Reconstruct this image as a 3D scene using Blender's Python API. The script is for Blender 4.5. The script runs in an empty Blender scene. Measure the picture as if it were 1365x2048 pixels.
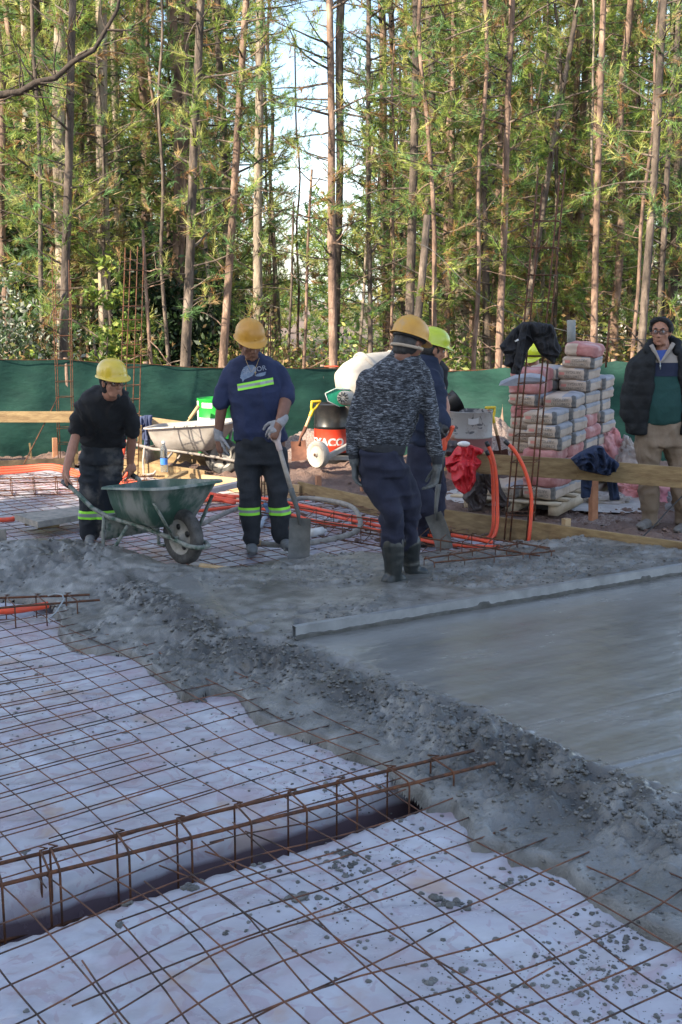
import bpy, bmesh, math, random
import numpy as np
from mathutils import Vector, Matrix, noise as mnoise
from mathutils.bvhtree import BVHTree

# ------------------------------------------------------------------ camera, sky, sun
SC = bpy.context.scene
COL = SC.collection
FPX, CAMH = 2300.0, 1.87
PITCH = math.atan(424 / FPX)
cam_d = bpy.data.cameras.new('camera')
cam_d.sensor_fit = 'VERTICAL'; cam_d.sensor_height = 36; cam_d.sensor_width = 24
cam_d.lens = 36 * FPX / 2048
cam_d.clip_start = 0.05; cam_d.clip_end = 600
cam = bpy.data.objects.new('camera', cam_d); COL.objects.link(cam)
cam.location = (0, 0, CAMH); cam.rotation_euler = (math.pi / 2 - PITCH, 0, 0)
SC.camera = cam
cam_d.dof.use_dof = True; cam_d.dof.focus_distance = 7.6; cam_d.dof.aperture_fstop = 16.0

SUN_EL, SUN_AZ = math.radians(30), math.atan2(-0.62, -0.78)      # the sun stands behind and to the left
sd = Vector((math.cos(SUN_EL) * math.cos(SUN_AZ), math.cos(SUN_EL) * math.sin(SUN_AZ), math.sin(SUN_EL)))
W = bpy.data.worlds.new("World"); SC.world = W; W.use_nodes = True
nt = W.node_tree; nt.nodes.clear()
wo = nt.nodes.new('ShaderNodeOutputWorld'); bg = nt.nodes.new('ShaderNodeBackground')
sky = nt.nodes.new('ShaderNodeTexSky'); sky.sky_type = 'NISHITA'; sky.sun_disc = False
sky.sun_elevation = SUN_EL; sky.sun_rotation = math.pi / 2 - SUN_AZ
sky.air_density = 1.0; sky.dust_density = 1.2; sky.ozone_density = 1.2
tc = nt.nodes.new('ShaderNodeTexCoord'); nz = nt.nodes.new('ShaderNodeTexNoise')
nz.inputs['Scale'].default_value = 3.2; nz.inputs['Detail'].default_value = 5
rp = nt.nodes.new('ShaderNodeValToRGB'); rp.color_ramp.elements[0].position = .44; rp.color_ramp.elements[1].position = .64
mx = nt.nodes.new('ShaderNodeMix'); mx.data_type = 'RGBA'
mx.inputs['B'].default_value = (9.0, 9.6, 10.4, 1)
ml = nt.nodes.new('ShaderNodeMath'); ml.operation = 'MULTIPLY'; ml.inputs[1].default_value = .6; ml.use_clamp = True
L = nt.links
L.new(tc.outputs['Generated'], nz.inputs['Vector']); L.new(nz.outputs['Fac'], rp.inputs['Fac'])
sxy = nt.nodes.new('ShaderNodeSeparateXYZ'); L.new(tc.outputs['Generated'], sxy.inputs['Vector'])
lo = nt.nodes.new('ShaderNodeMapRange'); lo.inputs['From Min'].default_value = .15; lo.inputs['From Max'].default_value = .55; lo.inputs['To Min'].default_value = 1.0; lo.inputs['To Max'].default_value = .25
L.new(sxy.outputs['Z'], lo.inputs['Value']); mm = nt.nodes.new('ShaderNodeMath'); mm.operation = 'MULTIPLY'; L.new(lo.outputs['Result'], mm.inputs[0]); L.new(rp.outputs['Color'], mm.inputs[1])
L.new(mm.outputs[0], ml.inputs[0]); L.new(ml.outputs[0], mx.inputs['Factor'])
L.new(sky.outputs['Color'], mx.inputs['A']); L.new(mx.outputs['Result'], bg.inputs['Color'])
L.new(bg.outputs['Background'], wo.inputs['Surface']); bg.inputs['Strength'].default_value = 0.13
sl = bpy.data.lights.new('sun', 'SUN'); sl.energy = 4.8; sl.angle = math.radians(.5); sl.color = (1, .87, .68)
so = bpy.data.objects.new('sun', sl); COL.objects.link(so)
so.rotation_euler = sd.to_track_quat('Z', 'Y').to_euler()
SC.view_settings.view_transform = 'Standard'; SC.view_settings.look = 'None'
SC.view_settings.exposure = 1.62; SC.view_settings.gamma = 1
SC.cycles.max_bounces = 6; SC.cycles.transparent_max_bounces = 12

# ------------------------------------------------------------------ helpers
def ray(px, py):
    a = px - 682.5; b = 1024 - py; c, s = math.cos(PITCH), math.sin(PITCH)
    return Vector((a, FPX * c + b * s, -FPX * s + b * c))
def G(px, py, z=0.0):
    d = ray(px, py); t = (z - CAMH) / d.z
    return Vector((d.x * t, d.y * t, z))
def P(px, py, Y):
    d = ray(px, py); t = Y / d.y
    return Vector((d.x * t, Y, CAMH + d.z * t))
def V(*a): return Vector(a)
RND = random.Random(7)

class MB:
    def __init__(s): s.v = []; s.f = []; s.m = []; s.n = 0
    def add(s, vs, fs, mi=0):
        s.v.extend([tuple(q) for q in vs]); o = s.n
        s.f.extend([tuple(i + o for i in q) for q in fs]); s.m.extend([mi] * len(fs)); s.n += len(vs)
    def box(s, c, size, rot=None, mi=0, bev=0.0):
        x, y, z = [q / 2 for q in size]; c = Vector(c)
        if bev <= 0:
            vs = [V(a, b, d) for a in (-x, x) for b in (-y, y) for d in (-z, z)]
            fs = [(0, 1, 3, 2), (4, 6, 7, 5), (0, 4, 5, 1), (2, 3, 7, 6), (0, 2, 6, 4), (1, 5, 7, 3)]
        else:
            bm = bmesh.new(); bmesh.ops.create_cube(bm, size=1)
            for q in bm.verts: q.co = V(q.co.x * size[0], q.co.y * size[1], q.co.z * size[2])
            bmesh.ops.bevel(bm, geom=bm.edges[:], offset=bev, segments=2, affect='EDGES')
            bm.verts.index_update(); vs = [q.co.copy() for q in bm.verts]; fs = [[q.index for q in f.verts] for f in bm.faces]; bm.free()
        if rot is not None: vs = [rot @ q for q in vs]
        s.add([c + q for q in vs], fs, mi)
    def beam(s, a, b, w, h, up=V(0, 0, 1), mi=0, bev=0.0):      # a box from a to b, w across, h along up
        a, b = Vector(a), Vector(b); d = (b - a); l = d.length; d.normalize()
        r = d.cross(up).normalized(); u = r.cross(d).normalized()
        s.box((a + b) / 2, (l, w, h), Matrix((d, r, u)).transposed(), mi, bev)
    def tube(s, pts, r, seg=8, mi=0, cap=True, flat=None):
        pts = [Vector(q) for q in pts]; n = len(pts)
        rs = list(r) if hasattr(r, '__len__') else [r] * n
        t0 = (pts[1] - pts[0]).normalized()
        u = t0.orthogonal().normalized() if flat is None else (flat - t0 * flat.dot(t0)).normalized()
        vs = []
        for i, q in enumerate(pts):
            t = (pts[min(i + 1, n - 1)] - pts[max(i - 1, 0)])
            t = t.normalized() if t.length > 1e-9 else t0
            u = (u - t * u.dot(t)); u = u.normalized() if u.length > 1e-6 else t.orthogonal().normalized()
            w = t.cross(u)
            for k in range(seg):
                a = 2 * math.pi * k / seg
                vs.append(q + (u * math.cos(a) + w * math.sin(a)) * rs[i])
        fs = [(i * seg + k, i * seg + (k + 1) % seg, (i + 1) * seg + (k + 1) % seg, (i + 1) * seg + k) for i in range(n - 1) for k in range(seg)]
        if cap: fs += [tuple(range(seg - 1, -1, -1)), tuple((n - 1) * seg + k for k in range(seg))]
        s.add(vs, fs, mi)
    def cap_tube(s, a, b, ra, rb, seg=12, mi=0):                   # a tapered capsule
        a, b = Vector(a), Vector(b); d = (b - a)
        if d.length < 1e-6: d = V(0, 0, 1e-4); b = a + d
        d = d.normalized(); pts = []; rs = []
        for k in range(5):
            t = math.pi / 2 * (1 - k / 4); pts.append(a - d * ra * math.sin(t)); rs.append(max(ra * math.cos(t), 1e-4))
        for k in range(5):
            t = math.pi / 2 * k / 4; pts.append(b + d * rb * math.sin(t)); rs.append(max(rb * math.cos(t), 1e-4))
        s.tube(pts, rs, seg, mi)
    rsc = 1.0
    def chain(s, pts, rs, seg=12, mi=0):
        rs = [r * MB.rsc for r in rs]
        for i in range(len(pts) - 1): s.cap_tube(pts[i], pts[i + 1], rs[i], rs[i + 1], seg, mi)
    def ell(s, c, r, M=None, seg=16, rings=10, mi=0):
        c = Vector(c); vs = []; fs = []
        for i in range(rings + 1):
            a = math.pi * i / rings - math.pi / 2
            for k in range(seg):
                b = 2 * math.pi * k / seg
                q = V(r[0] * math.cos(a) * math.cos(b), r[1] * math.cos(a) * math.sin(b), r[2] * math.sin(a))
                vs.append(c + (M @ q if M is not None else q))
        for i in range(rings):
            for k in range(seg):
                fs.append((i * seg + k, i * seg + (k + 1) % seg, (i + 1) * seg + (k + 1) % seg, (i + 1) * seg + k))
        s.add(vs, fs, mi)
    def loft(s, rings, mi=0, cap=True, closed=True):
        n = len(rings[0]); vs = [q for r in rings for q in r]; fs = []
        for i in range(len(rings) - 1):
            for k in range(n if closed else n - 1):
                fs.append((i * n + k, i * n + (k + 1) % n, (i + 1) * n + (k + 1) % n, (i + 1) * n + k))
        if cap: fs += [tuple(range(n - 1, -1, -1)), tuple((len(rings) - 1) * n + k for k in range(n))]
        s.add(vs, fs, mi)
    def lathe(s, prof, c=(0, 0, 0), M=None, seg=32, mi=0):          # profile of (radius, height)
        c = Vector(c); rings = []
        for r, z in prof:
            rg = []
            for k in range(seg):
                a = 2 * math.pi * k / seg; q = V(r * math.cos(a), r * math.sin(a), z)
                rg.append(c + (M @ q if M is not None else q))
            rings.append(rg)
        s.loft(rings, mi, cap=False)
    def mesh(s, name, mats, smooth=True):
        me = bpy.data.meshes.new(name); me.from_pydata(s.v, [], s.f)
        for m in (mats if isinstance(mats, (list, tuple)) else [mats]): me.materials.append(m)
        if len(me.materials) > 1: me.polygons.foreach_set('material_index', s.m)
        if smooth: me.polygons.foreach_set('use_smooth', [True] * len(me.polygons))
        me.update()
        return me
    def build(s, name, mats, parent=None, smooth=True, auto=None):
        me = s.mesh(name, mats, smooth)
        if auto is not None and smooth:
            bm = bmesh.new(); bm.from_mesh(me)
            bmesh.ops.recalc_face_normals(bm, faces=bm.faces)
            for e in bm.edges:
                if len(e.link_faces) == 2 and e.calc_face_angle(0) > math.radians(auto): e.smooth = False
            bm.to_mesh(me); bm.free()
        return link(name, me, parent)

def link(name, me, parent=None):
    o = bpy.data.objects.new(name, me); COL.objects.link(o)
    if parent is not None:
        o.parent = parent
        o.matrix_parent_inverse = Matrix.Translation(-parent.location) if parent.type == 'EMPTY' and parent.get('world_parts') else Matrix.Identity(4)
    return o
def tag(o, label=None, cat=None, group=None, kind=None):
    if label: o['label'] = label
    if cat: o['category'] = cat
    if group: o['group'] = group
    if kind: o['kind'] = kind
    return o
def empty(name, loc, label, cat, group=None, rz=0.0):
    """an Empty at a thing's base; its parts are modelled in world space and offset to it"""
    o = bpy.data.objects.new(name, None); COL.objects.link(o); o.location = loc; o.empty_display_size = .1
    o['world_parts'] = 1
    return tag(o, label, cat, group)
def empty_local(name, loc, label, cat, group=None, rz=0.0):
    o = bpy.data.objects.new(name, None); COL.objects.link(o); o.location = loc; o.rotation_euler[2] = rz; o.empty_display_size = .1
    return tag(o, label, cat, group)
def clear_marks():
    for o in bpy.data.objects:
        if 'world_parts' in o: del o['world_parts']

# vectorised noise
def _h(ix, iy, iz, s):
    h = (ix.astype(np.int64) * 374761393 + iy.astype(np.int64) * 668265263 + iz.astype(np.int64) * 2147483647 + s * 974634777) & 0xffffffff
    h = ((h ^ (h >> 13)) * 1274126177) & 0xffffffff
    h = ((h ^ (h >> 16)) * 2246822519) & 0xffffffff
    return ((h ^ (h >> 15)) & 0xffffff) / float(0xffffff)
def vn(x, y, z=None, s=0):
    if z is None: z = np.zeros_like(x)
    ix, iy, iz = np.floor(x), np.floor(y), np.floor(z); fx, fy, fz = x - ix, y - iy, z - iz
    fx, fy, fz = [f * f * f * (f * (f * 6 - 15) + 10) for f in (fx, fy, fz)]
    r = 0
    for a in (0, 1):
        for b in (0, 1):
            for c in (0, 1):
                w = (fx if a else 1 - fx) * (fy if b else 1 - fy) * (fz if c else 1 - fz)
                r = r + w * _h(ix + a, iy + b, iz + c, s)
    return r * 2 - 1
def fbm(x, y, z=None, s=0, o=4, g=.5):
    r = 0; a = 1
    for k in range(o):
        f = 2 ** k
        r = r + a * vn(x * f, y * f, None if z is None else z * f, s + k * 17); a *= g
    return r
def clod(x, y, cell, s, dens=.7):                                  # rounded lumps of a size
    u, v = x / cell, y / cell; iu, iv = np.floor(u), np.floor(v); best = np.zeros_like(x); zz = np.zeros_like(x)
    for a in (-1, 0, 1):
        for b in (-1, 0, 1):
            cu, cv = iu + a, iv + b
            jx, jy = _h(cu, cv, zz, s), _h(cu, cv, zz, s + 5); rr = .25 + .45 * _h(cu, cv, zz, s + 9)
            on = _h(cu, cv, zz, s + 13) < dens
            d2 = ((u - cu - jx) ** 2 + (v - cv - jy) ** 2) / rr ** 2
            best = np.maximum(best, np.where(on, np.sqrt(np.clip(1 - d2, 0, 1)) * rr, 0))
    return best * cell
def inpoly(x, y, poly):
    c = np.zeros(x.shape, bool); n = len(poly)
    for i in range(n):
        x1, y1 = poly[i][0], poly[i][1]; x2, y2 = poly[(i + 1) % n][0], poly[(i + 1) % n][1]
        if y1 == y2: continue
        c ^= ((y1 > y) != (y2 > y)) & (x < (x2 - x1) * (y - y1) / (y2 - y1) + x1)
    return c
def distline(x, y, pts, closed=False):
    d = np.full(x.shape, 1e9); n = len(pts)
    for i in range(n if closed else n - 1):
        ax, ay = pts[i][0], pts[i][1]; bx, by = pts[(i + 1) % n][0], pts[(i + 1) % n][1]
        l2 = (bx - ax) ** 2 + (by - ay) ** 2 + 1e-12
        t = np.clip(((x - ax) * (bx - ax) + (y - ay) * (by - ay)) / l2, 0, 1)
        d = np.minimum(d, np.hypot(x - ax - t * (bx - ax), y - ay - t * (by - ay)))
    return d
def sstep(a, b, x):
    t = np.clip((x - a) / (b - a), 0, 1); return t * t * (3 - 2 * t)
def sheet(name, xs, ys, zf, mat, mask=None, smooth=True):
    X, Y = np.meshgrid(xs, ys); nx, ny = len(xs), len(ys); K = None
    if mask is None: Z = zf(X, Y)
    else: K = mask(X, Y); Z = np.zeros_like(X); Z[K] = zf(X[K], Y[K])
    idx = np.arange(nx * ny).reshape(ny, nx)
    q = np.stack([idx[:-1, :-1], idx[:-1, 1:], idx[1:, 1:], idx[1:, :-1]], -1).reshape(-1, 4)
    co = np.stack([X, Y, Z], -1).reshape(-1, 3)
    if mask is not None:
        k = K.reshape(-1); q = q[k[q].all(1)]
        used = np.unique(q); rm = np.zeros(nx * ny, np.int64); rm[used] = np.arange(len(used)); q = rm[q]; co = co[used]
    me = bpy.data.meshes.new(name); me.vertices.add(len(co)); me.vertices.foreach_set('co', co.ravel())
    me.loops.add(len(q) * 4); me.loops.foreach_set('vertex_index', q.ravel())
    me.polygons.add(len(q)); me.polygons.foreach_set('loop_start', np.arange(0, len(q) * 4, 4))
    me.polygons.foreach_set('loop_total', np.full(len(q), 4)); me.update(calc_edges=True); me.materials.append(mat)
    if smooth: me.polygons.foreach_set('use_smooth', np.ones(len(q), bool))
    me.update(); return link(name, me)

# ------------------------------------------------------------------ materials
MATS = {}
def mat(name, c1, c2=None, scale=6, rough=.8, metal=0, bump=0, bscale=40, c3=None, rough2=None, stretch=(1, 1, 1), spec=.5, transl=0, detail=6, pos=(.35, .65), sheen=0, attr=None, coat=0, band=None):
    if name in MATS: return MATS[name]
    m = bpy.data.materials.new(name); m.use_nodes = True; t = m.node_tree; b = t.nodes['Principled BSDF']; lk = t.links
    b.inputs['Roughness'].default_value = rough; b.inputs['Metallic'].default_value = metal; b.inputs['Specular IOR Level'].default_value = spec
    if coat: b.inputs['Coat Weight'].default_value = coat; b.inputs['Coat Roughness'].default_value = .15
    if sheen: b.inputs['Sheen Weight'].default_value = sheen
    co = t.nodes.new('ShaderNodeTexCoord'); mp = t.nodes.new('ShaderNodeMapping'); mp.inputs['Scale'].default_value = stretch
    lk.new(co.outputs['Object'], mp.inputs['Vector'])
    col = None
    c1 = tuple(c1) + (1,)
    if c2 is not None:
        n = t.nodes.new('ShaderNodeTexNoise'); n.inputs['Scale'].default_value = scale; n.inputs['Detail'].default_value = detail; n.inputs['Roughness'].default_value = .6
        lk.new(mp.outputs['Vector'], n.inputs['Vector'])
        r = t.nodes.new('ShaderNodeValToRGB'); e = r.color_ramp.elements
        e[0].position, e[1].position = pos; e[0].color = c1; e[1].color = tuple(c2) + (1,)
        if c3 is not None:
            q = e.new(min(pos[1] + .12, .97)); q.color = tuple(c3) + (1,)
        lk.new(n.outputs['Fac'], r.inputs['Fac']); col = r.outputs['Color']
        if rough2 is not None:
            mr = t.nodes.new('ShaderNodeMapRange'); mr.inputs['From Min'].default_value = pos[0]; mr.inputs['From Max'].default_value = pos[1]
            mr.inputs['To Min'].default_value = rough; mr.inputs['To Max'].default_value = rough2
            lk.new(n.outputs['Fac'], mr.inputs['Value']); lk.new(mr.outputs['Result'], b.inputs['Roughness'])
    else: b.inputs['Base Color'].default_value = c1
    if attr:
        a = t.nodes.new('ShaderNodeAttribute'); a.attribute_name = attr
        if col is not None:
            x = t.nodes.new('ShaderNodeMix'); x.data_type = 'RGBA'; x.blend_type = 'MULTIPLY'; x.inputs['Factor'].default_value = 1
            lk.new(a.outputs['Color'], x.inputs['A']); lk.new(col, x.inputs['B']); col = x.outputs['Result']
        else: col = a.outputs['Color']
    if col is not None: lk.new(col, b.inputs['Base Color'])
    if bump:
        n2 = t.nodes.new('ShaderNodeTexNoise'); n2.inputs['Scale'].default_value = bscale; n2.inputs['Detail'].default_value = 8
        lk.new(mp.outputs['Vector'], n2.inputs['Vector'])
        bp = t.nodes.new('ShaderNodeBump'); bp.inputs['Strength'].default_value = 1; bp.inputs['Distance'].default_value = bump
        lk.new(n2.outputs['Fac'], bp.inputs['Height']); lk.new(bp.outputs['Normal'], b.inputs['Normal'])
    if transl:
        o = t.nodes['Material Output']; tr = t.nodes.new('ShaderNodeBsdfTranslucent'); ms = t.nodes.new('ShaderNodeMixShader'); ms.inputs['Fac'].default_value = transl
        if col is not None: lk.new(col, tr.inputs['Color'])
        else: tr.inputs['Color'].default_value = c1
        lk.new(b.outputs['BSDF'], ms.inputs[1]); lk.new(tr.outputs['BSDF'], ms.inputs[2]); lk.new(ms.outputs['Shader'], o.inputs['Surface'])
    MATS[name] = m; return m
m_rebar = mat('rusty_steel', (.045, .022, .014), (.15, .055, .022), 25, .75, .3, .002, 120, c3=(.07, .06, .055))
m_bar = mat('mesh_wire_steel', (.045, .026, .02), (.19, .075, .038), 9, .7, .2, .001, 150, c3=(.12, .11, .10), pos=(.4, .62))
m_wood = mat('formwork_wood', (0.1440, 0.0900, 0.0396), (0.2736, 0.1944, 0.0936), 5, .8, 0, .004, 30, stretch=(1, 1, 5), c3=(.12, .09, .045))
m_woodpale = mat('pale_wood', (0.3500, 0.2310, 0.1190), (0.4620, 0.3290, 0.1820), 8, .75, 0, .002, 30)
m_woodred = mat('red_wood_stake', (.34, .15, .08), (.46, .22, .12), 12, .75, 0, .002, 40)
m_wooddark = mat('dark_wet_wood', (.05, .035, .02), (.13, .09, .05), 8, .8, 0, .003, 30)
m_woodgrey = mat('concrete_covered_wood', (.17, .16, .145), (.30, .27, .23), 14, .9, 0, .004, 50)
m_conduit = mat('orange_conduit', (.74, .075, .022), (.55, .07, .035), 14, .55, spec=.5, bump=.0015, bscale=400, stretch=(1, 1, 1))
m_black = mat('black_plastic', (.012, .012, .013), rough=.5)
m_soil = mat('soil', (.125, .078, .062), (.20, .135, .11), 3, .95, 0, .02, 60, c3=(.20, .175, .16), pos=(.35, .7))
# ------------------------------------------------------------------ ground, plastic, concrete
UA = math.radians(37); UD = V(math.cos(UA), math.sin(UA), 0); VD = V(-math.sin(UA), math.cos(UA), 0)
m_ground = mat('ground_soil', (.12, .08, .06), (.21, .14, .10), .9, .95, 0, .03, 18, c3=(.20, .17, .12))
def gz(X, Y):
    far = sstep(11.6, 14.5, Y)
    dip = np.where((Y < 12.6) & (Y > .2) & (np.abs(X) < 6.5), -.42, 0)
    return dip -.10 + fbm(X * .35, Y * .35, s=3) * .03 - .08 * far - .5 * sstep(16, 40, Y) + 1.6 * sstep(60, 200, Y)
xs = np.concatenate([np.arange(-260, -14, 8), np.arange(-14, 14, .5), np.arange(14, 262, 8)])
ys = np.concatenate([np.arange(-60, -4, 8), np.arange(-4, 40, .5), np.arange(40, 400, 8)])
tag(sheet('ground', xs, ys, gz, m_ground), kind='structure')

# trench line of the foundation beam in front
TN0, TN1 = G(0, 1862), G(846, 1602); TD = (TN1 - TN0).normalized(); TP = V(-TD.y, TD.x, 0)
def trench_depth(X, Y, n0=TN0, td=TD, tp=TP, w=.23, d=.42, s1=None):
    s = (X - n0.x) * td.x + (Y - n0.y) * td.y; t = (X - n0.x) * tp.x + (Y - n0.y) * tp.y
    near = sstep(-.012, .02, t + .006 * vn(s * 5, s * 0, s=2)); far = 1 - sstep(w - .03, w + .045, t + .02 * vn(s * 4, s * 0, s=4))
    return -d * near * far * sstep(-6, -5.9, s)
# second, parallel trench on the left
T20 = G(0, 1228); T2D = V(math.cos(math.radians(31)), math.sin(math.radians(31)), 0); T2P = V(-T2D.y, T2D.x, 0)
def pz(X, Y):
    z = fbm(X * 1.6, Y * 1.6, s=11, o=2) * .008
    r = np.abs(vn(X * 3.1 + 2 * vn(X, Y, s=5), Y * 3.4, s=21)); z = z + .010 * np.exp(-(r / .12) ** 2)
    r = np.abs(vn(X * 7.3 + 3 * vn(X * 2, Y * 2, s=6), Y * 6.1, s=22)); z = z + .005 * np.exp(-(r / .15) ** 2)
    r = np.abs(vn(X * 5 - Y * 9, X * 9 + Y * 3, s=23)); z = z + .006 * np.exp(-(r / .08) ** 2)
    r = np.abs(vn(X * 11 + 4 * vn(X * 1.5, Y * 1.5, s=8), Y * 4.5 - X * 3, s=24)); z = z + .004 * np.exp(-(r / .10) ** 2)
    z = z + trench_depth(X, Y) * (1 - sstep(3.2, 3.3, (X - TN0.x) * TD.x + (Y - TN0.y) * TD.y))
    z = z + trench_depth(X, Y, T20, T2D, T2P, .22, .16)
    return z - .035
m_plastic = mat('plastic_sheet', (.34, .32, .355), (.45, .455, .50), 2.3, .30, 0, .004, 9, c3=(.55, .57, .62), rough2=.22, spec=.6, stretch=(1, 1.6, 1), detail=9, pos=(.3, .62))
# add dark soil showing in patches, ochre stains, and a darker tint by height
t = m_plastic.node_tree; b = t.nodes['Principled BSDF']
src = b.inputs['Base Color'].links[0].from_socket
tcn = t.nodes.new('ShaderNodeTexCoord')
def stain(src, scale, lo, hi, col, dist=0, amt=1.0, det=8):
    n = t.nodes.new('ShaderNodeTexNoise'); n.inputs['Scale'].default_value = scale; n.inputs['Detail'].default_value = det; n.inputs['Distortion'].default_value = dist
    t.links.new(tcn.outputs['Object'], n.inputs['Vector'])
    r = t.nodes.new('ShaderNodeMapRange'); r.inputs['From Min'].default_value = lo; r.inputs['From Max'].default_value = hi; r.inputs['To Max'].default_value = amt
    t.links.new(n.outputs['Fac'], r.inputs['Value'])
    x = t.nodes.new('ShaderNodeMix'); x.data_type = 'RGBA'; x.inputs['B'].default_value = tuple(col) + (1,)
    t.links.new(r.outputs['Result'], x.inputs['Factor']); t.links.new(src, x.inputs['A']); return x.outputs['Result']
src = stain(src, 1.1, .52, .72, (.36, .25, .27), 2.5, .7)
src = stain(src, 3.3, .60, .68, (.40, .27, .20), .5, .6)
src = stain(src, 5.0, .57, .60, (.33, .24, .27), 4, .45, 3)
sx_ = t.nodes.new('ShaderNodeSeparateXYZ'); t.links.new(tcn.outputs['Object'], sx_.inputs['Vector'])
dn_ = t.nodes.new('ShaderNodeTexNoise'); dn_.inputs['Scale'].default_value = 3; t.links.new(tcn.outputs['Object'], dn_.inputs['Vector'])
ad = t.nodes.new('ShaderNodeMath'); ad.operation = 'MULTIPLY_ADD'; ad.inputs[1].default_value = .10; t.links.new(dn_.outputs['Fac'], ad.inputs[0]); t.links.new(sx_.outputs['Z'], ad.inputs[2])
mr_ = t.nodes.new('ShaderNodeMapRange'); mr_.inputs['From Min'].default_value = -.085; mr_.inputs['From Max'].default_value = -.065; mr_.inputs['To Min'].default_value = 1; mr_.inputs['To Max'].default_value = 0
t.links.new(ad.outputs[0], mr_.inputs['Value']); xx = t.nodes.new('ShaderNodeMix'); xx.data_type = 'RGBA'; xx.inputs['B'].default_value = (.13, .095, .11, 1)  # purple-brown below a set height, down the trench walls
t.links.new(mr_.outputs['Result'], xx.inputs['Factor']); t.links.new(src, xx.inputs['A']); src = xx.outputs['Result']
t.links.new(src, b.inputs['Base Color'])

form = [G(-900, 2300), G(-700, 945), G(0, 942), G(145, 928), G(400, 962), G(595, 985), G(860, 1045), G(1365, 1122), V(4.2, 6.6, 0), V(6, 4.5, 0), V(4, 1.0, 0), V(-3, .8, 0)]
slab_poly = [(q.x, q.y) for q in form]
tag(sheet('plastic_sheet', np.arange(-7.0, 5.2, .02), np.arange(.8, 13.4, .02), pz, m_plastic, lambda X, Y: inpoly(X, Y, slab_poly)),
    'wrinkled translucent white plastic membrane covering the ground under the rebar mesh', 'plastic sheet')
# raised soil round the formwork
def sz(X, Y):
    e = distline(X, Y, slab_poly, True)
    bank = .05 * sstep(0, .5, e) - .05
    return bank + fbm(X * 1.3, Y * 1.3, s=31, o=4) * .03 + clod(X, Y, .09, 5, .25) * .5 + clod(X + 3, Y, .035, 8, .4) * .5 + .012 * fbm(X * 12, Y * 12, s=9, o=2) - .35 * sstep(13.6, 17, Y + .2 * X)
tag(sheet('soil_bank', np.arange(-8.0, 9, .03), np.arange(6.0, 17.5, .03), sz, m_soil, lambda X, Y: ~inpoly(X, Y, slab_poly) & (Y > 5.8 )), kind='structure')

# fresh concrete
outer_px = [(-260, 1100), (0, 1104), (60, 1092), (120, 1090), (185, 1094), (235, 1108), (300, 1122), (345, 1134), (420, 1138), (500, 1134), (570, 1118), (640, 1112), (720, 1106), (800, 1110), (860, 1108), (960, 1098), (1010, 1088), (1100, 1094), (1250, 1104), (1365, 1124), (1600, 1165)]
near_px = [(1800, 2300), (1480, 1975), (1365, 1895), (1290, 1862), (1245, 1828), (1185, 1800), (1130, 1745), (1075, 1722), (1020, 1722), (1000, 1698), (938, 1690), (925, 1655), (900, 1612), (850, 1616), (838, 1590), (800, 1570), (765, 1530), (715, 1512), (670, 1500), (650, 1482), (590, 1466), (540, 1452), (505, 1436), (488, 1408), (470, 1384), (420, 1382), (395, 1396), (360, 1392), (345, 1372), (300, 1340), (258, 1308), (235, 1303), (190, 1306), (135, 1290), (112, 1262), (118, 1240), (100, 1222), (108, 1206), (60, 1200), (0, 1197), (-260, 1195)]
conc_poly = [tuple(G(*q)[:2]) for q in outer_px + near_px]
near_line = [tuple(G(*q)[:2]) for q in near_px]; outer_line = [tuple(G(*q)[:2]) for q in outer_px[:17]]
ridge = [tuple(G(x, y, .1)[:2]) for x, y in [(250, 1165), (330, 1200), (400, 1250), (480, 1285), (560, 1302), (640, 1335), (760, 1385), (880, 1432), (985, 1478), (1090, 1520), (1200, 1560), (1290, 1598), (1420, 1650), (1700, 1760)]]
slabp = [tuple(G(x, y, .1)[:2]) for x, y in [(395, 1140), (300, 1165), (420, 1225), (520, 1262), (600, 1290), (700, 1328), (830, 1380), (950, 1425), (1040, 1470), (1130, 1515), (1250, 1560), (1400, 1620), (1900, 1700), (1900, 1130), (1365, 1145), (592, 1268), (470, 1215)]]
EA, EB = G(592, 1279, .10), G(1365, 1150, .10); ED = (EB - EA).normalized(); EP = V(-ED.y, ED.x, 0)
heap = G(90, 1140)
slurry = [tuple(G(*q)[:2]) for q in [(930, 1640), (1060, 1600), (1200, 1640), (1300, 1720), (1500, 1800), (1500, 2000), (1300, 1870), (1180, 1800), (1120, 1740), (1000, 1710)]]
def cparts(X, Y):
    dn = distline(X, Y, near_line); do = distline(X, Y, outer_line); dr = distline(X, Y, ridge)
    ins = inpoly(X, Y, slabp); ds = distline(X, Y, slabp, True); smooth = np.where(ins, sstep(0, .10, ds), 0)
    slr = inpoly(X, Y, slurry); dsl = distline(X, Y, slurry, True); wet = np.where(slr, sstep(0, .2, dsl), 0)
    return dn, do, dr, smooth, wet
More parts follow.
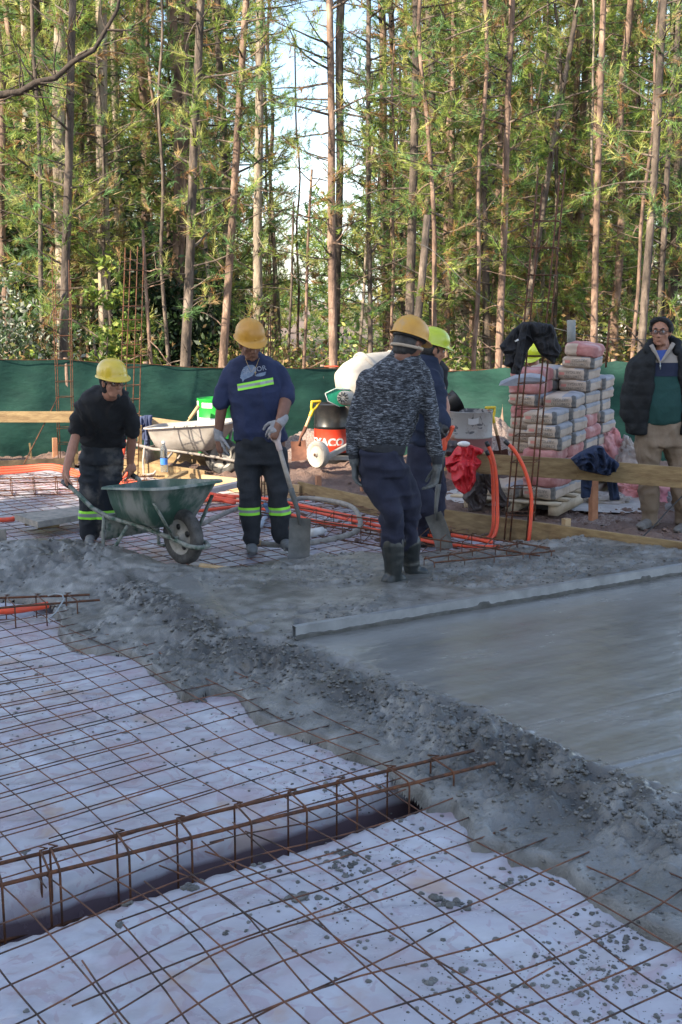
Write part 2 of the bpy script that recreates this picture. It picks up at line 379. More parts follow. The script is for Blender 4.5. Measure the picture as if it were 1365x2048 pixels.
def cz(X, Y):
    dn, do, dr, smooth, wet = cparts(X, Y)
    e = np.minimum(dn * (1 + .45 * fbm(X * 9, Y * 9, s=2, o=2)), do * 1.4 * (1 + .4 * fbm(X * 7, Y * 7, s=5)))
    base = .022 * sstep(0, .035, e) + .073 * sstep(0, .85, e + .1 * fbm(X * 2, Y * 2, s=44))
    slabz = .098 + .0012 * fbm((X * ED.x + Y * ED.y) * .9, (X * EP.x + Y * EP.y) * 16, s=61, o=3) + .0008 * fbm(X * 14, Y * 14, s=62, o=3)
    # drag lines left by the straightedge
    q = X * EP.x + Y * EP.y + .02 * vn(X * .8, Y * .8, s=3)
    slabz = slabz - .004 * np.exp(-((q - 3.05) / .012) ** 2) + .003 * np.exp(-((q - 3.08) / .015) ** 2) - .003 * np.exp(-((q - 2.72) / .010) ** 2) + .002 * np.exp(-((q - 2.745) / .015) ** 2) - .002 * np.exp(-((q - 3.6) / .01) ** 2)
    rough = sstep(-.01, .13, e) * (1 - .96 * smooth) * (1 - .75 * wet)
    pat = sstep(-.35, .35, fbm(X * 2.2, Y * 2.2, s=71, o=3)); patch = .25 + .9 * pat
    rz = np.exp(-(dr / .13) ** 2); far = sstep(5.6, 6.6, Y)
    patch = patch * (1 - .35 * far) + .45 * rz
    wx, wy = X + .012 * vn(X * 30, Y * 30, s=51), Y + .012 * vn(X * 30, Y * 30, s=52)
    lump = clod(wx, wy, .075, 1, .3) * .5 + clod(wx + .3, wy + .7, .048, 2, .5) * 1.0 + clod(wx, wy * 1.2, .034, 3, .6) * 1.3 + .006 * fbm(X * 28, Y * 28, s=8, o=3)
    dig = -.020 * np.clip(fbm(X * 6, Y * 6, s=91, o=3), 0, 1) + .012 * fbm(X * 4.5, Y * 4.5, s=93, o=2)
    z = base * (1 - smooth) * (1 - .55 * wet) + slabz * smooth + rough * patch * (lump * .42 + dig) + .012 * rz * (1 - smooth) * sstep(0, .3, dn)
    z = z + .10 * np.exp(-((X - heap.x) ** 2 / .75 + (Y - heap.y) ** 2 / .30)) * sstep(0, .35, e)
    # lump walls where the trench is already filled
    z = z * sstep(-.004, .02, e) - .05 * (1 - sstep(0, .022, e))
    # a boot print round the man in the wellingtons
    return z
m_conc = bpy.data.materials.new('fresh_concrete'); m_conc.use_nodes = True
tag(sheet('fresh_concrete', np.arange(-3.2, 3.9, .0085), 2.4 * np.exp(np.arange(0, 1.36, .0017)), cz, m_conc, lambda X, Y: inpoly(X, Y, conc_poly) & (inpoly(X, Y, slab_poly))),
    'freshly poured wet grey concrete, lumpy at the edges and screeded smooth on the right', 'concrete', kind='stuff')
t = m_conc.node_tree; b = t.nodes['Principled BSDF']; tcn = t.nodes.new('ShaderNodeTexCoord')
me = bpy.data.objects['fresh_concrete'].data
co = np.empty(len(me.vertices) * 3); me.vertices.foreach_get('co', co); co = co.reshape(-1, 3)
_, _, rdg, sm, wt = cparts(co[:, 0], co[:, 1]); rdg = np.exp(-(rdg / .20) ** 2) * sstep(-.9, .1, fbm(co[:, 0] * 5, co[:, 1] * 5, s=3, o=3)) + .5 * sstep(.15, .7, fbm(co[:, 0] * 2.6, co[:, 1] * 2.6, s=33, o=3))
at = me.attributes.new('finish', 'FLOAT_COLOR', 'POINT'); buf = np.stack([sm, wt, np.clip(rdg, 0, 1) * (1 - sm), np.ones_like(sm)], -1); at.data.foreach_set('color', buf.ravel().astype(np.float32))
def N(kind, **k):
    n = t.nodes.new(kind)
    for a, v in k.items():
        if a in n.inputs: n.inputs[a].default_value = v
        else: setattr(n, a, v)
    return n
lk = t.links
mp = N('ShaderNodeMapping'); mp.inputs['Rotation'].default_value = (0, 0, -math.radians(31)); lk.new(tcn.outputs['Object'], mp.inputs['Vector'])
mp2 = N('ShaderNodeMapping'); mp2.inputs['Scale'].default_value = (1, 2.6, 1); lk.new(mp.outputs['Vector'], mp2.inputs['Vector'])
n1 = N('ShaderNodeTexNoise', Scale=1.6, Detail=8.0, Roughness=.65); lk.new(mp2.outputs['Vector'], n1.inputs['Vector'])
n2 = N('ShaderNodeTexNoise', Scale=9.0, Detail=8.0); lk.new(tcn.outputs['Object'], n2.inputs['Vector'])
n3 = N('ShaderNodeTexNoise', Scale=2.0, Detail=4.0); lk.new(tcn.outputs['Object'], n3.inputs['Vector'])
r1 = N('ShaderNodeValToRGB'); r1.color_ramp.elements[0].position = .36; r1.color_ramp.elements[1].position = .66
r1.color_ramp.elements[0].color = (.142, .140, .130, 1); r1.color_ramp.elements[1].color = (.182, .182, .175, 1); lk.new(n1.outputs['Fac'], r1.inputs['Fac'])
r2 = N('ShaderNodeValToRGB'); r2.color_ramp.elements[0].position = .35; r2.color_ramp.elements[1].position = .68
r2.color_ramp.elements[0].color = (.10, .096, .086, 1); r2.color_ramp.elements[1].color = (.215, .21, .195, 1); lk.new(n2.outputs['Fac'], r2.inputs['Fac'])
r3 = N('ShaderNodeValToRGB'); r3.color_ramp.elements[0].position = .45; r3.color_ramp.elements[1].position = .62
r3.color_ramp.elements[0].color = (.15, .15, .145, 1); r3.color_ramp.elements[1].color = (.085, .08, .062, 1); lk.new(n3.outputs['Fac'], r3.inputs['Fac'])
at_n = N('ShaderNodeAttribute', attribute_name='finish'); sp = N('ShaderNodeSeparateColor'); lk.new(at_n.outputs['Color'], sp.inputs['Color'])
x1 = N('ShaderNodeMix', data_type='RGBA'); lk.new(sp.outputs['Red'], x1.inputs['Factor']); lk.new(r2.outputs['Color'], x1.inputs['A']); lk.new(r1.outputs['Color'], x1.inputs['B'])
x2 = N('ShaderNodeMix', data_type='RGBA'); lk.new(sp.outputs['Green'], x2.inputs['Factor']); lk.new(x1.outputs['Result'], x2.inputs['A']); lk.new(r3.outputs['Color'], x2.inputs['B'])
x3 = N('ShaderNodeMix', data_type='RGBA'); lk.new(sp.outputs['Blue'], x3.inputs['Factor']); lk.new(x2.outputs['Result'], x3.inputs['A']); x3.inputs['B'].default_value = (.044, .040, .033, 1)
lk.new(x3.outputs['Result'], b.inputs['Base Color'])
rr = N('ShaderNodeMapRange'); rr.inputs['From Min'].default_value = .3; rr.inputs['From Max'].default_value = .7; rr.inputs['To Min'].default_value = .14; rr.inputs['To Max'].default_value = .30
lk.new(n1.outputs['Fac'], rr.inputs['Value'])
rm = N('ShaderNodeMix', data_type='FLOAT'); lk.new(sp.outputs['Red'], rm.inputs['Factor']); rm.inputs['A'].default_value = .36; lk.new(rr.outputs['Result'], rm.inputs['B']); lk.new(rm.outputs['Result'], b.inputs['Roughness'])
n4 = N('ShaderNodeTexNoise', Scale=110.0, Detail=5.0); lk.new(tcn.outputs['Object'], n4.inputs['Vector'])
n5 = N('ShaderNodeTexNoise', Scale=14.0, Detail=8.0, Roughness=.7); lk.new(mp2.outputs['Vector'], n5.inputs['Vector'])
xb = N('ShaderNodeMix', data_type='FLOAT'); lk.new(sp.outputs['Red'], xb.inputs['Factor']); lk.new(n4.outputs['Fac'], xb.inputs['A']); lk.new(n5.outputs['Fac'], xb.inputs['B'])
xd = N('ShaderNodeMix', data_type='FLOAT'); lk.new(sp.outputs['Red'], xd.inputs['Factor']); xd.inputs['A'].default_value = .004; xd.inputs['B'].default_value = .0012
bp = N('ShaderNodeBump'); lk.new(xb.outputs['Result'], bp.inputs['Height']); lk.new(xd.outputs['Result'], bp.inputs['Distance']); lk.new(bp.outputs['Normal'], b.inputs['Normal'])
b.inputs['Specular IOR Level'].default_value = .6

def zc(x, y):                                                       # height of the concrete at a point
    return float(cz(np.array([x]), np.array([y]))[0])

# crumbs of concrete thrown over the plastic: far too many to count
m_crumb = mat('wet_concrete_crumbs', (.055, .052, .045), (.16, .155, .143), 8, .42, 0, .004, 90)
mb = MB(); R = random.Random(3)
CRUMB = []
for k in range(6):
    q = MB(); q.ell((0, 0, 0), (1, 1, .7), seg=6, rings=4)
    CRUMB.append([[Vector(p) * (1 + .5 * mnoise.noise(Vector(p) * 1.6 + V(k * 9, 0, 0))) for p in q.v], q.f])
def crumb(x, y, r, z=None):
    vs, fs = R.choice(CRUMB); a = R.random() * 6.28; c, s_ = math.cos(a), math.sin(a); w = .7 + R.random() * .7
    z0 = float(pz(np.array([x]), np.array([y]))[0]) if z is None else z
    mb.add([V(x + (p.x * c * w - p.y * s_) * r, y + (p.x * s_ * w + p.y * c) * r, z0 + p.z * r * .8) for p in vs], fs)
cl = np.array(near_line)
n = 0
while n < 2300:
    px, py = R.uniform(-30, 1395), R.uniform(1180, 2060); g = G(px, py)
    X, Y = np.array([g.x]), np.array([g.y])
    if inpoly(X, Y, conc_poly)[0]: 
        if R.random() < .97: continue
    d = distline(X, Y, near_line)[0]
    k = fbm(X * 2.0, Y * 2.0, s=5, o=3)[0] * .5 + .5
    right = 1.0 if px > 640 else .55
    if R.random() > (math.exp(-d / .45) * .9 + .10) * right * (0.02 + max(0, k - .25) ** 2 * 3.2): continue
    r = .002 + .009 * R.random() ** 4.5
    crumb(g.x, g.y, r); n += 1
for cx, cy, cnt, spr, rr_ in [(470, 1693, 30, 22, .018), (595, 1782, 26, 16, .018), (690, 1715, 26, 26, .017), (700, 1688, 14, 14, .015), (505, 1712, 8, 10, .014), (920, 1790, 30, 22, .018), (870, 1785, 14, 25, .014), (1230, 1860, 30, 40, .012), (1010, 1740, 24, 40, .014), (380, 1752, 10, 12, .018), (260, 1790, 5, 6, .018), (860, 1945, 12, 8, .014), (240, 1828, 3, 4, .02), (455, 1848, 3, 6, .014), (50, 1690, 5, 6, .014), (250, 1452, 4, 4, .014), (375, 1385, 26, 16, .016), (130, 1270, 3, 3, .013), (630, 1375, 8, 20, .02), (1300, 1690, 30, 30, .02)]:
    for _ in range(cnt):
        g = G(R.gauss(cx, spr), R.gauss(cy, spr * .35)); crumb(g.x, g.y, rr_ * R.uniform(.22, .95))
rg = np.random.default_rng(4); k = 85000
gx = rg.uniform(-3.1, 3.0, k); gy = 2.5 + 6.6 * rg.random(k) ** 1.3
ok = inpoly(gx, gy, conc_poly); gx, gy = gx[ok], gy[ok]
dn, do, dr, smo, wt_ = cparts(gx, gy)
pat = sstep(-.35, .35, fbm(gx * 2.2, gy * 2.2, s=71, o=3))
pr = (.03 + .40 * pat + 1.25 * np.exp(-(dr / .13) ** 2)) * (1 - smo) * (1 - .8 * wt_) * (1 - .45 * sstep(5.6, 6.6, gy)) * sstep(.0, .06, dn)
ok = rg.random(len(gx)) < pr; gx, gy, drk = gx[ok], gy[ok], dr[ok]; gzz = cz(gx, gy)
for i in range(len(gx)):
    r = .0028 + .0085 * R.random() ** 2.4 * (1.35 if drk[i] < .15 else .9); crumb(gx[i], gy[i], r, gzz[i] + r * .25)
tag(mb.build('concrete_crumbs', m_crumb), 'small grey crumbs of wet concrete scattered over the plastic sheet and the fresh pour', 'concrete crumbs', kind='stuff')

# ------------------------------------------------------------------ rebar mesh sheets
def wavy(a, b, r, n, amp, seed, mb, zf):
    pts = []; d = (b - a); l = d.length; p = V(-d.y, d.x, 0).normalized()
    for i in range(n + 1):
        u = i / n; q = a + d * u
        off = amp * mnoise.noise(V(q.x * 1.1, q.y * 1.1, seed)) 
        q = q + p * off
        pts.append(V(q.x, q.y, zf(q.x, q.y) + amp * .35 * mnoise.noise(V(q.x * 1.7, q.y * 1.7, seed + 7)) ** 1))
    mb.tube(pts, r, 5, cap=False)
def zmesh(x, y):
    return .012
def mesh_sheet(name, label, poly_px, su, sv, ou, ov, lift, amp, rad, skip=0, wob=1.0, ua=UA, over=.10, group=None):
    """welded mesh: wires along both grid directions inside a four-cornered sheet given by two world axes"""
    ud = V(math.cos(ua), math.sin(ua), 0); vd = V(-math.sin(ua), math.cos(ua), 0)
    poly = [G(*q) for q in poly_px]; us = [p.dot(ud) for p in poly]; vs = [p.dot(vd) for p in poly]
    pl = [(p.dot(ud), p.dot(vd)) for p in poly]
    mb = MB(); R = random.Random(name + label)
    def spans(lo, hi, fixed, isu):                                  # clip a grid line to the polygon
        ts = []
        for i in range(len(pl)):
            (a1, b1), (a2, b2) = pl[i], pl[(i + 1) % len(pl)]
            if isu: a1, b1, a2, b2 = b1, a1, b2, a2
            if (a1 > fixed) != (a2 > fixed): ts.append(b1 + (b2 - b1) * (fixed - a1) / (a2 - a1))
        ts.sort(); return list(zip(ts[::2], ts[1::2]))
    k = math.floor(min(vs) / sv)
    while k * sv + ov < max(vs):                                    # wires along u
        f = k * sv + ov; k += 1
        for a, b in spans(0, 0, f, True):
            a -= over * R.random(); b += over * R.random()
            if b - a < .1: continue
            A = ud * a + vd * f; B = ud * b + vd * (f + R.uniform(-.01, .01))
            wavy(A, B, rad, max(3, int((b - a) / .12)), amp, 1.0 * wob, mb, lambda x, y: lift + .012 * mnoise.noise(V(x * 1.3, y * 1.3, 2)))
    k = math.floor(min(us) / su)
    while k * su + ou < max(us):
        f = k * su + ou; k += 1
        for a, b in spans(0, 0, f, False):
            a -= over * R.random(); b += over * R.random()
            if b - a < .1: continue
            A = ud * f + vd * a; B = ud * (f + R.uniform(-.01, .01)) + vd * b
            wavy(A, B, rad, max(3, int((b - a) / .12)), amp * 1.3, 5.0 * wob, mb, lambda x, y: lift + rad * 1.8 + .012 * mnoise.noise(V(x * 1.3, y * 1.3, 2)))
    return tag(mb.build(name, m_bar), label, 'rebar mesh', group)
GM = 'welded rebar mesh sheets'
mesh_sheet('rebar_mesh', 'rusty wire mesh on the plastic left of the poured concrete, beyond the front trench', [(-300, 1850), (-300, 1225), (110, 1222), (330, 1282), (600, 1400), (830, 1540), (850, 1575), (420, 1680)], .16, .155, .03, .02, .022, .035, .0027, group=GM)
mesh_sheet('rebar_mesh', 'second mesh sheet whose loose ends overlap the one left of the trench', [(-300, 1640), (-300, 1345), (60, 1345), (330, 1560), (480, 1640), (200, 1700)], 9, .155, .052, .035, .030, .02, .0027, over=.06, group=GM)
mesh_sheet('rebar_mesh', 'rusty bent wire mesh in the foreground, nearer than the trench cage', [(-300, 2300), (-200, 1860), (440, 1715), (760, 1600), (1000, 1560), (1180, 1640), (1330, 1740), (1500, 1800), (1600, 2300)], .165, .155, .01, .06, .030, .12, .0029, wob=2.3, group=GM)
mesh_sheet('rebar_mesh', 'overlapping mesh sheet in the middle foreground with curled wire ends', [(150, 2150), (300, 1800), (560, 1690), (700, 1760), (860, 1870), (1120, 2080), (900, 2300)], .165, .31, .035, .11, .044, .085, .0029, wob=4.1, over=.22, group=GM)
mesh_sheet('rebar_mesh', 'mesh lying around the boots of the workers, behind the fresh concrete', [(-300, 1130), (-300, 1050), (200, 1040), (420, 985), (600, 985), (860, 1050), (1010, 1095), (900, 1118), (640, 1130), (420, 1150), (150, 1110)], .15, .15, .0, .0, .025, .02, .0028, group=GM)
mesh_sheet('rebar_mesh', 'far left mesh sheet between the plank pad and the orange conduits', [(-300, 1042), (-300, 952), (140, 950), (380, 968), (420, 985), (200, 1040)], .15, .15, .04, .04, .028, .02, .0028, group=GM)

# ------------------------------------------------------------------ reinforcement cages
def cage(label, a_far, a_near, b_far, b_near, ztop, depth, step, rl, rs, n0=0, group='steel beam cages', extra=True, name='rebar_cage', stx=None):
    """a beam cage: far and near top bars between two ends, two bottom bars, closed stirrups"""
    o = empty(name, (a_far + a_near) / 2 + V(0, 0, -ztop), label, 'rebar cage', group)
    dn = V(0, 0, -depth)
    for A, B in ((a_far, b_far), (a_near, b_near), (a_far + dn, b_far + dn), (a_near + dn, b_near + dn)):
        mb = MB(); pts = [A.lerp(B, i / 12) + V(0, 0, .004 * mnoise.noise(V(i * .7, A.y, 0))) for i in range(13)]
        mb.tube(pts, rl, 8); mb.build('long_bar', m_rebar, o)
    L_ = (b_far - a_far).length; n = int(L_ / step); d = (b_far - a_far).normalized()
    for i in range(n + 1):
        u = (stx[i] if stx and i < len(stx) else (i + n0) * step / L_)
        if u > 1.0: continue
        mb = MB(); F = a_far.lerp(b_far, u); Nn = a_near.lerp(b_near, u); k = rl + rs
        up = V(0, 0, k); w = (Nn - F).normalized(); j = V(0, 0, 0)
        c = [F + up - w * k, Nn + up + w * k, Nn + dn - up + w * k, F + dn - up - w * k]
        pts = []
        for q in range(4):
            p0, p1, p2 = c[q - 1], c[q], c[(q + 1) % 4]; e = .018
            a1 = p1 + (p0 - p1).normalized() * e; a2 = p1 + (p2 - p1).normalized() * e
            pts += [a1, (a1 + a2) / 2 * .5 + p1 * .5, a2]
        pts.append(pts[0]); mb.tube(pts, rs, 6, cap=False)
        mb.tube([F + up, F + up * 2 + d * .02 + w * .02, F + up - w * .03], rs * .7, 5)
        mb.build('stirrup', m_rebar, o)
    return o
zt = .085
cage('heavy rusty beam cage over the trench in the foreground', G(-330, 1805, zt), G(-330, 1852, zt), G(948, 1501, zt), G(990, 1526, zt), zt, .27, .255, .0072, .004,
     stx=[.20, .262, .276, .372, .464, .557, .648, .735, .83, .915, .985])
zt = .10
cage('steel cage running into the concrete heap at the left edge with a conduit in it', G(-300, 1206, zt), G(-300, 1240, zt), G(180, 1190, zt), G(200, 1200, zt), zt, .14, .18, .007, .004)
cage('low cage lying on the far left mesh in front of the orange conduits', G(-300, 962, .12), G(-300, 972, .12), G(330, 952, .12), G(335, 960, .12), .12, .12, .22, .006, .004)
zt = .11
cage('low cage along the wooden board behind the workers, over the orange conduits', G(500, 1000, zt), G(480, 1018, zt), G(1100, 1096, zt), G(1080, 1112, zt), zt, .12, .2, .006, .0035)
cage('cage half buried in concrete behind the man in wellingtons', G(850, 1118, .13), G(868, 1126, .13), G(1045, 1086, .13), G(1110, 1102, .13), .13, .1, .22, .006, .0035)
# loose bent bars by the heap
mb = MB(); mb.tube([G(100, 1246, .02), G(96, 1238, .03), G(112, 1225, .06), G(128, 1200, .12), G(126, 1190, .14), G(112, 1187, .14), G(96, 1192, .13)], .0045, 8)
tag(mb.build('bent_wire', mat('galvanised_wire', (.28, .30, .31), rough=.45, metal=.6)), 'bright bent wire hook sticking up at the edge of the concrete heap', 'wire hook')
# ------------------------------------------------------------------ forest
m_bark = mat('pine_bark', (.034, .027, .023), (.115, .088, .07), 7, .95, 0, .03, 16, stretch=(1, 1, .35), c3=(.23, .18, .145), pos=(.36, .56))
m_barkpale = mat('pale_bark', (.10, .08, .065), (.32, .26, .20), 6, .9, 0, .015, 25, stretch=(1, 1, .35), c3=(.16, .11, .08), pos=(.3, .6))
m_barkred = mat('reddish_bark', (.075, .048, .036), (.23, .15, .11), 7, .9, 0, .025, 18, stretch=(1, 1, .35), c3=(.36, .27, .2), pos=(.36, .58))
m_barkdark = mat('dark_bark', (.018, .013, .011), (.06, .045, .035), 9, .95, 0, .02, 22)
m_needle = mat('pine_needles', (1, 1, 1), rough=.55, transl=.5, attr='tint')
m_leafm = mat('shrub_leaves', (1, 1, 1), rough=.5, transl=.35, attr='tint')
class Leaves:                                                       # many small faces with a colour each
    def __init__(s): s.v = []; s.n = []; s.c = []
    def mesh(s, name, m, quads=False):
        k = 4 if quads else 3
        v = np.concatenate(s.v).astype(np.float32); c = np.concatenate(s.c).astype(np.float32); nf = len(v) // k
        me = bpy.data.meshes.new(name); me.vertices.add(len(v)); me.vertices.foreach_set('co', v.ravel())
        me.loops.add(len(v)); me.loops.foreach_set('vertex_index', np.arange(len(v)))
        me.polygons.add(nf); me.polygons.foreach_set('loop_start', np.arange(0, len(v), k)); me.polygons.foreach_set('loop_total', np.full(nf, k))
        me.update(calc_edges=True); me.materials.append(m)
        a = me.attributes.new('tint', 'FLOAT_COLOR', 'POINT')
        a.data.foreach_set('color', np.concatenate([c, np.ones((len(c), 1), np.float32)], 1).ravel()); return me
GREENS = np.array([[.25, .34, .065], [.16, .27, .065], [.36, .42, .10], [.11, .21, .07], [.46, .47, .15], [.18, .33, .13]])
BROWNS = np.array([[.38, .21, .09], [.27, .15, .06], [.46, .31, .15]])
def tufts(L_, cen, dirs, rg, n=14, ln=.17, wd=.006, dead=.08, greens=GREENS, droop=.25):
    """needle tufts: cen, dirs are (k,3); each gets n needles fanning forward"""
    k = len(cen)
    C = np.repeat(cen, n, 0); D = np.repeat(dirs, n, 0)
    r = rg.normal(size=(k * n, 3)); r -= D * (r * D).sum(1, keepdims=True); r /= np.linalg.norm(r, axis=1, keepdims=True) + 1e-6
    sp = rg.uniform(.2, 1.0, (k * n, 1)); nd = D * np.cos(sp) + r * np.sin(sp); nd[:, 2] -= droop * rg.random(k * n)
    nd /= np.linalg.norm(nd, axis=1, keepdims=True)
    ll = ln * rg.uniform(.5, 1.2, (k * n, 1)) * np.repeat(rg.uniform(.55, 1.25, (k, 1)), n, 0); off = D * rg.uniform(-.24, .06, (k * n, 1))
    side = np.cross(nd, rg.normal(size=(k * n, 3))); side /= np.linalg.norm(side, axis=1, keepdims=True) + 1e-6
    a = C + off; b = a + nd * ll
    tri = np.stack([a - side * wd, a + side * wd, b], 1)
    t = greens[rg.integers(0, len(greens), k)] * rg.uniform(.7, 1.35, (k, 1)); dd = rg.random(k) < dead
    t[dd] = BROWNS[rg.integers(0, 3, dd.sum())] * rg.uniform(.7, 1.2, (dd.sum(), 1))
    t = np.repeat(t, n, 0) * rg.uniform(.8, 1.2, (k * n, 1))
    L_.v.append(tri.reshape(-1, 3)); L_.c.append(np.repeat(t, 3, 0))
def crown_meshes(seed, z0, z1, R0, R1, nb, per, n=14, ln=.17, wd=.006, dead=.08, rise=.25, clump=.22, lean=None, thin=1.0):
    """limbs (wood) and needles of one crown, trunk axis on the origin"""
    rg = np.random.default_rng(seed); R = random.Random(seed); wood = MB(); L_ = Leaves(); C = []; D = []
    for i in range(nb):
        u = (i + R.random()) / nb; z = z0 + (z1 - z0) * u; az = R.uniform(0, 6.283); rad = (R0 + (R1 - R0) * u) * R.uniform(.55, 1.15)
        d = V(math.cos(az), math.sin(az), rise * R.uniform(-.4, 1.6)); p = V(0, 0, z); pts = [p.copy()]; q = p.copy(); s = rad / 5
        for j in range(5):
            d = (d + V(R.uniform(-.25, .25), R.uniform(-.25, .25), R.uniform(-.12, .2))).normalized(); q = q + d * s; pts.append(q.copy())
        wood.tube(pts, [.020 * rad ** .5 * (1 - j / 6.5) for j in range(6)], 4, cap=False)
        nt_ = max(1, int(per * rad / R0 * R.uniform(.5, 1.4)))
        for j in range(nt_):
            f = R.uniform(.25, 1.0); k = min(int(f * 5), 4); b = pts[k].lerp(pts[k + 1], f * 5 - k)
            e = V(R.gauss(0, 1), R.gauss(0, 1), R.gauss(.15, .8)).normalized() * R.uniform(.03, clump) * (1.2 if R.random() < .3 else .8) * (.5 + rad * .35)
            C.append(tuple(b + e)); dd = (d * .6 + e.normalized() * .9 + V(0, 0, .35)).normalized(); D.append(tuple(dd))
            if R.random() < .35: wood.tube([b, b + e], [.006, .003], 3, cap=False)
    tufts(L_, np.array(C), np.array(D), rg, n, ln, wd, dead)
    return wood, L_
def crown_obj(kind, seed, **k):
    w, L_ = crown_meshes(seed, **k)
    return w.mesh(kind + '_limbs', m_bark), L_.mesh(kind, m_needle)
CROWNS_FAR = [crown_obj('crown', 100 + i, z0=1.2 + .5 * (i % 3), z1=15, R0=2.1, R1=1.3, nb=74, per=20, n=30, ln=.20, wd=.0068, dead=.16 + .05 * (i % 3), clump=.5) for i in range(7)]
CROWNS_MID = [crown_obj('crown', 200 + i, z0=2.0 + .4 * (i % 3), z1=12, R0=1.5, R1=1.2, nb=60, per=16, n=30, ln=.18, wd=.0052, dead=.13, clump=.4) for i in range(5)]
CROWNS_NEAR = [crown_obj('crown', 300 + i, z0=1.4 + .7 * i, z1=8.5, R0=1.15, R1=1.0, nb=36, per=8, n=28, ln=.17, wd=.0050, dead=.2, clump=.34) for i in range(4)]
def trunk_mesh(h, r0, r1, seed, lean=(0, 0), m=None, seg=9, twigs=12, zt=(.8, 6), wob=.05, tlen=.8):
    mb = MB(); R = random.Random(seed); n = 16; pts = []
    for i in range(n + 1):
        z = h * i / n; w = wob * (i / n) ** .5
        pts.append(V(lean[0] * i / n + w * mnoise.noise(V(z * .35, seed, 0)) * 2, lean[1] * i / n + w * mnoise.noise(V(z * .35, seed, 9)) * 2, z))
    rs = [(r0 + (r1 - r0) * i / n) * (1 + .35 * math.exp(-i * 1.2)) * (1 + .06 * mnoise.noise(V(i * .9, seed, 3))) for i in range(n + 1)]
    mb.tube(pts, rs, seg)
    for k in range(twigs):                                          # dead snapped branches
        z = R.uniform(*zt); f = z / h * n; i = min(int(f), n - 1); b = pts[i].lerp(pts[i + 1], f - i); az = R.uniform(0, 6.283)
        d = V(math.cos(az), math.sin(az), R.uniform(-.4, .7)); q = [b]; l = R.uniform(.2, tlen)
        for j in range(4):
            d = (d + V(R.uniform(-.3, .3), R.uniform(-.3, .3), R.uniform(-.25, .3))).normalized(); q.append(q[-1] + d * l / 4)
        mb.tube(q, [.012, .010, .008, .005, .003], 4, cap=False)
        if l > .5:
            e = q[2]; mb.tube([e, e + V(R.uniform(-.2, .2), R.uniform(-.2, .2), R.uniform(-.05, .25))], [.006, .003], 3, cap=False)
    return mb.mesh('trunk', m or m_bark)
def tree(name, x, y, z, tm, crown=None, label='', rz=0, sc=1.0, lean=None, group='pine trees behind the fence', cz0=0, csc=1.0):
    o = empty_local(name, (x, y, z), label, 'tree', group); o.rotation_euler[2] = rz if lean is None else 0; o.scale = (sc,) * 3
    t_ = bpy.data.objects.new('trunk', tm); COL.objects.link(t_); t_.parent = o
    if crown:
        c = bpy.data.objects.new('crown', crown[1]); COL.objects.link(c); c.parent = o; c.location = (0, 0, cz0)
        w = bpy.data.objects.new('limbs', crown[0]); COL.objects.link(w); w.parent = c
        c.rotation_euler[2] = rz
        if lean is not None: c.rotation_euler = (-math.atan(lean[1]), math.atan(lean[0]), 0); 
        c.scale = (csc, csc, 1)
    return o
